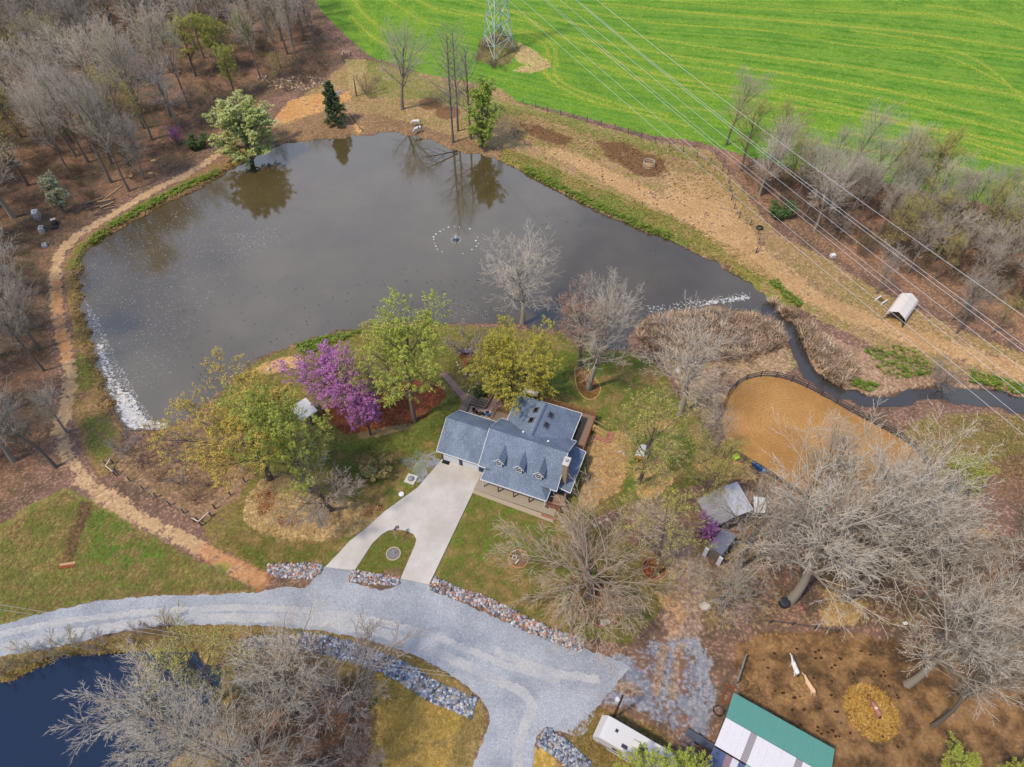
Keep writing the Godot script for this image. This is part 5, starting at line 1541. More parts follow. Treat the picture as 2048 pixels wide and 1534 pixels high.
func make_patio() -> void:
	var t := thing("patio", "stepped brick and timber patio in the corner behind the garage", "patio", Vector3(-4.29, 0, -49.82), -0.36753)
	var brick := speckled("brick_pavers", [], 1, 1)
	var timber := speckled("timber", [base(112, 98, 86), base(146, 130, 114), base(168, 152, 136)], 2.0, 0.04, 0.9, 61, false)
	var mb := MB.new()
	mb.prism(PackedVector2Array([Vector2(-7.2, -11.3), Vector2(-3.2, -11.3), Vector2(-3.3, -13.1), Vector2(-7.3, -13.0)]), -0.05, 0.08)
	part(t, "lower_terrace", mb.mesh(), speckled("terrace", [base(176, 150, 136), base(198, 172, 156), base(186, 160, 150)], 2.2, 0.06, 0.9, 63, false))
	mb = MB.new()
	mb.prism(PackedVector2Array([Vector2(-4.75, -13.0), Vector2(-3.0, -13.2), Vector2(-2.6, -15.0), Vector2(-4.7, -16.1)]), -0.05, 0.1)
	part(t, "upper_terrace", mb.mesh(), brick)
	mb = MB.new()
	mb.prism(PackedVector2Array([Vector2(-8.6, -11.4), Vector2(-7.3, -11.4), Vector2(-7.4, -14.8), Vector2(-8.2, -14.9)]), -0.05, 0.1)
	mb.prism(PackedVector2Array([Vector2(-3.2, -10.0), Vector2(-0.3, -10.0), Vector2(-0.4, -13.2), Vector2(-3.2, -13.2)]), -0.05, 0.06)
	part(t, "side_path", mb.mesh(), timber)
	for k in 4:
		mb = MB.new()
		mb.box(L(-6.05, 13.3 + k * 0.42, 0.05), Vector3(2.5, 0.12 + k * 0.1, 0.4))
		part(t, "step", mb.mesh(), timber)
	for w in [[-7.35, 15.0, -4.8, 16.2], [-4.75, 13.1, -4.7, 16.3], [-7.3, 13.05, -4.8, 13.05], [-7.25, 11.4, -7.35, 13.05]]:
		mb = MB.new()
		mb.beam(L(w[0], w[1], 0.22), L(w[2], w[3], 0.22), 0.22, 0.55)
		part(t, "retaining_wall", mb.mesh(), timber)
	mb = MB.new()
	for q in [[-3.35, 11.6, -3.35, 13.4], [-3.35, 13.4, -2.3, 13.4], [-3.35, 14.2, -2.6, 14.9]]:
		mb.beam(L(q[0], q[1], 1.0), L(q[2], q[3], 1.0), 0.05, 0.05)
		for k in 8:
			mb.box(L(lerpf(q[0], q[2], k / 7.0), lerpf(q[1], q[3], k / 7.0), 0.05), Vector3(0.03, 0.95, 0.03))
	part(t, "handrail", mb.mesh(), mat("black_iron", base(44, 42, 44), 0.6))
	# things on the patio
	var seat := mat("black_mesh", base(40, 44, 52), 0.7)
	var blue := mat("blue_plastic", base(58, 104, 160), 0.5)
	var spots := [[-6.0, 11.75, 0.4], [-5.35, 11.6, 1.2], [-4.7, 11.8, 2.2], [-3.9, 11.9, 0.2]]
	var k2 := 0
	for s in spots:
		var p := t.transform * L(s[0], s[1], 0.08)
		var c := thing("patio_chair", "black patio chair against the garage back wall" if k2 < 3 else "blue patio chair on the lower terrace", "chair", p, s[2], "black patio chairs" if k2 < 3 else "")
		var cm: Material = seat if k2 < 3 else blue
		mb = MB.new()
		mb.box(Vector3(0, 0.4, 0), Vector3(0.5, 0.06, 0.5))
		part(c, "seat", mb.mesh(), cm)
		mb = MB.new()
		mb.box(Vector3(0, 0.45, -0.24), Vector3(0.5, 0.55, 0.05))
		part(c, "backrest", mb.mesh(), cm)
		for x in [-0.22, 0.22]:
			for z in [-0.22, 0.22]:
				mb = MB.new()
				mb.box(Vector3(x, 0, z), Vector3(0.04, 0.4, 0.04))
				part(c, "leg", mb.mesh(), cm)
		k2 += 1
	# white shade sail over the deck corner
	var sail := MB.new()
	var corners := [t.transform * L(0.2, 17.2, 2.75), t.transform * L(2.35, 17.2, 2.5), t.transform * L(2.3, 15.7, 3.2), t.transform * L(0.1, 15.6, 3.35)]
	var n := 8
	for i in n:
		for j in n:
			var q := []
			for o in [[0, 0], [1, 0], [1, 1], [0, 1]]:
				var a := float(i + o[0]) / n
				var b := float(j + o[1]) / n
				var p: Vector3 = corners[0].lerp(corners[1], a).lerp(corners[3].lerp(corners[2], a), b)
				p.y -= 0.35 * sin(PI * a) * sin(PI * b)
				p += (corners[2] - corners[1]) * 0.12 * sin(PI * a) * (1 - b) 
				q.append(p)
			sail.face(q[0], q[1], q[2], q[3], Vector3.UP)
	var so := thing("shade_sail", "white shade sail stretched over the back corner of the deck", "shade sail")
	part(so, "canopy", sail.mesh(), mat("sail_cloth", base(235, 232, 238), 0.8))
	for q in [0, 1]:
		var pm := MB.new()
		pm.box(Vector3(corners[q].x, 0, corners[q].z), Vector3(0.1, corners[q].y, 0.1))
		part(so, "pole", pm.mesh(), mat("grey_steel", base(150, 150, 152), 0.5))
	# doormat
	var dm := MB.new()
	dm.box(t.transform * L(-6.3, 2.15, 0.14), Vector3(1.1, 0.03, 0.75), Basis(Vector3.UP, -0.36753))
	tag(part(self, "rubber_mat", dm.mesh(), mat("black_rubber", base(44, 44, 46), 0.9)), "black rubber mat at the corner of the garage", "mat")
# ------------------------------------------------------------------ animals
func blob(caps: Array, cell: float, k: float, paint: Callable) -> ArrayMesh:   # smooth union of tapered capsules as surface nets
	var lo := Vector3(INF, INF, INF)
	var hi := -lo
	for c in caps:
		for q in [[c[0], c[2]], [c[1], c[3]]]:
			var e: Vector3 = Vector3.ONE * (q[1] + k)
			lo = lo.min(q[0] - e)
			hi = hi.max(q[0] + e)
	var n := Vector3i(((hi - lo) / cell).ceil()) + Vector3i.ONE * 2
	var f := PackedFloat32Array()
	f.resize(n.x * n.y * n.z)
	for z in n.z:
		for y in n.y:
			for x in n.x:
				f[(z * n.y + y) * n.x + x] = field_of(caps, lo + Vector3(x, y, z) * cell, k)
	var mb := MB.new()
	var id := {}
	var step := [1, n.x, n.x * n.y]
	for z in n.z - 1:
		for y in n.y - 1:
			for x in n.x - 1:
				var o := (z * n.y + y) * n.x + x
				var sum := Vector3.ZERO
				var cnt := 0
				for e in [[0, 0, 0, 0], [0, 0, 1, 0], [0, 0, 0, 1], [0, 0, 1, 1], [1, 0, 0, 0], [1, 1, 0, 0], [1, 0, 0, 1], [1, 1, 0, 1], [2, 0, 0, 0], [2, 1, 0, 0], [2, 0, 1, 0], [2, 1, 1, 0]]:
					var a: int = o + e[1] * step[0] + e[2] * step[1] + e[3] * step[2]
					var b: int = a + step[e[0]]
					if (f[a] < 0) != (f[b] < 0):
						var p := Vector3(x + e[1], y + e[2], z + e[3])
						p[e[0]] += f[a] / (f[a] - f[b])
						sum += p
						cnt += 1
				if cnt:
					var p := lo + sum / cnt * cell
					id[o] = mb.v.size()
					mb.v.append(p)
					var h := cell * 0.5
					mb.n.append(Vector3(field_of(caps, p + Vector3(h, 0, 0), k) - field_of(caps, p - Vector3(h, 0, 0), k), field_of(caps, p + Vector3(0, h, 0), k) - field_of(caps, p - Vector3(0, h, 0), k), field_of(caps, p + Vector3(0, 0, h), k) - field_of(caps, p - Vector3(0, 0, h), k)).normalized())
					mb.c.append(paint.call(p))
	for z in range(1, n.z - 1):
		for y in range(1, n.y - 1):
			for x in range(1, n.x - 1):
				var o := (z * n.y + y) * n.x + x
				for ax in 3:
					var b: int = o + step[ax]
					if (f[o] < 0) == (f[b] < 0):
						continue
					var u: int = step[(ax + 1) % 3]
					var w: int = step[(ax + 2) % 3]
					var q := [o - u - w, o - w, o, o - u]
					if not (id.has(q[0]) and id.has(q[1]) and id.has(q[2]) and id.has(q[3])):
						continue
					var i := [id[q[0]], id[q[1]], id[q[2]], id[q[3]]]
					if f[o] < 0:
						i.reverse()
					for s in [0, 1, 2, 0, 2, 3]:
						mb.ix.append(i[s])
	return mb.mesh()

func field_of(caps: Array, p: Vector3, k: float) -> float:
	var d := 9.0
	for c in caps:
		var a: Vector3 = c[0]
		var ab: Vector3 = c[1] - a
		var t := clampf((p - a).dot(ab) / maxf(ab.length_squared(), 1e-6), 0, 1)
		var e := p.distance_to(a + ab * t) - lerpf(c[2], c[3], t)
		var h := maxf(k - absf(d - e), 0.0) / k
		d = minf(d, e) - h * h * k * 0.25
	return d

func horse_caps(pose: int) -> Array:
	var c: Array = [[Vector3(-0.5, 1.14, 0), Vector3(0.45, 1.14, 0), 0.3, 0.28], [Vector3(-0.62, 1.2, 0), Vector3(-0.4, 1.18, 0), 0.27, 0.28], [Vector3(0.5, 1.12, 0), Vector3(0.62, 1.14, 0), 0.25, 0.2]]
	if pose == 0:   # grazing
		c += [[Vector3(0.62, 1.22, 0), Vector3(1.12, 0.7, 0), 0.19, 0.12], [Vector3(1.12, 0.7, 0), Vector3(1.36, 0.3, 0), 0.11, 0.07], [Vector3(1.08, 0.78, 0.06), Vector3(1.02, 0.86, 0.08), 0.03, 0.015], [Vector3(1.08, 0.78, -0.06), Vector3(1.02, 0.86, -0.08), 0.03, 0.015]]
	else:
		c += [[Vector3(0.62, 1.25, 0), Vector3(1.2, 1.45, 0), 0.19, 0.12], [Vector3(1.2, 1.45, 0), Vector3(1.6, 1.25, 0), 0.11, 0.07], [Vector3(1.18, 1.52, 0.06), Vector3(1.18, 1.63, 0.08), 0.03, 0.015], [Vector3(1.18, 1.52, -0.06), Vector3(1.18, 1.63, -0.08), 0.03, 0.015]]
	for s in [-1, 1]:
		c += [[Vector3(0.5, 0.98, 0.15 * s), Vector3(0.48 + 0.04 * s, 0.52, 0.15 * s), 0.12, 0.06], [Vector3(0.48 + 0.04 * s, 0.52, 0.15 * s), Vector3(0.5 + 0.08 * s, 0.06, 0.15 * s), 0.05, 0.05]]
		c += [[Vector3(-0.6, 1.05, 0.16 * s), Vector3(-0.52, 0.74, 0.16 * s), 0.19, 0.11], [Vector3(-0.52, 0.74, 0.16 * s), Vector3(-0.74 + 0.05 * s, 0.5, 0.15 * s), 0.1, 0.06], [Vector3(-0.74 + 0.05 * s, 0.5, 0.15 * s), Vector3(-0.68 + 0.08 * s, 0.06, 0.15 * s), 0.05, 0.05]]
	return c

func horse(at: Vector3, face: Vector3, pose: int, coat: Color, spots: Color, how_spotted: float, tail: Color, scale: float, label: String, group := "") -> void:
	var t := thing("horse", label, "horse", at, yaw(at, face), group)
	t.scale = Vector3.ONE * scale
	var nz := FastNoiseLite.new()
	nz.seed = int(at.x * 10)
	nz.frequency = 1.3
	var m := blob(horse_caps(pose), 0.055, 0.09, func(p: Vector3): return spots if nz.get_noise_3d(p.x, p.y, p.z * 0.6) < how_spotted else coat)
	part(t, "body", m, vmat("horse_coat", 0.75))
	var mb := MB.new()
	mb.tube(PackedVector3Array([Vector3(-0.84, 1.28, 0), Vector3(-0.98, 1.1, 0), Vector3(-1.0, 0.75, 0), Vector3(-0.96, 0.45, 0)]), PackedFloat32Array([0.04, 0.07, 0.08, 0.02]), 6)
	part(t, "tail", mb.mesh(), mat("hair%s" % tail.to_html(), tail.linear_to_srgb(), 0.8))
	mb = MB.new()
	var a := Vector3(0.55, 1.42, 0)
	var b := Vector3(1.1, 0.84, 0) if pose == 0 else Vector3(1.18, 1.56, 0)
	for i in 6:
		var p := a.lerp(b, i / 5.0)
		mb.box(p - Vector3(0, 0.1, 0), Vector3(0.14, 0.14, 0.06))
	part(t, "mane", mb.mesh(), mat("hair%s" % tail.to_html(), tail.linear_to_srgb(), 0.8))

# ------------------------------------------------------------------ small builders
func rock_mesh(sd: int) -> ArrayMesh:
	var r := RandomNumberGenerator.new()
	r.seed = sd
	var g := (1.0 + sqrt(5.0)) / 2.0
	var p := [Vector3(-1, g, 0), Vector3(1, g, 0), Vector3(-1, -g, 0), Vector3(1, -g, 0), Vector3(0, -1, g), Vector3(0, 1, g), Vector3(0, -1, -g), Vector3(0, 1, -g), Vector3(g, 0, -1), Vector3(g, 0, 1), Vector3(-g, 0, -1), Vector3(-g, 0, 1)]
	for i in 12:
		p[i] = p[i].normalized() * r.randf_range(0.38, 0.62) * Vector3(1.15, 0.75, 0.9)
	var mb := MB.new()
	for f in [[0, 11, 5], [0, 5, 1], [0, 1, 7], [0, 7, 10], [0, 10, 11], [1, 5, 9], [5, 11, 4], [11, 10, 2], [10, 7, 6], [7, 1, 8], [3, 9, 4], [3, 4, 2], [3, 2, 6], [3, 6, 8], [3, 8, 9], [4, 9, 5], [2, 4, 11], [6, 2, 10], [8, 6, 7], [9, 8, 1]]:
		mb.tri(p[f[0]], p[f[2]], p[f[1]])
	return mb.mesh()

func riprap(outline: PackedVector2Array, count: int, sd: int, cols: Array, label: String) -> void:
	var r := RandomNumberGenerator.new()
	r.seed = sd
	var xf: Array = []
	var cc := PackedColorArray()
	for i in count:
		var q := spot(r, outline)
		var s := r.randf_range(0.18, 0.5)
		xf.append(Transform3D(Basis.from_euler(Vector3(r.randf() * 0.8, r.randf() * TAU, r.randf() * 0.8)).scaled(Vector3.ONE * s), Vector3(q.x, 0.02 + s * r.randf_range(0.1, 0.35), q.y)))
		cc.append(jitter(cols[r.randi() % cols.size()], r, 0.25))
	multi("riprap", rock_mesh(sd % 5), vmat("rock", 0.95), xf, cc, label, "rocks")

func boxes(called: String, label: String, category: String, at: Vector3, turn: float, parts: Array, group := "") -> Node3D:   # parts: [name, centre of the bottom, size, material]
	var t := thing(called, label, category, at, turn, group)
	for p in parts:
		var mb := MB.new()
		mb.box(p[1], p[2])
		part(t, p[0], mb.mesh(), p[3])
	return t

func fence(called: String, label: String, pts: PackedVector2Array, every: float, height: float, rails: Array, pm: Material, rm: Material, wire := false) -> void:
	var t := thing(called, label, "fence")
	var carry := 0.0
	var posts := PackedVector3Array()
	for i in pts.size() - 1:
		var a := pts[i]
		var b := pts[i + 1]
		var l := a.distance_to(b)
		var d := carry
		while d < l:
			var q := a.lerp(b, d / l)
			posts.append(Vector3(q.x, ground_y(q.x, q.y), q.y))
			d += every
		carry = d - l
	var mb := MB.new()
	mb.box(Vector3(0, -0.1, 0), Vector3(0.13, height + 0.15, 0.13))
	var pmesh := mb.mesh()
	for i in posts.size():
		var o := part(t, "post", pmesh, pm)
		o.position = posts[i]
		if i + 1 < posts.size():
			for y in rails:
				mb = MB.new()
				mb.beam(posts[i] + Vector3(0, y, 0), posts[i + 1] + Vector3(0, y, 0), 0.02 if wire else 0.05, 0.02 if wire else 0.15)
				part(t, "wire" if wire else "rail", mb.mesh(), rm)

func sheet_roof(t: Node3D, called: String, a: Vector3, b: Vector3, c: Vector3, d: Vector3, n: int, ms: Array, ribs := 4) -> void:   # a-b eave, d-c ridge; n ribbed sheets side by side
	var up := (b - a).cross(d - a).normalized()
	if up.y < 0:
		up = -up
	for i in n:
		var p := a.lerp(b, float(i) / n)
		var q := a.lerp(b, (i + 0.994) / n)
		var s := d.lerp(c, (i + 0.994) / n)
		var r := d.lerp(c, float(i) / n)
		var lift := up * (0.012 * (i % 2))
		var mb := MB.new()
		mb.hexa([p + lift, q + lift, s + lift, r + lift, p + lift + up * 0.03, q + lift + up * 0.03, s + lift + up * 0.03, r + lift + up * 0.03])
		for k in ribs:
			var f := (k + 0.5) / ribs
			var e0 := p.lerp(q, f) + lift + up * 0.045
			var e1 := r.lerp(s, f) + lift + up * 0.045
			mb.beam(e0, e1, 0.07, 0.09)
		part(t, called, mb.mesh(), ms[i % ms.size()])

func make_things() -> void:
	make_house()
	make_patio()
	var white := mat("white_paint", base(235, 236, 238), 0.5)
	var tin := mat("tin", base(232, 234, 240), 0.45, 0.05)
	var greywood := speckled("grey_wood", [base(100, 92, 86), base(132, 122, 112), base(156, 144, 132)], 2.0, 0.04, 0.95, 71, false)
	var tanwood := speckled("tan_wood", [base(168, 136, 96), base(196, 166, 122), base(214, 188, 146)], 1.6, 0.05, 0.9, 72, false)
	var dark := mat("dark_metal", base(48, 48, 50), 0.6)
	var steel := mat("grey_steel", base(150, 150, 152), 0.5)
	# pylon and its wires
	make_pylon()
	# garden shed with a white tin roof
	var a := gp(600, 848)
	var b := gp(636, 838)
	var t := thing("garden_shed", "small tan board shed with a flat white metal roof by the pond corner", "shed", gp(615, 838), yaw(gp(606, 858), gp(640, 836)))
	var mb := MB.new()
	mb.box(Vector3(0, 0, 0), Vector3(2.3, 2.1, 2.3))
	part(t, "wall", mb.mesh(), tanwood)
	sheet_roof(t, "roof_sheet", Vector3(-1.4, 2.12, 1.45), Vector3(1.4, 2.12, 1.45), Vector3(1.4, 2.6, -1.5), Vector3(-1.4, 2.6, -1.5), 3, [white])
	mb = MB.new()
	mb.box(Vector3(0.3, 0.02, 1.16), Vector3(0.8, 1.8, 0.04))
	part(t, "door", mb.mesh(), greywood)
	boxes("landing_boards", "two pale planks laid as a ramp beside the garden shed", "planks", gp(590, 866), yaw(gp(575, 872), gp(602, 858)), [["plank", Vector3(0, 0, -0.3), Vector3(3.2, 0.08, 0.2), tanwood], ["plank", Vector3(0, 0, 0.3), Vector3(3.2, 0.08, 0.2), tanwood]])
	# picnic table
	var yel := mat("mossy_wood", base(178, 180, 120), 0.9)
	t = thing("picnic_table", "moss-yellow wooden picnic table on the lawn by the straw-yellow shrub", "picnic table", gp(741, 947), yaw(gp(731, 943), gp(754, 951)))
	for k in 5:
		mb = MB.new()
		mb.box(Vector3(0, 0.72, -0.34 + k * 0.17), Vector3(1.85, 0.05, 0.155))
		part(t, "top_board", mb.mesh(), yel)
	for z in [-0.75, 0.75]:
		mb = MB.new()
		mb.box(Vector3(0, 0.42, z), Vector3(1.85, 0.05, 0.26))
		part(t, "bench", mb.mesh(), yel)
	for x in [-0.65, 0.65]:
		mb = MB.new()
		mb.beam(Vector3(x, 0.0, -0.6), Vector3(x, 0.7, -0.2), 0.06, 0.1)
		mb.beam(Vector3(x, 0.0, 0.6), Vector3(x, 0.7, 0.2), 0.06, 0.1)
		mb.beam(Vector3(x, 0.38, -0.85), Vector3(x, 0.38, 0.85), 0.06, 0.08)
		part(t, "leg_frame", mb.mesh(), yel)
	# well pad and lid beside the drive
	t = boxes("well_pad", "square concrete pad with a round metal cap beside the slate gravel", "well", gp(822, 959), yaw(gp(812, 962), gp(830, 968)), [["slab", Vector3(0, 0, 0), Vector3(1.5, 0.15, 1.5), mats["concrete"]]])
	mb = MB.new()
	mb.lathe(Vector3(0, 0.15, 0), [[0.42, 0.0], [0.42, 0.2], [0.3, 0.34], [0.0, 0.38]], 14)
	part(t, "cap", mb.mesh(), steel)
	mb = MB.new()
	mb.lathe(Vector3.ZERO, [[0.38, 0.0], [0.4, 0.12], [0.36, 0.2], [0.0, 0.24]], 18)
	t = thing("septic_lid", "round white lid in the grass beside the concrete driveway", "lid", gp(803, 989))
	part(t, "cover", mb.mesh(), white)
	# flag in the island
	t = thing("flagpole", "short white pole flying an American flag in the driveway island", "flag", gp(793, 1080))
	mb = MB.new()
	mb.tube(PackedVector3Array([Vector3(0, -0.1, 0), Vector3(0, 3.0, 0)]), PackedFloat32Array([0.035, 0.03]), 8, true)
	part(t, "pole", mb.mesh(), white)
	var fl := MB.new()
	for s in 13:
		fl.col = pc(205, 70, 84) if s % 2 == 0 else pc(240, 236, 236)
		for x in 10:
			var y0 := 2.95 - s * 0.062
			var p := func(i: int, y: float): return Vector3(0.04 + i * 0.11, y - i * i * 0.009, sin(i * 0.9) * 0.07)
			if s < 7 and x < 4:
				fl.col = pc(56, 70, 130)
			else:
				fl.col = pc(205, 70, 84) if s % 2 == 0 else pc(240, 236, 236)
			fl.face(p.call(x, y0), p.call(x + 1, y0), p.call(x + 1, y0 - 0.062), p.call(x, y0 - 0.062), Vector3(0, 0, 1))
	var flag := part(t, "flag_cloth", fl.mesh(), vmat("cloth", 0.8))
	flag.rotation.y = 1.2
	mb = MB.new()
	for k in 15:
		var p := Vector3(0.12 + (k % 5) * 0.075, 2.9 - (k / 5) * 0.13 - pow((0.12 + (k % 5) * 0.075) / 0.11, 2) * 0.009, sin((0.12 + (k % 5) * 0.075) / 0.11 * 0.9) * 0.07 + 0.012)
		mb.box(p, Vector3(0.03, 0.03, 0.004))
	var st := part(flag, "stars", mb.mesh(), white)
	st.set_meta("kind", "stuff")
	# round stone bed with a leaning white post
	t = thing("stone_planter", "round bed edged in pale stone with a white post in the driveway island", "planter", gp(787, 1108))
	mb = MB.new()
	mb.lathe(Vector3.ZERO, [[0.98, 0.0], [0.98, 0.14], [0.8, 0.14], [0.8, 0.05]], 26)
	part(t, "edging", mb.mesh(), speckled("walk_stone", [], 1, 1))
	mb = MB.new()
	mb.lathe(Vector3.ZERO, [[0.8, 0.06], [0.4, 0.1], [0.0, 0.12]], 18)
	part(t, "stones", mb.mesh(), speckled("pebbles", [base(90, 86, 92), base(140, 134, 138), base(180, 172, 174)], 1.5, 0.12, 0.95, 75, false))
	mb = MB.new()
	mb.tube(PackedVector3Array([Vector3(0.1, 0, 0), Vector3(0.05, 1.0, -0.1)]), PackedFloat32Array([0.05, 0.05]), 8, true)
	part(t, "post", mb.mesh(), white)
	# circular flower bed with three pots
	t = thing("flower_ring", "round mulch bed edged in terracotta with white pots on the front lawn", "planter", gp(1037, 1118))
	for k in 30:
		mb = MB.new()
		var an := TAU * k / 30.0
		mb.box(Vector3(cos(an), 0, sin(an)) * 1.25, Vector3(0.14, 0.14, 0.25), Basis(Vector3.UP, -an))
		part(t, "edging_brick", mb.mesh(), mat("terracotta", base(206, 150, 108), 0.9))
	for q in [[1029, 1117, 0.3, 0.34, "wide white bowl planter in the round terracotta bed"], [1045.5, 1112, 0.2, 0.3, "small white urn in the round terracotta bed"]]:
		var pot := thing("garden_pot", q[4], "pot", gp(q[0], q[1]))
		mb = MB.new()
		mb.lathe(Vector3.ZERO, [[q[2] * 0.6, 0.0], [q[2] * 0.75, q[3] * 0.4], [q[2], q[3]], [q[2] * 0.8, q[3]], [q[2] * 0.75, q[3] - 0.08]], 14)
		part(pot, "bowl", mb.mesh(), white)
		mb = MB.new()
		mb.lathe(Vector3.ZERO, [[q[2] * 0.76, q[3] - 0.07], [0.0, q[3] - 0.05]], 14)
		part(pot, "soil", mb.mesh(), mat("soil", base(96, 84, 66), 0.95))
	t = thing("white_pillar", "toppled white pillar in the round terracotta bed", "pillar", gp(1034, 1124), 0.9)
	mb = MB.new()
	mb.tube(PackedVector3Array([Vector3(-0.38, 0.1, 0), Vector3(0.38, 0.1, 0)]), PackedFloat32Array([0.08, 0.1]), 10, true)
	part(t, "shaft", mb.mesh(), white)
	t = boxes("garden_sign", "small white sign standing at the terracotta bed's rim", "sign", gp(1028, 1106), 0.3, [["board", Vector3(0, 0.25, 0), Vector3(0.5, 0.35, 0.05), white], ["stake", Vector3(0, 0, 0), Vector3(0.05, 0.3, 0.05), dark]])
	# ring of bricks round a tree, edging of the deck bed
	for e in [["tree_ring", "ring of pale bricks round the tall straight tree", [[1308, 1138, 1.55]]]]:
		t = thing(e[0], e[1], "edging", gp(e[2][0][0], e[2][0][1]))
		for k in 32:
			mb = MB.new()
			var an := TAU * k / 32.0
			mb.box(Vector3(cos(an), 0, sin(an)) * 1.55, Vector3(0.12, 0.12, 0.28), Basis(Vector3.UP, -an))
			part(t, "brick", mb.mesh(), mat("pale_brick", base(186, 140, 120), 0.9))
	t = thing("bed_edging", "low tan edging round the mulch bed behind the deck", "edging")
	var bed := smooth(plan([1150, 738, 1162, 732, 1178, 742, 1192, 760, 1201, 778, 1192, 796, 1172, 798, 1154, 776]), true, 3)
	for k in bed.size():
		mb = MB.new()
		var p0 := bed[k]
		var p1 := bed[(k + 1) % bed.size()]
		mb.beam(Vector3(p0.x, 0.05, p0.y), Vector3(p1.x, 0.05, p1.y), 0.1, 0.14)
		part(t, "edge_piece", mb.mesh(), mat("tan_edging", base(206, 172, 116), 0.9))
	# boat garden
	t = thing("upturned_boat", "old white boat lying in the mulch garden by the pond walk", "boat", gp(938, 704), yaw(gp(922, 706), gp(955, 703)))
	mb = MB.new()
	var hull := []
	for i in 9:
		var f := i / 8.0 * 2.0 - 1.0
		hull.append([f * 1.7, 0.42 * sqrt(maxf(0.0, 1.0 - pow(absf(f), 2.6)))])
	for i in 8:
		for s in [-1, 1]:
			var x0: float = hull[i][0]
			var x1: float = hull[i + 1][0]
			var w0: float = hull[i][1] * s
			var w1: float = hull[i + 1][1] * s
			mb.face(Vector3(x0, 0.4, w0), Vector3(x1, 0.4, w1), Vector3(x1, 0.0, w1 * 0.6), Vector3(x0, 0.0, w0 * 0.6), Vector3(0, 0, s))
			mb.face(Vector3(x0, 0.12, w0 * 0.7), Vector3(x1, 0.12, w1 * 0.7), Vector3(x1, 0.12, 0), Vector3(x0, 0.12, 0), Vector3.UP)
	part(t, "hull", mb.mesh(), mat("boat_paint", base(206, 204, 206), 0.6))
	for x in [-0.9, 0.0, 0.8]:
		mb = MB.new()
		mb.box(Vector3(x, 0.32, 0), Vector3(0.28, 0.05, 0.76))
		part(t, "thwart", mb.mesh(), mat("boat_seat", base(110, 106, 116), 0.7))
	var rs := RandomNumberGenerator.new()
	rs.seed = 4
	var stones := [[914, 726], [916, 731], [920, 737], [925, 743], [932, 749], [941, 751], [946, 750], [952, 749], [957, 748], [961, 746], [945, 776], [938, 783], [956, 768], [970, 771], [983, 777], [935, 790], [975, 774], [932, 736], [1000, 788], [1012, 793]]
	for s in stones:
		var rk := thing("garden_stone", "pale stone bordering the flower beds behind the house", "stone", gp(s[0], s[1]), rs.randf() * 6.0, "pale border stones")
		var g := part(rk, "stone", rock_mesh(rs.randi() % 9), mat("pale_stone", base(222, 208, 186), 0.95))
		g.scale = Vector3.ONE * rs.randf_range(0.35, 0.6)
		g.position.y = 0.08
	# boulders by the spreading tree and on the outlet
	for s in [[1206, 1245, 0.9], [1216, 1243, 0.7], [1356, 745, 1.2], [1240, 905, 0.6], [1247, 908, 0.5], [538, 740, 0.7], [1410, 1215, 1.3], [1190, 1052, 0.6], [1200, 1046, 0.5], [1214, 1040, 0.5]]:
		var rk := thing("boulder", "pale boulder lying on open ground near the house", "boulder", gp(s[0], s[1]), rs.randf() * 6.0, "loose pale boulders")
		var g := part(rk, "stone", rock_mesh(rs.randi() % 9), mat("boulder_stone", base(206, 194, 178), 0.95))
		g.scale = Vector3.ONE * s[2]
		g.position.y = s[2] * 0.2
	# rubble at the wood's edge above the dirt
	var rub: Array = []
	var rubc := PackedColorArray()
	var heap := plan([512, 150, 560, 158, 620, 150, 660, 162, 640, 178, 590, 182, 540, 176])
	for k in 150:
		var q := spot(rs, heap)
		rub.append(Transform3D(Basis.from_euler(Vector3(rs.randf() * 3, rs.randf() * 6, 0)).scaled(Vector3.ONE * rs.randf_range(0.25, 0.9)), Vector3(q.x, 0.1, q.y)))
		rubc.append(jitter(pc(196, 172, 146), rs, 0.3))
	multi("rubble", rock_mesh(3), vmat("rock", 0.95), rub, rubc, "broken tan rubble strewn along the wood's edge above the pond", "rubble")
	# riprap
	var blue := [pc(128, 136, 154), pc(164, 170, 182), pc(196, 200, 208), pc(96, 104, 122), pc(170, 160, 150)]
	var mixd := [pc(150, 150, 158), pc(186, 184, 186), pc(190, 140, 112), pc(112, 112, 122), pc(210, 204, 200)]
	riprap(plan([535, 1130, 600, 1127, 648, 1130, 640, 1146, 622, 1158, 560, 1155, 536, 1148]), 800, 101, mixd, "patch of broken grey and rust stone at the end of the dirt track")
	riprap(plan([703, 1141, 800, 1156, 797, 1170, 780, 1171, 700, 1162]), 620, 102, mixd, "stone-filled ditch mouth between the two driveway legs")
	riprap(ribbon(smooth(plan([864, 1166, 900, 1182, 960, 1202, 1010, 1226, 1060, 1252, 1120, 1276, 1165, 1292]), false, 4), 1.5), 1300, 103, mixd, "long strip of grey stone along the lawn's road edge")
	riprap(ribbon(smooth(plan([598, 1283, 640, 1288, 720, 1310, 800, 1342, 860, 1380, 920, 1406, 948, 1416]), false, 4), 2.1), 2300, 104, blue, "blue-grey stone ditch below the gravel road bend")
	riprap(ribbon(smooth(plan([480, 1292, 540, 1284, 600, 1283]), false, 4), 1.6), 400, 106, [pc(190, 176, 156), pc(170, 158, 146), pc(206, 194, 176)], "pale silted stones at the head of the ditch")
	riprap(ribbon(plan([1084, 1470, 1120, 1496, 1175, 1545]), 2.1), 800, 105, blue, "blue-grey stone ditch beside the camper lot")
	# dark droppings and twigs scattered on the pasture
	var xf: Array = []
	var cc := PackedColorArray()
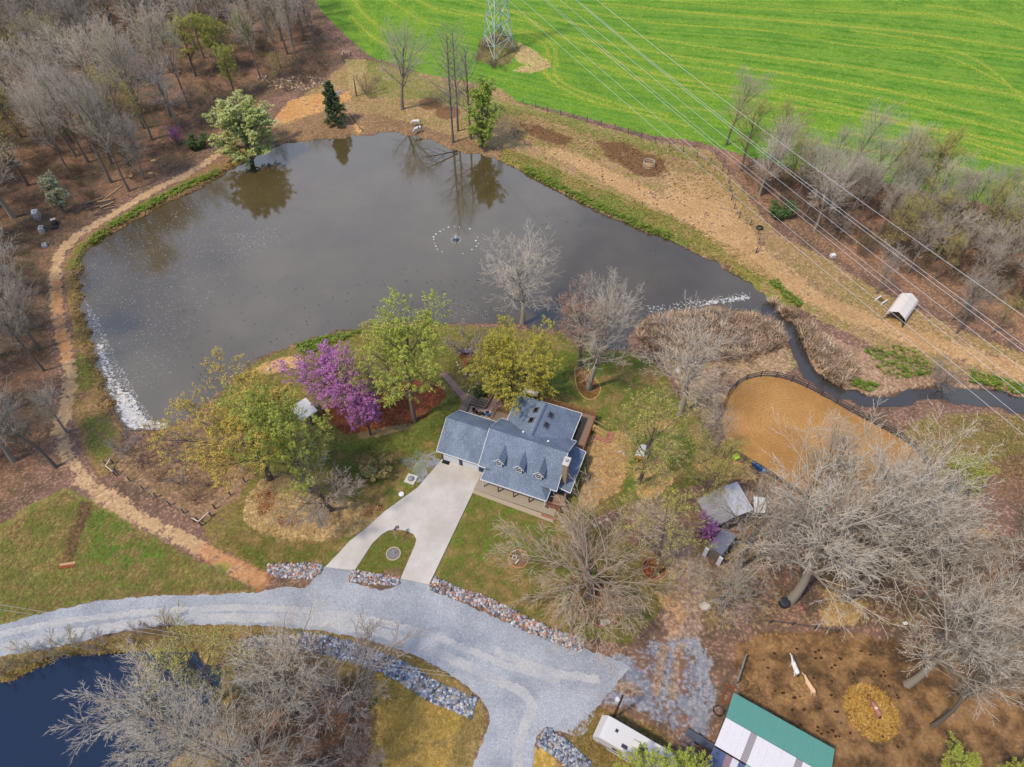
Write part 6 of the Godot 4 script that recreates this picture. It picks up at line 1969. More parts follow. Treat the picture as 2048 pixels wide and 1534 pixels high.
	for g in [[plan([1060, 290, 1300, 300, 1420, 360, 1450, 460, 1300, 420, 1120, 350]), 90], [plan([1500, 1290, 1800, 1300, 1800, 1500, 1680, 1520, 1560, 1420]), 60]]:
		for k in g[1]:
			var q := spot(rs, g[0])
			xf.append(Transform3D(Basis(Vector3.UP, rs.randf() * 6).scaled(Vector3(0.4, 0.25, 0.3) * rs.randf_range(0.6, 1.3)), Vector3(q.x, 0.03, q.y)))
			cc.append(pc(74, 54, 40))
	multi("droppings", rock_mesh(2), vmat("rock", 0.95), xf, cc, "dark droppings dotted over the pastures", "droppings")
	make_farm()
	make_pond_things()
	make_scrap()

func make_pylon() -> void:
	var steel := mat("galvanised", base(196, 214, 206), 0.55, 0.2)
	var feet := [gp(988, 122), gp(1027, 97), gp(1003, 72), gp(966, 92)]
	var mid: Vector3 = (feet[0] + feet[1] + feet[2] + feet[3]) / 4.0
	var t := thing("pylon", "galvanised lattice transmission tower standing in the green field", "pylon", mid)
	var levels := [0.0, 3.2, 7.5, 12.0, 16.5, 21.0, 25.0, 29.0, 33.0, 37.0]
	var legs := []
	for f in feet:
		legs.append(f - mid)
	var at_h := func(k: int, y: float) -> Vector3:
		var s := lerpf(1.0, 0.16, clampf(y / 27.0, 0, 1))
		return Vector3(legs[k].x * s, y, legs[k].z * s)
	for k in 4:
		var mb := MB.new()
		mb.beam(at_h.call(k, 0.0) - Vector3(0, 0.2, 0), at_h.call(k, 27.0), 0.2, 0.2)
		mb.beam(at_h.call(k, 27.0), at_h.call(k, 38.0), 0.16, 0.16)
		part(t, "leg", mb.mesh(), steel)
	for i in levels.size() - 1:
		for k in 4:
			var j := (k + 1) % 4
			var mb := MB.new()
			mb.beam(at_h.call(k, levels[i]) if i else at_h.call(k, 0.3), at_h.call(j, levels[i + 1]), 0.1, 0.1)
			mb.beam(at_h.call(j, levels[i]) if i else at_h.call(j, 0.3), at_h.call(k, levels[i + 1]), 0.1, 0.1)
			if i:
				mb.beam(at_h.call(k, levels[i]), at_h.call(j, levels[i]), 0.12, 0.12)
			part(t, "bracing", mb.mesh(), steel)
	# the conductors: photo pixels of two points and their height at the tower
	var dirw := Vector3(0.452, 0, 0.892)
	var lines := [[1024, 7, 2047, 869, 17.0], [1044, 0, 2047, 840, 17.0], [1089, 0, 2047, 792, 21.0], [1094, 0, 2047, 775, 21.0], [1121, 0, 2047, 740, 25.0], [1151, 0, 2047, 702, 29.0], [1154, 0, 2047, 690, 29.0], [1194, 0, 2047, 632, 36.0]]
	var wm := mat("conductor", base(225, 226, 228), 0.35, 0.3)
	var n := 0
	for l in lines:
		var y: float = l[4]
		var p0 := gp(l[0], l[1], y)
		var p1 := gp(l[2], l[3], y - 3.0)
		var d := (p1 - p0)
		# on to the tower, and on past the frame
		var back := (mid - p0).dot(d.normalized())
		var q0 := p0 + d.normalized() * back
		q0.y = y + 0.6
		var q1 := p1 + d * 0.5
		q1.y = y - 2.0
		var pts := PackedVector3Array([q0])
		var rr := PackedFloat32Array([0.026])
		for i in 9:
			var f := i / 8.0
			pts.append(p0.lerp(p1, f) - Vector3(0, sin(PI * f) * 0.8, 0))
			rr.append(0.026)
		pts.append(q1)
		rr.append(0.026)
		var mb := MB.new()
		mb.tube(pts, rr, 5)
		var w := thing("power_line", ["lowest outer", "second lowest", "third", "fourth", "middle", "upper twin", "other upper twin", "topmost thin"][n] + " wire of the transmission line crossing the field and wood", "wire", Vector3.ZERO, 0.0, "transmission line wires")
		part(w, "conductor", mb.mesh(), wm)
		var arm := MB.new()
		arm.beam(Vector3(0, q0.y + 0.5, 0), q0 - mid + Vector3(0, 0.5, 0), 0.14, 0.14)
		arm.beam(Vector3(0, q0.y + 1.8, 0), q0 - mid + Vector3(0, 0.5, 0), 0.1, 0.1)
		part(t, "cross_arm", arm.mesh(), steel)
		arm = MB.new()
		arm.tube(PackedVector3Array([q0 - mid + Vector3(0, 0.5, 0), q0 - mid]), PackedFloat32Array([0.09, 0.09]), 6)
		part(t, "insulator", arm.mesh(), mat("porcelain", base(150, 120, 100), 0.3))
		n += 1

func make_farm() -> void:
	var white := mat("white_paint", base(235, 236, 238), 0.5)
	var tin := mat("tin", base(232, 234, 240), 0.45, 0.05)
	var greywood := speckled("grey_wood", [], 1, 1)
	var tanwood := speckled("tan_wood", [], 1, 1)
	var dark := mat("dark_metal", base(48, 48, 50), 0.6)
	var steel := mat("grey_steel", base(150, 150, 152), 0.5)
	var rail := speckled("old_rail", [base(70, 66, 66), base(98, 92, 90), base(120, 112, 108)], 2.0, 0.05, 0.95, 81, false)
	var r := RandomNumberGenerator.new()
	r.seed = 9
	var mb := MB.new()
	var ring := smooth(plan(ARENA), true, 3)
	ring.append(ring[0])
	fence("arena_fence", "dark weathered board fence around the orange riding arena", ring, 2.4, 1.35, [0.45, 0.85, 1.25], rail, rail)
	fence("field_fence", "wire and post fence between the green field and the pasture", smooth(plan([1020, 202, 1070, 214, 1110, 228, 1165, 242, 1235, 260, 1290, 280, 1340, 296, 1400, 318, 1450, 345]), false, 3), 3.4, 1.3, [0.5, 0.9, 1.2], rail, mat("fence_wire", base(130, 128, 122), 0.6), true)
	fence("pasture_fence", "wire and post fence along the wood under the power lines", smooth(plan([1455, 350, 1462, 400, 1480, 440, 1512, 458, 1516, 490, 1506, 520]), false, 3), 3.0, 1.3, [0.5, 0.9, 1.2], rail, mat("fence_wire", base(130, 128, 122), 0.6), true)
	fence("plot_fence", "low wire fence around the brown shrubs by the pond dam", plan([246, 872, 236, 900, 212, 934, 260, 962, 330, 1005, 398, 1043, 440, 1010, 510, 945]), 2.6, 1.1, [0.5, 1.0], rail, mat("fence_wire", base(130, 128, 122), 0.6), true)
	for q in [[[220, 918], [211, 932], [225, 943], "pale wooden corner brace of the plot fence near the pond dam"], [[383, 1036], [397, 1043], [417, 1024], "pale wooden corner brace of the plot fence near the dirt track"], [[684, 110], [686, 102], [700, 103], "pale wooden gate frame at the field corner of the wood"]]:
		var t := thing("fence_brace", q[3], "fence")
		for k in 2:
			var p: Vector3 = gp(q[k][0], q[k][1], 1.1)
			var s: Vector3 = gp(q[k + 1][0], q[k + 1][1], 1.1)
			mb = MB.new()
			mb.beam(p, s, 0.12, 0.12)
			part(t, "rail", mb.mesh(), mat("pale_pole", base(226, 206, 184), 0.9))
		for k in 3:
			var p: Vector3 = gp(q[k][0], q[k][1], 1.1)
			mb = MB.new()
			mb.box(Vector3(p.x, -0.1, p.z), Vector3(0.14, 1.2, 0.14))
			part(t, "post", mb.mesh(), rail)
	fence("barn_pipe_fence", "short pipe rail gate leading to the green roofed barn", plan([1487, 1318, 1470, 1370]), 1.6, 1.4, [0.5, 0.9, 1.3], steel, steel)
	fence("paddock_fence", "fallen rail fence line along the upper edge of the horse paddock", smooth(plan([1540, 1246, 1600, 1252, 1650, 1262, 1700, 1268]), false, 3), 2.6, 1.0, [0.6], rail, rail)
	# silver barn: bright slope and dark slope
	var t := thing("silver_barn", "old barn with one bright silver and one dull grey metal roof slope", "barn")
	var e := 2.9
	var top := 4.4
	var ra := gp(1437, 977, top)
	var rb := gp(1473, 1033, top)
	var sa := gp(1474, 964, e)
	var sb := gp(1507, 1020, e)
	var da := gp(1394, 1000, e)
	var db := gp(1427, 1056, e)
	sheet_roof(t, "bright_sheet", sa, sb, rb, ra, 8, [tin], 3)
	sheet_roof(t, "grey_sheet", da, db, rb, ra, 8, [mat("dull_tin", base(150, 150, 160), 0.6, 0.2), mat("dull_tin_2", base(136, 138, 150), 0.6, 0.2)], 3)
	mb = MB.new()
	for q in [[sa, ra, da], [sb, rb, db]]:
		var g0: Vector3 = q[0] * 0.94 + q[2] * 0.06
		var g1: Vector3 = q[2] * 0.94 + q[0] * 0.06
		var gt: Vector3 = q[1] - Vector3(0, 0.12, 0)
		g0.y = e - 0.05
		g1.y = e - 0.05
		mb.face(Vector3(g0.x, 0, g0.z), Vector3(g1.x, 0, g1.z), g1, g0, q[0] - (sa + sb) * 0.5)
		mb.face(g0, g1, gt, gt, q[0] - (sa + sb) * 0.5)
	for q in [[sa, sb, da], [da, db, sa]]:
		var g0: Vector3 = q[0] * 0.94 + q[2] * 0.06
		var g1: Vector3 = q[1] + (q[2] - q[0]) * 0.06
		mb.face(Vector3(g0.x, 0, g0.z), Vector3(g1.x, 0, g1.z), Vector3(g1.x, e - 0.1, g1.z), Vector3(g0.x, e - 0.1, g0.z), q[0] - q[2])
	part(t, "wall", mb.mesh(), greywood)
	# leaning tin roof beside it
	t = thing("tin_lean_to", "small shelter with a white tin roof leaning beside the silver barn", "shed")
	var la := gp(1507, 993, 2.4)
	var lb := gp(1531, 996, 2.2)
	var lc := gp(1533, 1026, 2.2)
	var ld := gp(1509, 1026, 2.4)
	sheet_roof(t, "roof_sheet", la, lb, lc, ld, 2, [white], 3)
	for q in [la, lb, lc, ld]:
		mb = MB.new()
		mb.box(Vector3(q.x, 0, q.z).lerp(Vector3((la.x + lc.x) / 2, 0, (la.z + lc.z) / 2), 0.12), Vector3(0.12, q.y - 0.02, 0.12))
		part(t, "post", mb.mesh(), greywood)
	# grey shed downhill of the barn
	t = thing("grey_shed", "small slate-grey roofed shed with white corner posts below the silver barn", "shed")
	var ga := gp(1446, 1056, 3.0)
	var gb := gp(1474, 1072, 3.0)
	var gd := gp(1416, 1092, 2.4)
	var gc := gp(1444, 1110, 2.4)
	sheet_roof(t, "roof_sheet", gd, gc, gb, ga, 4, [mat("slate_tin", base(112, 118, 136), 0.55, 0.2)], 3)
	mb = MB.new()
	var gm := (ga + gb + gc + gd) / 4.0
	var gq := []
	for q in [ga, gb, gc, gd]:
		gq.append(Vector3(q.x, 0, q.z).lerp(Vector3(gm.x, 0, gm.z), 0.08))
	mb.hexa([gq[0], gq[1], gq[2], gq[3], gq[0] + Vector3(0, 2.9, 0), gq[1] + Vector3(0, 2.9, 0), gq[2] + Vector3(0, 2.3, 0), gq[3] + Vector3(0, 2.3, 0)])
	part(t, "wall", mb.mesh(), greywood)
	for q in [gd, gc]:
		mb = MB.new()
		mb.box(Vector3(q.x, 0, q.z + 0.12), Vector3(0.5, 1.9, 0.3), Basis(Vector3.UP, yaw(gd, gc)))
		part(t, "corner_board", mb.mesh(), white)
	# blue drums, lime crate
	var drum_at := [[1507, 931], [1513, 936], [1519, 940], [1526, 945]]
	for k in 4:
		var d := thing("drum", "blue plastic drum lined up against the arena fence" if k < 3 else "pale translucent drum at the end of the blue drums", "drum", gp(drum_at[k][0], drum_at[k][1]), 0.0, "blue drums by the arena" if k < 3 else "")
		mb = MB.new()
		mb.lathe(Vector3.ZERO, [[0.27, 0.0], [0.29, 0.05], [0.29, 0.3], [0.275, 0.32], [0.29, 0.34], [0.29, 0.6], [0.275, 0.62], [0.29, 0.64], [0.29, 0.84], [0.25, 0.88]], 16)
		var dm := mat("drum_blue", base(30, 96, 168), 0.4) if k < 3 else mat("drum_pale", base(130, 160, 190), 0.4)
		part(d, "body", mb.mesh(), dm)
		mb = MB.new()
		mb.lathe(Vector3.ZERO, [[0.25, 0.86], [0.0, 0.87]], 16)
		part(d, "lid", mb.mesh(), mat("drum_lid", base(90, 150, 206), 0.4) if k < 3 else dm)
	var lime := mat("lime_plastic", base(184, 224, 60), 0.5)
	boxes("lime_crate", "lime green crate on orange earth beside the arena fence", "crate", gp(1470, 918), 0.4, [["body", Vector3(0, 0, 0), Vector3(0.75, 0.6, 0.75), lime], ["lid", Vector3(0, 0.603, 0), Vector3(0.82, 0.06, 0.82), lime]])
	# lumber pile
	for k in 5:
		boxes("lumber_plank", "yellow plank in the small lumber pile below the silver barn", "plank", gp(1514 + k, 1093 - k * 1.4) + Vector3(0, 0.06 * (k % 2), 0), yaw(gp(1500, 1097), gp(1532, 1086)) + r.randf_range(-0.12, 0.12), [["board", Vector3(0, 0.02, 0), Vector3(2.4, 0.07, 0.16), tanwood]], "planks of the lumber pile")
	# hay roll with a white cover
	t = thing("hay_roll", "round hay roll under a white wrap beside the knotty tree", "hay bale", gp(1281, 914), yaw(gp(1276, 916), gp(1284, 897)))
	mb = MB.new()
	mb.tube(PackedVector3Array([Vector3(-0.9, 0.75, 0), Vector3(1.2, 0.75, 0)]), PackedFloat32Array([0.76, 0.76]), 22)
	part(t, "wrap", mb.mesh(), mat("bale_wrap", base(214, 214, 216), 0.6))
	mb = MB.new()
	mb.tube(PackedVector3Array([Vector3(1.1, 0.75, 0), Vector3(-0.92, 0.75, 0)]), PackedFloat32Array([0.72, 0.74]), 22, true)
	part(t, "hay", mb.mesh(), speckled("hay", [base(170, 116, 60), base(200, 146, 84), base(150, 100, 56)], 1.2, 0.1, 0.95, 83, false))
	# canopy shelter
	t = thing("canopy_shelter", "tan fabric canopy shelter on curved legs at the edge of the dirt pasture", "canopy", gp(1797, 628), yaw(gp(1780, 650), gp(1805, 615)))
	var prof := [[-1.75, 0.0], [-1.55, 1.6], [-1.3, 2.0], [0.0, 2.7], [1.3, 2.0], [1.55, 1.6], [1.75, 0.0]]
	mb = MB.new()
	for i in 6:
		if i == 0 or i == 5:
			continue
		mb.slab(Vector3(-3.0, prof[i][1], prof[i][0]), Vector3(3.0, prof[i][1], prof[i][0]), Vector3(3.0, prof[i + 1][1], prof[i + 1][0]), Vector3(-3.0, prof[i + 1][1], prof[i + 1][0]), 0.03)
	part(t, "roof_fabric", mb.mesh(), mat("tan_canvas", base(238, 228, 218), 0.8))
	mb = MB.new()
	mb.slab(Vector3(-3.0, 1.6, 1.55), Vector3(3.0, 1.6, 1.55), Vector3(3.0, 0.9, 1.66), Vector3(-3.0, 0.9, 1.66), 0.03)
	mb.slab(Vector3(-3.0, 1.6, -1.55), Vector3(3.0, 1.6, -1.55), Vector3(3.0, 1.3, -1.62), Vector3(-3.0, 1.3, -1.62), 0.03)
	for x in [-3.01, 3.01]:
		for s in [-1, 1]:
			mb.face(Vector3(x, 1.7, 1.56 * s), Vector3(x, 1.95, 0.9 * s), Vector3(x, 1.2, 1.5 * s), Vector3(x, 0.0, 1.75 * s), Vector3(x, 0, 0))
	part(t, "side_fabric", mb.mesh(), mat("canvas_side", base(226, 204, 196), 0.8))
	for x in [-2.9, 0.0, 2.9]:
		for s in [-1, 1]:
			mb = MB.new()
			mb.tube(PackedVector3Array([Vector3(x, -0.05, 1.72 * s), Vector3(x, 1.55, 1.5 * s)]), PackedFloat32Array([0.04, 0.04]), 8)
			part(t, "leg", mb.mesh(), steel)
	# feed trough beside it
	boxes("feed_trough", "white framed square trough beside the canopy shelter", "trough", gp(1761, 603), 0.62, [["side", Vector3(0, 0, -0.62), Vector3(1.5, 0.5, 0.22), white], ["side", Vector3(0, 0, 0.62), Vector3(1.5, 0.5, 0.22), white], ["end", Vector3(-0.7, 0, 0), Vector3(0.08, 0.45, 1.0), tanwood], ["end", Vector3(0.7, 0, 0), Vector3(0.08, 0.45, 1.0), tanwood], ["hay", Vector3(0, 0, 0), Vector3(1.3, 0.2, 1.0), mat("trough_hay", base(110, 96, 50), 0.95)]])
	boxes("salt_block", "small white block under a twiggy tree by the pasture edge", "block", gp(1665, 513), 0.3, [["block", Vector3(0, 0, 0), Vector3(0.9, 0.5, 0.7), white]])
	t = thing("tractor_tyre", "black tyre lying at the pasture fence corner", "tyre", gp(1519, 457))
	mb = MB.new()
	mb.lathe(Vector3.ZERO, [[0.35, 0.1], [0.45, 0.0], [0.65, 0.02], [0.72, 0.18], [0.65, 0.34], [0.45, 0.36], [0.35, 0.26], [0.35, 0.1]], 20)
	part(t, "tread", mb.mesh(), mat("rubber", base(38, 38, 40), 0.8))
	# hay ring
	t = thing("hay_ring", "pale metal ring feeder half full of hay on trampled earth", "feeder", gp(1297, 332))
	for y in [0.1, 0.5, 0.9, 1.1]:
		mb = MB.new()
		var pts := PackedVector3Array()
		var rr := PackedFloat32Array()
		for k in 25:
			pts.append(Vector3(cos(TAU * k / 24.0) * 1.2, y, sin(TAU * k / 24.0) * 1.2))
			rr.append(0.045)
		mb.tube(pts, rr, 6)
		part(t, "hoop", mb.mesh(), mat("pale_tube", base(206, 196, 176), 0.6))
	for k in 14:
		mb = MB.new()
		var an := TAU * k / 14.0
		mb.tube(PackedVector3Array([Vector3(cos(an) * 1.2, 0, sin(an) * 1.2), Vector3(cos(an + 0.12) * 1.2, 1.15, sin(an + 0.12) * 1.2)]), PackedFloat32Array([0.03, 0.03]), 6)
		part(t, "bar", mb.mesh(), mat("pale_tube", base(206, 196, 176), 0.6))
	mb = MB.new()
	mb.lathe(Vector3.ZERO, [[1.05, 0.0], [0.95, 0.25], [0.5, 0.45], [0.0, 0.4]], 18)
	part(t, "hay", mb.mesh(), speckled("hay", [], 1, 1))
	# white pipe frame past the arena
	t = thing("pipe_stall", "white pipe stall standing on the ground past the arena's near end", "stall")
	var fp := [gp(1856, 1016, 0.9), gp(1878, 988, 0.9), gp(1903, 996, 0.9), gp(1908, 975, 0.9), gp(1893, 970, 0.9)]
	for k in 4:
		mb = MB.new()
		mb.beam(fp[k], fp[k + 1], 0.28, 0.1)
		mb.beam(fp[k] - Vector3(0, 0.45, 0), fp[k + 1] - Vector3(0, 0.45, 0), 0.08, 0.08)
		part(t, "rail", mb.mesh(), mat("pale_grey_paint", base(214, 214, 218), 0.6))
	for k in 5:
		mb = MB.new()
		mb.box(Vector3(fp[k].x, 0, fp[k].z), Vector3(0.1, 0.92, 0.1))
		part(t, "post", mb.mesh(), white)
	# black tank at the great tree, small white scraps
	t = thing("black_tank", "black plastic tank at the foot of the great bare tree", "tank", gp(1567, 1208), 0.3)
	mb = MB.new()
	mb.lathe(Vector3.ZERO, [[0.62, 0.0], [0.65, 0.1], [0.65, 0.75], [0.55, 0.85], [0.0, 0.9]], 16)
	part(t, "shell", mb.mesh(), mat("black_poly", base(46, 48, 54), 0.5))
	for q in [[1895, 1190], [1880, 1190], [1778, 1197], [1637, 1205], [1810, 1247], [2003, 1182]]:
		boxes("feed_sack", "crumpled white sack lying on the leafy slope above the paddock", "sack", gp(q[0], q[1]), r.randf() * 6.0, [["sack", Vector3(0, 0, 0), Vector3(0.5, 0.12, 0.35), white]], "white sacks on the slope")
	# red tractor under the branches
	t = thing("garden_tractor", "small red and black tractor under the bare branches by the arena", "tractor", gp(1648, 1026), 0.2)
	var redp := mat("red_paint", base(176, 66, 58), 0.45)
	mb = MB.new()
	mb.box(Vector3(0.55, 0.45, 0), Vector3(0.95, 0.5, 0.55))
	part(t, "hood", mb.mesh(), redp)
	mb = MB.new()
	mb.box(Vector3(-0.35, 0.4, 0), Vector3(0.9, 0.18, 0.8))
	part(t, "deck", mb.mesh(), dark)
	mb = MB.new()
	mb.box(Vector3(-0.45, 0.58, 0), Vector3(0.45, 0.1, 0.45))
	mb.box(Vector3(-0.68, 0.6, 0), Vector3(0.1, 0.45, 0.45))
	part(t, "seat", mb.mesh(), dark)
	for w in [[-0.5, 0.42, 0.55], [-0.5, 0.42, -0.55], [0.8, 0.28, 0.45], [0.8, 0.28, -0.45]]:
		mb = MB.new()
		mb.tube(PackedVector3Array([Vector3(w[0], w[1], w[2] - 0.12), Vector3(w[0], w[1], w[2] + 0.12)]), PackedFloat32Array([w[1], w[1]]), 14, true)
		part(t, "wheel", mb.mesh(), mat("rubber", base(38, 38, 40), 0.8))
	# the green roofed barn
	var p0 := gp(1467, 1386, 3.0)
	var p1 := gp(1669, 1499, 3.0)
	var X := (p1 - p0).normalized()
	var Z := Vector3(-X.z, 0, X.x)
	var w1 := (gp(1451, 1434, 4.0) - p0).dot(Z)
	var w2 := (gp(1429, 1490, 3.1) - p0).dot(Z)
	if w1 < 0:
		Z = -Z
		w1 = -w1
		w2 = -w2
	var ln := p0.distance_to(p1)
	t = thing("metal_barn", "long barn with ribbed teal and white metal roof slopes beside the horse paddock", "barn")
	var teal := mat("teal_metal", base(112, 180, 168), 0.5, 0.0)
	var wm := mat("white_metal", base(220, 220, 228), 0.45, 0.1)
	var gm2 := mat("grey_metal", base(150, 142, 150), 0.45, 0.1)
	var bm := mat("blue_metal", base(76, 92, 136), 0.45, 0.15)
	var brm := mat("rose_metal", base(150, 122, 134), 0.45, 0.1)
	var P := func(u: float, w: float, y: float) -> Vector3: return Vector3(p0.x, 0, p0.z) + X * u + Z * w + Vector3(0, y, 0)
	sheet_roof(t, "teal_sheet", P.call(0.0, 0.0, 3.0), P.call(ln, 0.0, 3.0), P.call(ln, w1, 4.0), P.call(0.0, w1, 4.0), 16, [teal], 4)
	sheet_roof(t, "white_sheet", P.call(0.0, w2, 3.1), P.call(ln, w2, 3.1), P.call(ln, w1 + 0.02, 4.0), P.call(0.0, w1 + 0.02, 4.0), 16, [wm, wm, wm, wm, gm2, wm, wm, wm, wm, wm, wm, gm2, wm, wm, wm, wm], 4)
	sheet_roof(t, "lean_to_sheet", P.call(0.0, w2 + 4.2, 2.2), P.call(ln, w2 + 4.2, 2.2), P.call(ln, w2 + 0.1, 2.85), P.call(0.0, w2 + 0.1, 2.85), 16, [bm, bm, brm, wm, bm, wm, wm, wm, bm, wm, brm, bm, wm, wm, bm, wm], 4)
	mb = MB.new()
	mb.beam(P.call(3.4, w2 + 0.05, 3.06), P.call(ln, w2 + 0.05, 3.06), 0.3, 0.05)
	part(t, "trim", mb.mesh(), teal)
	mb = MB.new()
	mb.hexa([P.call(0.3, 0.3, 0.0), P.call(ln - 0.3, 0.3, 0.0), P.call(ln - 0.3, w2 - 0.2, 0.0), P.call(0.3, w2 - 0.2, 0.0), P.call(0.3, 0.3, 2.95), P.call(ln - 0.3, 0.3, 2.95), P.call(ln - 0.3, w2 - 0.2, 2.95), P.call(0.3, w2 - 0.2, 2.95)])
	part(t, "wall", mb.mesh(), greywood)
	for u in 5:
		mb = MB.new()
		var q: Vector3 = P.call(0.3 + u * (ln - 0.6) / 4.0, w2 + 4.0, 0.0)
		mb.box(q, Vector3(0.15, 2.2, 0.15))
		part(t, "post", mb.mesh(), greywood)
	# coil of pipe, rusty auger beside the barn
	t = thing("pipe_coil", "coil of black pipe on the ground beside the teal barn roof", "pipe", gp(1437, 1422))
	for k in 4:
		mb = MB.new()
		var pts := PackedVector3Array()
		var rr := PackedFloat32Array()
		for i in 21:
			pts.append(Vector3(cos(TAU * i / 20.0) * (0.5 + k * 0.06), 0.05 + k * 0.06, sin(TAU * i / 20.0) * (0.62 - k * 0.05)))
			rr.append(0.03)
		mb.tube(pts, rr, 5)
		part(t, "loop", mb.mesh(), mat("black_poly", base(46, 48, 54), 0.5))
	boxes("rusty_frame", "rusty iron frame lying by the barn's pipe gate", "scrap", gp(1455, 1388), yaw(gp(1450, 1400), gp(1463, 1368)), [["bar", Vector3(0, 0.1, -0.35), Vector3(2.4, 0.12, 0.12), mat("rust", base(146, 84, 56), 0.95)], ["bar", Vector3(0, 0.1, 0.35), Vector3(2.4, 0.12, 0.12), mat("rust", base(146, 84, 56), 0.95)], ["bar", Vector3(-1.1, 0.08, 0), Vector3(0.12, 0.12, 0.7), mat("rust", base(146, 84, 56), 0.95)], ["bar", Vector3(0.9, 0.08, 0), Vector3(0.12, 0.12, 0.7), mat("rust", base(146, 84, 56), 0.95)]])
	boxes("flat_trailer", "long dark trailer parked against the teal barn", "trailer", gp(1402, 1484), yaw(gp(1384, 1474), gp(1420, 1496)), [["bed", Vector3(0, 0.4, 0), Vector3(3.6, 0.12, 0.8), mat("slate_steel", base(76, 84, 100), 0.6)], ["wheel", Vector3(-0.4, 0, 0.45), Vector3(0.5, 0.5, 0.12), mat("rubber", base(38, 38, 40), 0.8)], ["wheel", Vector3(-0.4, 0, -0.45), Vector3(0.5, 0.5, 0.12), mat("rubber", base(38, 38, 40), 0.8)], ["tongue", Vector3(2.3, 0.35, 0), Vector3(1.0, 0.1, 0.1), steel]])
	# camper trailer
	var c0 := gp(1218, 1436, 3.3)
	var c1 := gp(1200, 1470, 3.3)
	var cd := (gp(1271, 1467, 3.3) - c0).normalized()
	var cmid := (c0 + c1) * 0.5 + cd * 4.6
	t = thing("camper", "long white camper trailer with black roof hatches parked on the grass", "camper", Vector3(cmid.x, 0, cmid.z), yaw(Vector3.ZERO, cd))
	mb = MB.new()
	var hw := 1.22
	var out := [[-4.6, 1.0], [-5.15, 1.3], [-5.3, 2.2], [-4.7, 3.15], [-4.2, 3.3], [4.6, 3.3], [4.75, 3.1], [4.75, 0.55], [-3.4, 0.55], [-3.7, 1.0]]
	for i in out.size():
		var q0: Array = out[i]
		var q1: Array = out[(i + 1) % out.size()]
		var mid2 := Vector3(0, 1.9, 0)
		var ctr := Vector3((q0[0] + q1[0]) / 2.0, (q0[1] + q1[1]) / 2.0, 0)
		mb.face(Vector3(q0[0], q0[1], -hw), Vector3(q1[0], q1[1], -hw), Vector3(q1[0], q1[1], hw), Vector3(q0[0], q0[1], hw), ctr - mid2)
	var poly := PackedVector2Array()
	for q in out:
		poly.append(Vector2(q[0], q[1]))
	var tri := Geometry2D.triangulate_polygon(poly)
	for i in tri.size() / 3:
		for s in [-1.0, 1.0]:
			var q := []
			for k in 3:
				q.append(Vector3(poly[tri[i * 3 + k]].x, poly[tri[i * 3 + k]].y, hw * s))
			mb.face(q[0], q[1], q[2], q[2], Vector3(0, 0, s))
	part(t, "body", mb.mesh(), mat("camper_white", base(224, 222, 220), 0.4))
	mb = MB.new()
	mb.box(Vector3(0, 1.15, hw + 0.005), Vector3(9.2, 0.25, 0.02))
	mb.box(Vector3(0, 1.15, -hw - 0.005), Vector3(9.2, 0.25, 0.02))
	part(t, "stripe", mb.mesh(), mat("maroon", base(110, 60, 56), 0.5))
	for q in [[-2.0, 0.75, 0.45, 0.25], [-0.2, 0.1, 0.62, 0.55], [-3.3, -0.25, 0.22, 0.22], [2.6, 0.3, 0.4, 0.4]]:
		mb = MB.new()
		mb.box(Vector3(q[0], 3.3, q[1]), Vector3(q[2] * 1.4, 0.09, q[3] * 1.4))
		part(t, "roof_hatch", mb.mesh(), dark)
	mb = MB.new()
	mb.box(Vector3(-1.1, 3.3, 0.05), Vector3(0.8, 0.28, 0.7))
	part(t, "air_conditioner", mb.mesh(), mat("cream_plastic", base(226, 222, 212), 0.5))
	for s in [-1, 1]:
		for x in [1.2, 2.1]:
			mb = MB.new()
			mb.tube(PackedVector3Array([Vector3(x, 0.36, s * 1.0), Vector3(x, 0.36, s * 1.2)]), PackedFloat32Array([0.36, 0.36]), 14, true)
			part(t, "wheel", mb.mesh(), mat("rubber", base(38, 38, 40), 0.8))
		for x in [-2.6, 0.0, 3.2]:
			mb = MB.new()
			mb.box(Vector3(x, 1.9, s * (hw + 0.012)), Vector3(0.9, 0.6, 0.02))
			part(t, "window", mb.mesh(), mat("window_glass", Color(0.05, 0.07, 0.09), 0.06))
	# utility pole
	var pb := gp(1226, 1437)
	t = thing("utility_pole", "wooden utility pole with a pale transformer beside the camper", "pole", pb)
	var hp := 8.6
	mb = MB.new()
	mb.tube(PackedVector3Array([Vector3(0, -0.2, 0), Vector3(0, hp, 0)]), PackedFloat32Array([0.16, 0.11]), 10, true)
	part(t, "shaft", mb.mesh(), mat("pole_wood", base(92, 74, 62), 0.95))
	mb = MB.new()
	mb.lathe(Vector3(-0.38, hp - 1.7, 0.05), [[0.0, 0.0], [0.24, 0.03], [0.26, 0.1], [0.26, 0.8], [0.2, 0.88], [0.0, 0.92]], 14)
	part(t, "transformer", mb.mesh(), mat("pale_grey_paint", base(214, 214, 218), 0.6))
	mb = MB.new()
	mb.tube(PackedVector3Array([Vector3(-0.2, hp - 0.8, 0), Vector3(-0.2, hp - 0.4, 0)]), PackedFloat32Array([0.05, 0.03]), 6)
	part(t, "bushing", mb.mesh(), mat("porcelain", base(150, 120, 100), 0.3))
	var ends := [[-80, 1196, hp - 0.3], [-80, 1206, hp - 1.4], [1330, 1447, 3.5]]
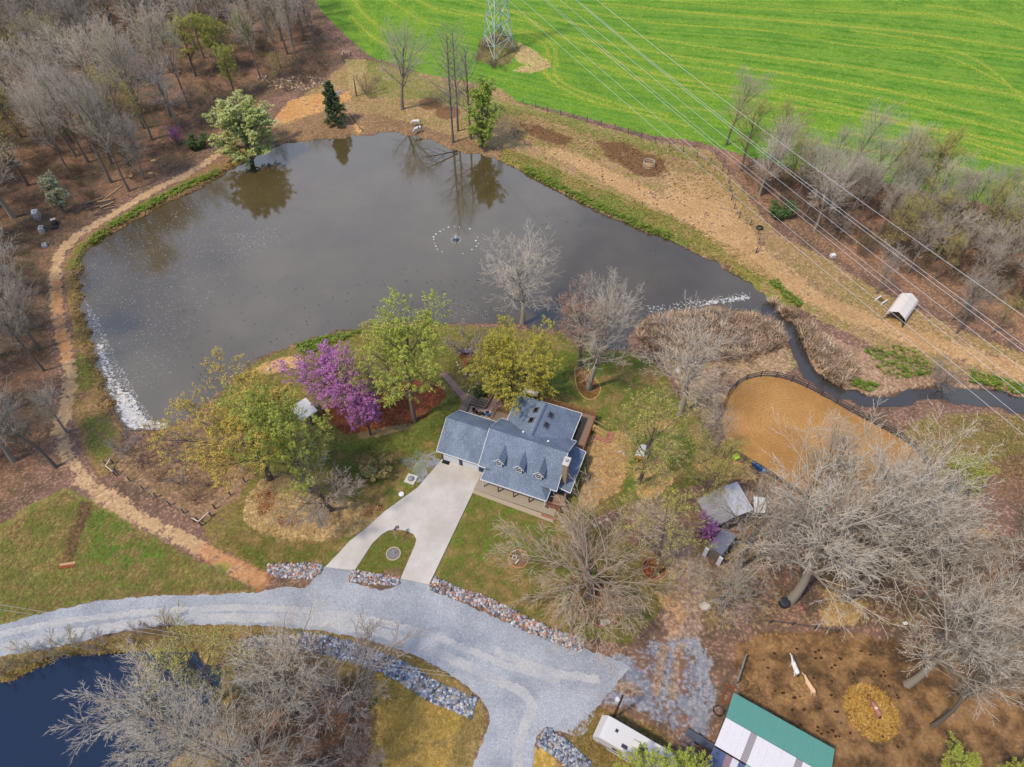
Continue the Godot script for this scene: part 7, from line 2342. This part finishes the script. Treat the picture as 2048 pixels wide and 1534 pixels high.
	for k in 3:
		var q0 := Vector3(pb.x, hp - 0.1 - 0.9 * k, pb.z)
		var q1 := gp(ends[k][0], ends[k][1], ends[k][2])
		mb = MB.new()
		var pts := PackedVector3Array()
		var rr := PackedFloat32Array()
		for i in 13:
			var f := i / 12.0
			pts.append(q0.lerp(q1, f) - Vector3(0, sin(PI * f) * (1.2 if k < 2 else 0.3), 0))
			rr.append(0.022)
		mb.tube(pts, rr, 4)
		var w := thing("service_wire", ["upper utility wire running along the gravel road", "lower utility wire running along the gravel road", "short service wire from the utility pole to the camper"][k], "wire")
		part(w, "cable", mb.mesh(), mat("cable", base(170, 168, 166), 0.5))
	# horses
	horse(at(833, 251), at(826, 251), 0, pc(236, 234, 230), pc(190, 186, 184), -0.5, pc(160, 150, 140), 1.0, "white horse grazing behind the black-patched one by the far pond bank")
	horse(at(836, 265), at(826, 268), 0, pc(240, 240, 238), pc(50, 46, 46), -0.22, pc(60, 54, 50), 1.0, "white horse with black patches grazing at the far pond bank")
	horse(gp(1584, 1340), gp(1577, 1322), 1, pc(240, 238, 234), pc(226, 214, 204), -0.4, pc(70, 58, 52), 0.95, "white horse standing in the muddy paddock")
	horse(gp(1614, 1378), gp(1604, 1362), 1, pc(238, 196, 152), pc(230, 184, 140), -0.3, pc(240, 206, 160), 0.95, "cream horse standing in the muddy paddock")
	horse(gp(1744, 1422), gp(1734, 1404), 0, pc(176, 120, 102), pc(226, 206, 190), -0.32, pc(70, 44, 50), 0.95, "brown and white horse feeding on the hay heap")
	# hay heap under it, loose straw
	var straw := tuft_mesh(10, 0.16, 0.32, 0.012, 21)
	scatter("hay_heap", straw, [[disc(1742, 1424, 2.9), 1500]], [pc(214, 168, 84), pc(196, 148, 72), pc(226, 190, 116), pc(120, 84, 50)], 0.7, 1.5, 31, "spread heap of golden hay in the horse paddock", "hay")
	scatter("straw_mulch", straw, [[plan([490, 1000, 520, 962, 560, 945, 600, 965, 640, 1000, 720, 1002, 760, 1015, 758, 1035, 720, 1068, 660, 1080, 590, 1084, 520, 1068, 488, 1040]), 3000], [plan([716, 868, 760, 858, 815, 850, 818, 858, 770, 870, 720, 878]), 500], [plan([1660, 1166, 1720, 1172, 1735, 1210, 1710, 1248, 1650, 1250, 1630, 1210]), 900], [plan([1175, 872, 1240, 862, 1268, 880, 1255, 940, 1230, 990, 1180, 1020, 1158, 1010, 1170, 940]), 1500]], [pc(222, 188, 130), pc(206, 170, 112), pc(232, 204, 156), pc(170, 136, 92)], 0.6, 1.3, 32, "loose pale straw spread over bare soil around the yard", "straw")

func make_pond_things() -> void:
	var r := RandomNumberGenerator.new()
	r.seed = 23
	# fountain
	var c := gp(912, 480, WATER_Y)
	var t := thing("pond_fountain", "floating fountain throwing a ring of white spray in the pond", "fountain", c)
	var mb := MB.new()
	mb.lathe(Vector3.ZERO, [[0.0, -0.15], [0.5, -0.12], [0.55, 0.05], [0.4, 0.2], [0.0, 0.24]], 16)
	part(t, "float", mb.mesh(), mat("float_blue", base(40, 60, 84), 0.4))
	var spray := mat("spray", base(225, 228, 230), 0.3)
	var ringr := absf(gp(957, 480, WATER_Y).x - c.x)
	for k in 26:
		mb = MB.new()
		var an := TAU * k / 26.0 + r.randf_range(-0.06, 0.06)
		var d := Vector3(cos(an), 0, sin(an))
		var rad := ringr * r.randf_range(0.93, 1.05)
		# broken arc of drops, and a splash where it lands
		for i in range(1, 12):
			if r.randf() < 0.55:
				continue
			var f := i / 12.0
			var p := d * rad * f + Vector3(0, 0.3 + 9.0 * f * (1.0 - f) * 0.45, 0)
			var g := d * rad * (f + 0.03) + Vector3(0, 0.3 + 9.0 * (f + 0.03) * (0.97 - f) * 0.45, 0)
			mb.spike(p, g, 0.02)
		if r.randf() < 0.75:
			mb.lathe(d * rad + Vector3(r.randf_range(-0.2, 0.2), 0, r.randf_range(-0.2, 0.2)), [[0.17 * r.randf_range(0.6, 1.2), 0.004], [0.07, 0.07], [0.0, 0.12]], 7)
		if mb.v.size():
			part(t, "jet", mb.mesh(), spray)
	mb = MB.new()
	for k in 12:
		var an := TAU * k / 12.0
		mb.spike(Vector3(cos(an) * 0.05, 0.2, sin(an) * 0.05), Vector3(cos(an) * 0.3, r.randf_range(1.2, 1.9), sin(an) * 0.3), 0.03)
		mb.lathe(Vector3(cos(an), 0, sin(an)) * 0.95, [[0.1, 0.003], [0.05, 0.08], [0.0, 0.12]], 6)
	part(t, "plume", mb.mesh(), spray)
	# floating scum, pollen flecks and weed
	mb = MB.new()
	var n := 9
	for i in n:
		var a0 := TAU * i / n
		var a1 := TAU * (i + 1) / n
		var r0 := 0.5 + 0.18 * sin(a0 * 3.0 + 1.0) + 0.1 * sin(a0 * 5.0)
		var r1 := 0.5 + 0.18 * sin(a1 * 3.0 + 1.0) + 0.1 * sin(a1 * 5.0)
		mb.tri(Vector3(0, 0.012, 0), Vector3(cos(a0) * r0, 0.0, sin(a0) * r0), Vector3(cos(a1) * r1, 0.0, sin(a1) * r1))
	for i in range(1, mb.n.size()):
		mb.n[i] = Vector3.UP
	mb.n[0] = Vector3.UP
	var patch := mb.mesh()
	var float_on := func(regions: Array, cols: Array, lo: float, hi: float) -> Array:
		var xf: Array = []
		var cc := PackedColorArray()
		for g in regions:
			for k in int(g[1]):
				var q := spot(r, g[0])
				if ground_y(q.x, q.y) > WATER_Y - 0.02:
					continue
				var s := r.randf_range(lo, hi)
				if g.size() > 2:
					s *= g[2]
				xf.append(Transform3D(Basis(Vector3.UP, r.randf() * TAU).scaled(Vector3(s, 1.0, s * r.randf_range(0.5, 1.0))), Vector3(q.x, WATER_Y + 0.012 + r.randf() * 0.004, q.y)))
				cc.append(jitter(cols[r.randi() % cols.size()], r, 0.15))
		return [xf, cc]
	var W := func(a: Array) -> PackedVector2Array: return plan(a, WATER_Y)
	var sc: Array = float_on.call([[W.call([192, 680, 205, 690, 222, 740, 250, 790, 285, 830, 300, 850, 250, 856, 240, 830, 222, 790, 205, 745]), 420], [W.call([236, 780, 262, 790, 292, 840, 335, 848, 340, 856, 270, 862, 248, 840]), 520, 1.2], [W.call([168, 600, 200, 640, 235, 720, 280, 800, 310, 840, 270, 840, 210, 720, 180, 660]), 700, 0.5], [W.call([240, 812, 250, 808, 262, 850, 250, 858]), 90], [W.call([1420, 602, 1490, 590, 1500, 598, 1460, 604, 1400, 612]), 110], [W.call([1290, 612, 1400, 600, 1500, 580, 1500, 600, 1400, 616, 1300, 632]), 240, 0.6]], [pc(214, 208, 198), pc(196, 190, 180), pc(226, 224, 222), pc(180, 184, 192)], 0.12, 0.5)
	multi("pond_scum", patch, vmat("scum", 0.9), sc[0], sc[1], "cream foam and pollen scum collected at the pond's corners", "scum")
	var fk: Array = float_on.call([[W.call([165, 560, 190, 500, 260, 460, 420, 380, 560, 470, 500, 520, 420, 600, 380, 680, 340, 760, 250, 800, 200, 720]), 3000], [W.call([440, 470, 560, 455, 580, 480, 470, 520]), 500], [W.call([960, 470, 990, 520, 985, 560, 960, 500]), 120], [W.call([830, 640, 1000, 640, 940, 600, 860, 600]), 200]], [pc(170, 170, 172), pc(186, 186, 186), pc(206, 206, 208)], 0.05, 0.15)
	multi("pollen_flecks", patch, vmat("scum", 0.9), fk[0], fk[1], "pale pollen flecks drifting on the muddy pond", "pollen")
	var wd: Array = float_on.call([[W.call([300, 650, 500, 560, 900, 520, 980, 600, 900, 640, 640, 660, 480, 740, 400, 780]), 170], [W.call([860, 560, 980, 560, 985, 640, 880, 630]), 60], [W.call([1050, 380, 1200, 440, 1350, 500, 1440, 560, 1300, 600, 1100, 600]), 60], [W.call([230, 760, 250, 780, 290, 830, 270, 830]), 60, 1.6]], [pc(52, 64, 66), pc(64, 74, 74), pc(48, 54, 60)], 0.1, 0.3)
	multi("floating_weed", patch, vmat("scum", 0.9), wd[0], wd[1], "dark clumps of water weed dotting the pond", "water weed")
	# fallen tree lying in the far shallows
	var g := Grower.new()
	g.r.seed = 88
	g.n = [9, 5, 4]
	g.ang = [50, 45, 45]
	g.lr = [0.5, 0.5, 0.5]
	g.t0 = [0.3, 0.2, 0.1]
	g.top = 3
	g.bark = pc(92, 80, 68)
	g.pale = pc(130, 112, 96)
	g.trop = [0.0, 0.0, 0.0, 0.0, 0.0]
	g.grow(Vector3.ZERO, Vector3(-0.85, 0.1, 0.5).normalized(), 7.5, 0.18, 0)
	t = thing("fallen_tree", "fallen bare tree lying in the shallows below the tall thin trunks", "tree", gp(915, 302, -0.1))
	part(t, "trunk", g.wood.mesh(), vmat("bark", 0.95))
	part(t, "branches", g.twig.mesh(), vmat("bark", 0.95))

func make_scrap() -> void:
	var r := RandomNumberGenerator.new()
	r.seed = 41
	var white := mat("white_paint", base(235, 236, 238), 0.5)
	var dark := mat("dark_metal", base(48, 48, 50), 0.6)
	var tanwood := speckled("tan_wood", [], 1, 1)
	var greywood := speckled("grey_wood", [], 1, 1)
	for q in [[77, 437, 1.5, 1.1, 1.9, "tall white tank standing in the leaves by the scrap pile"], [86, 463, 1.4, 0.9, 1.1, "low white chest in the scrap pile at the track bend"], [90, 492, 1.0, 0.8, 0.5, "small white tub at the lower end of the scrap pile"]]:
		boxes("scrap_tank", q[5], "tank", gp(q[0], q[1]), 0.35, [["body", Vector3(0, 0, 0), Vector3(q[3], q[4] * 0.85, q[2]), white], ["lid", Vector3(0, q[4] * 0.853, 0), Vector3(q[3] * 0.92, 0.08, q[2] * 0.92), white], ["cap", Vector3(0, q[4] * 0.853 + 0.083, 0), Vector3(0.25, 0.08, 0.25), dark]])
	boxes("old_mower", "dark mower with a white hood and rust-red engine in the scrap pile", "mower", gp(110, 448), 0.5, [["hood", Vector3(0, 0.75, -0.4), Vector3(0.9, 0.12, 0.7), white], ["body", Vector3(0, 0.25, 0), Vector3(0.9, 0.5, 1.6), dark], ["engine", Vector3(0.2, 0.753, 0.35), Vector3(0.4, 0.3, 0.4), mat("rust", base(146, 84, 56), 0.95)], ["wheel", Vector3(-0.52, 0, 0.5), Vector3(0.14, 0.5, 0.5), dark], ["wheel", Vector3(0.52, 0, 0.5), Vector3(0.14, 0.5, 0.5), dark]])
	boxes("tarp_heap", "blue-black tarp heap between the white tanks", "tarp", gp(104, 456), 0.2, [["fold", Vector3(-0.5, 0, 0), Vector3(1.2, 0.5, 0.9), mat("tarp", base(54, 66, 82), 0.7)], ["fold", Vector3(0.5, 0, 0.1), Vector3(1.3, 0.35, 0.8), mat("tarp", base(54, 66, 82), 0.7)]])
	# log and board pile by the track
	for k in 16:
		var p := gp(178 + r.randf() * 46, 402 + r.randf() * 26)
		var l := r.randf_range(1.6, 4.0)
		var t := thing("cut_log", "cut log or limb in the brush pile beside the dirt track", "log", p + Vector3(0, r.randf_range(0.0, 0.3), 0), r.randf_range(0.1, 0.9), "logs of the track-side brush pile")
		var mb := MB.new()
		var rad := r.randf_range(0.06, 0.16)
		mb.tube(PackedVector3Array([Vector3(-l / 2, rad, 0), Vector3(l / 2, rad, 0)]), PackedFloat32Array([rad, rad * 0.8]), 8, true)
		part(t, "trunk", mb.mesh(), mat("log_tan", base(196, 160, 120), 0.95) if r.randf() < 0.4 else mat("log_grey", base(120, 104, 92), 0.95))
	for k in 5:
		boxes("loose_board", "long pale board lying beside the dirt track's brush pile", "board", gp(218 + k * 3, 392 - k * 2.2) + Vector3(0, 0.03 * k, 0), yaw(gp(208, 404), gp(238, 382)), [["board", Vector3(0, 0, 0), Vector3(4.2, 0.08, 0.2), tanwood]], "boards beside the brush pile")
	for q in [[263, 357, "pale crate at the wood's edge above the dirt track"], [302, 352, "broken pale pallet at the wood's edge above the dirt track"], [309, 326, "tan box among the trees above the dirt track"]]:
		boxes("wood_crate", q[2], "crate", gp(q[0], q[1]), 0.5, [["side", Vector3(0, 0, -0.4), Vector3(0.9, 0.6, 0.06), tanwood], ["side", Vector3(0, 0, 0.4), Vector3(0.9, 0.6, 0.06), tanwood], ["end", Vector3(-0.42, 0, 0), Vector3(0.06, 0.6, 0.74), tanwood], ["end", Vector3(0.42, 0, 0), Vector3(0.06, 0.6, 0.74), tanwood], ["lid", Vector3(0, 0.603, 0), Vector3(0.92, 0.05, 0.86), tanwood]])
	# plank over the washed-out gully and things by the magnolia
	boxes("gully_plank", "rusty plank bridging the washed gully in the lower lawn", "plank", gp(135, 1131), yaw(gp(125, 1131), gp(146, 1128)), [["board", Vector3(0, 0.02, -0.2), Vector3(1.9, 0.1, 0.36), mat("log_tan", base(196, 160, 120), 0.95)], ["board", Vector3(0, 0.02, 0.2), Vector3(1.9, 0.1, 0.36), mat("rust", base(146, 84, 56), 0.95)]])
	boxes("white_panel", "pale panel leaning behind the dark evergreen by the pond", "panel", gp(678, 190), 0.5, [["panel", Vector3(0, 0, 0), Vector3(2.0, 0.9, 0.12), mat("cream_plastic", base(226, 222, 212), 0.5)]])
	boxes("drain_pipe", "brown drain pipe running down to the pond beside the dark evergreen", "pipe", gp(712, 245), yaw(gp(700, 225), gp(732, 266)), [["pipe", Vector3(0, 0, 0), Vector3(9.0, 0.2, 0.2), mat("log_grey", base(120, 104, 92), 0.95)]])
	var t := thing("dead_post", "weathered grey snag post at the pond head fence", "post", gp(713, 192))
	var mb := MB.new()
	mb.tube(PackedVector3Array([Vector3(0, -0.1, 0), Vector3(0.05, 2.5, 0), Vector3(0.2, 5.0, 0.1)]), PackedFloat32Array([0.2, 0.16, 0.05]), 8)
	part(t, "trunk", mb.mesh(), greywood)
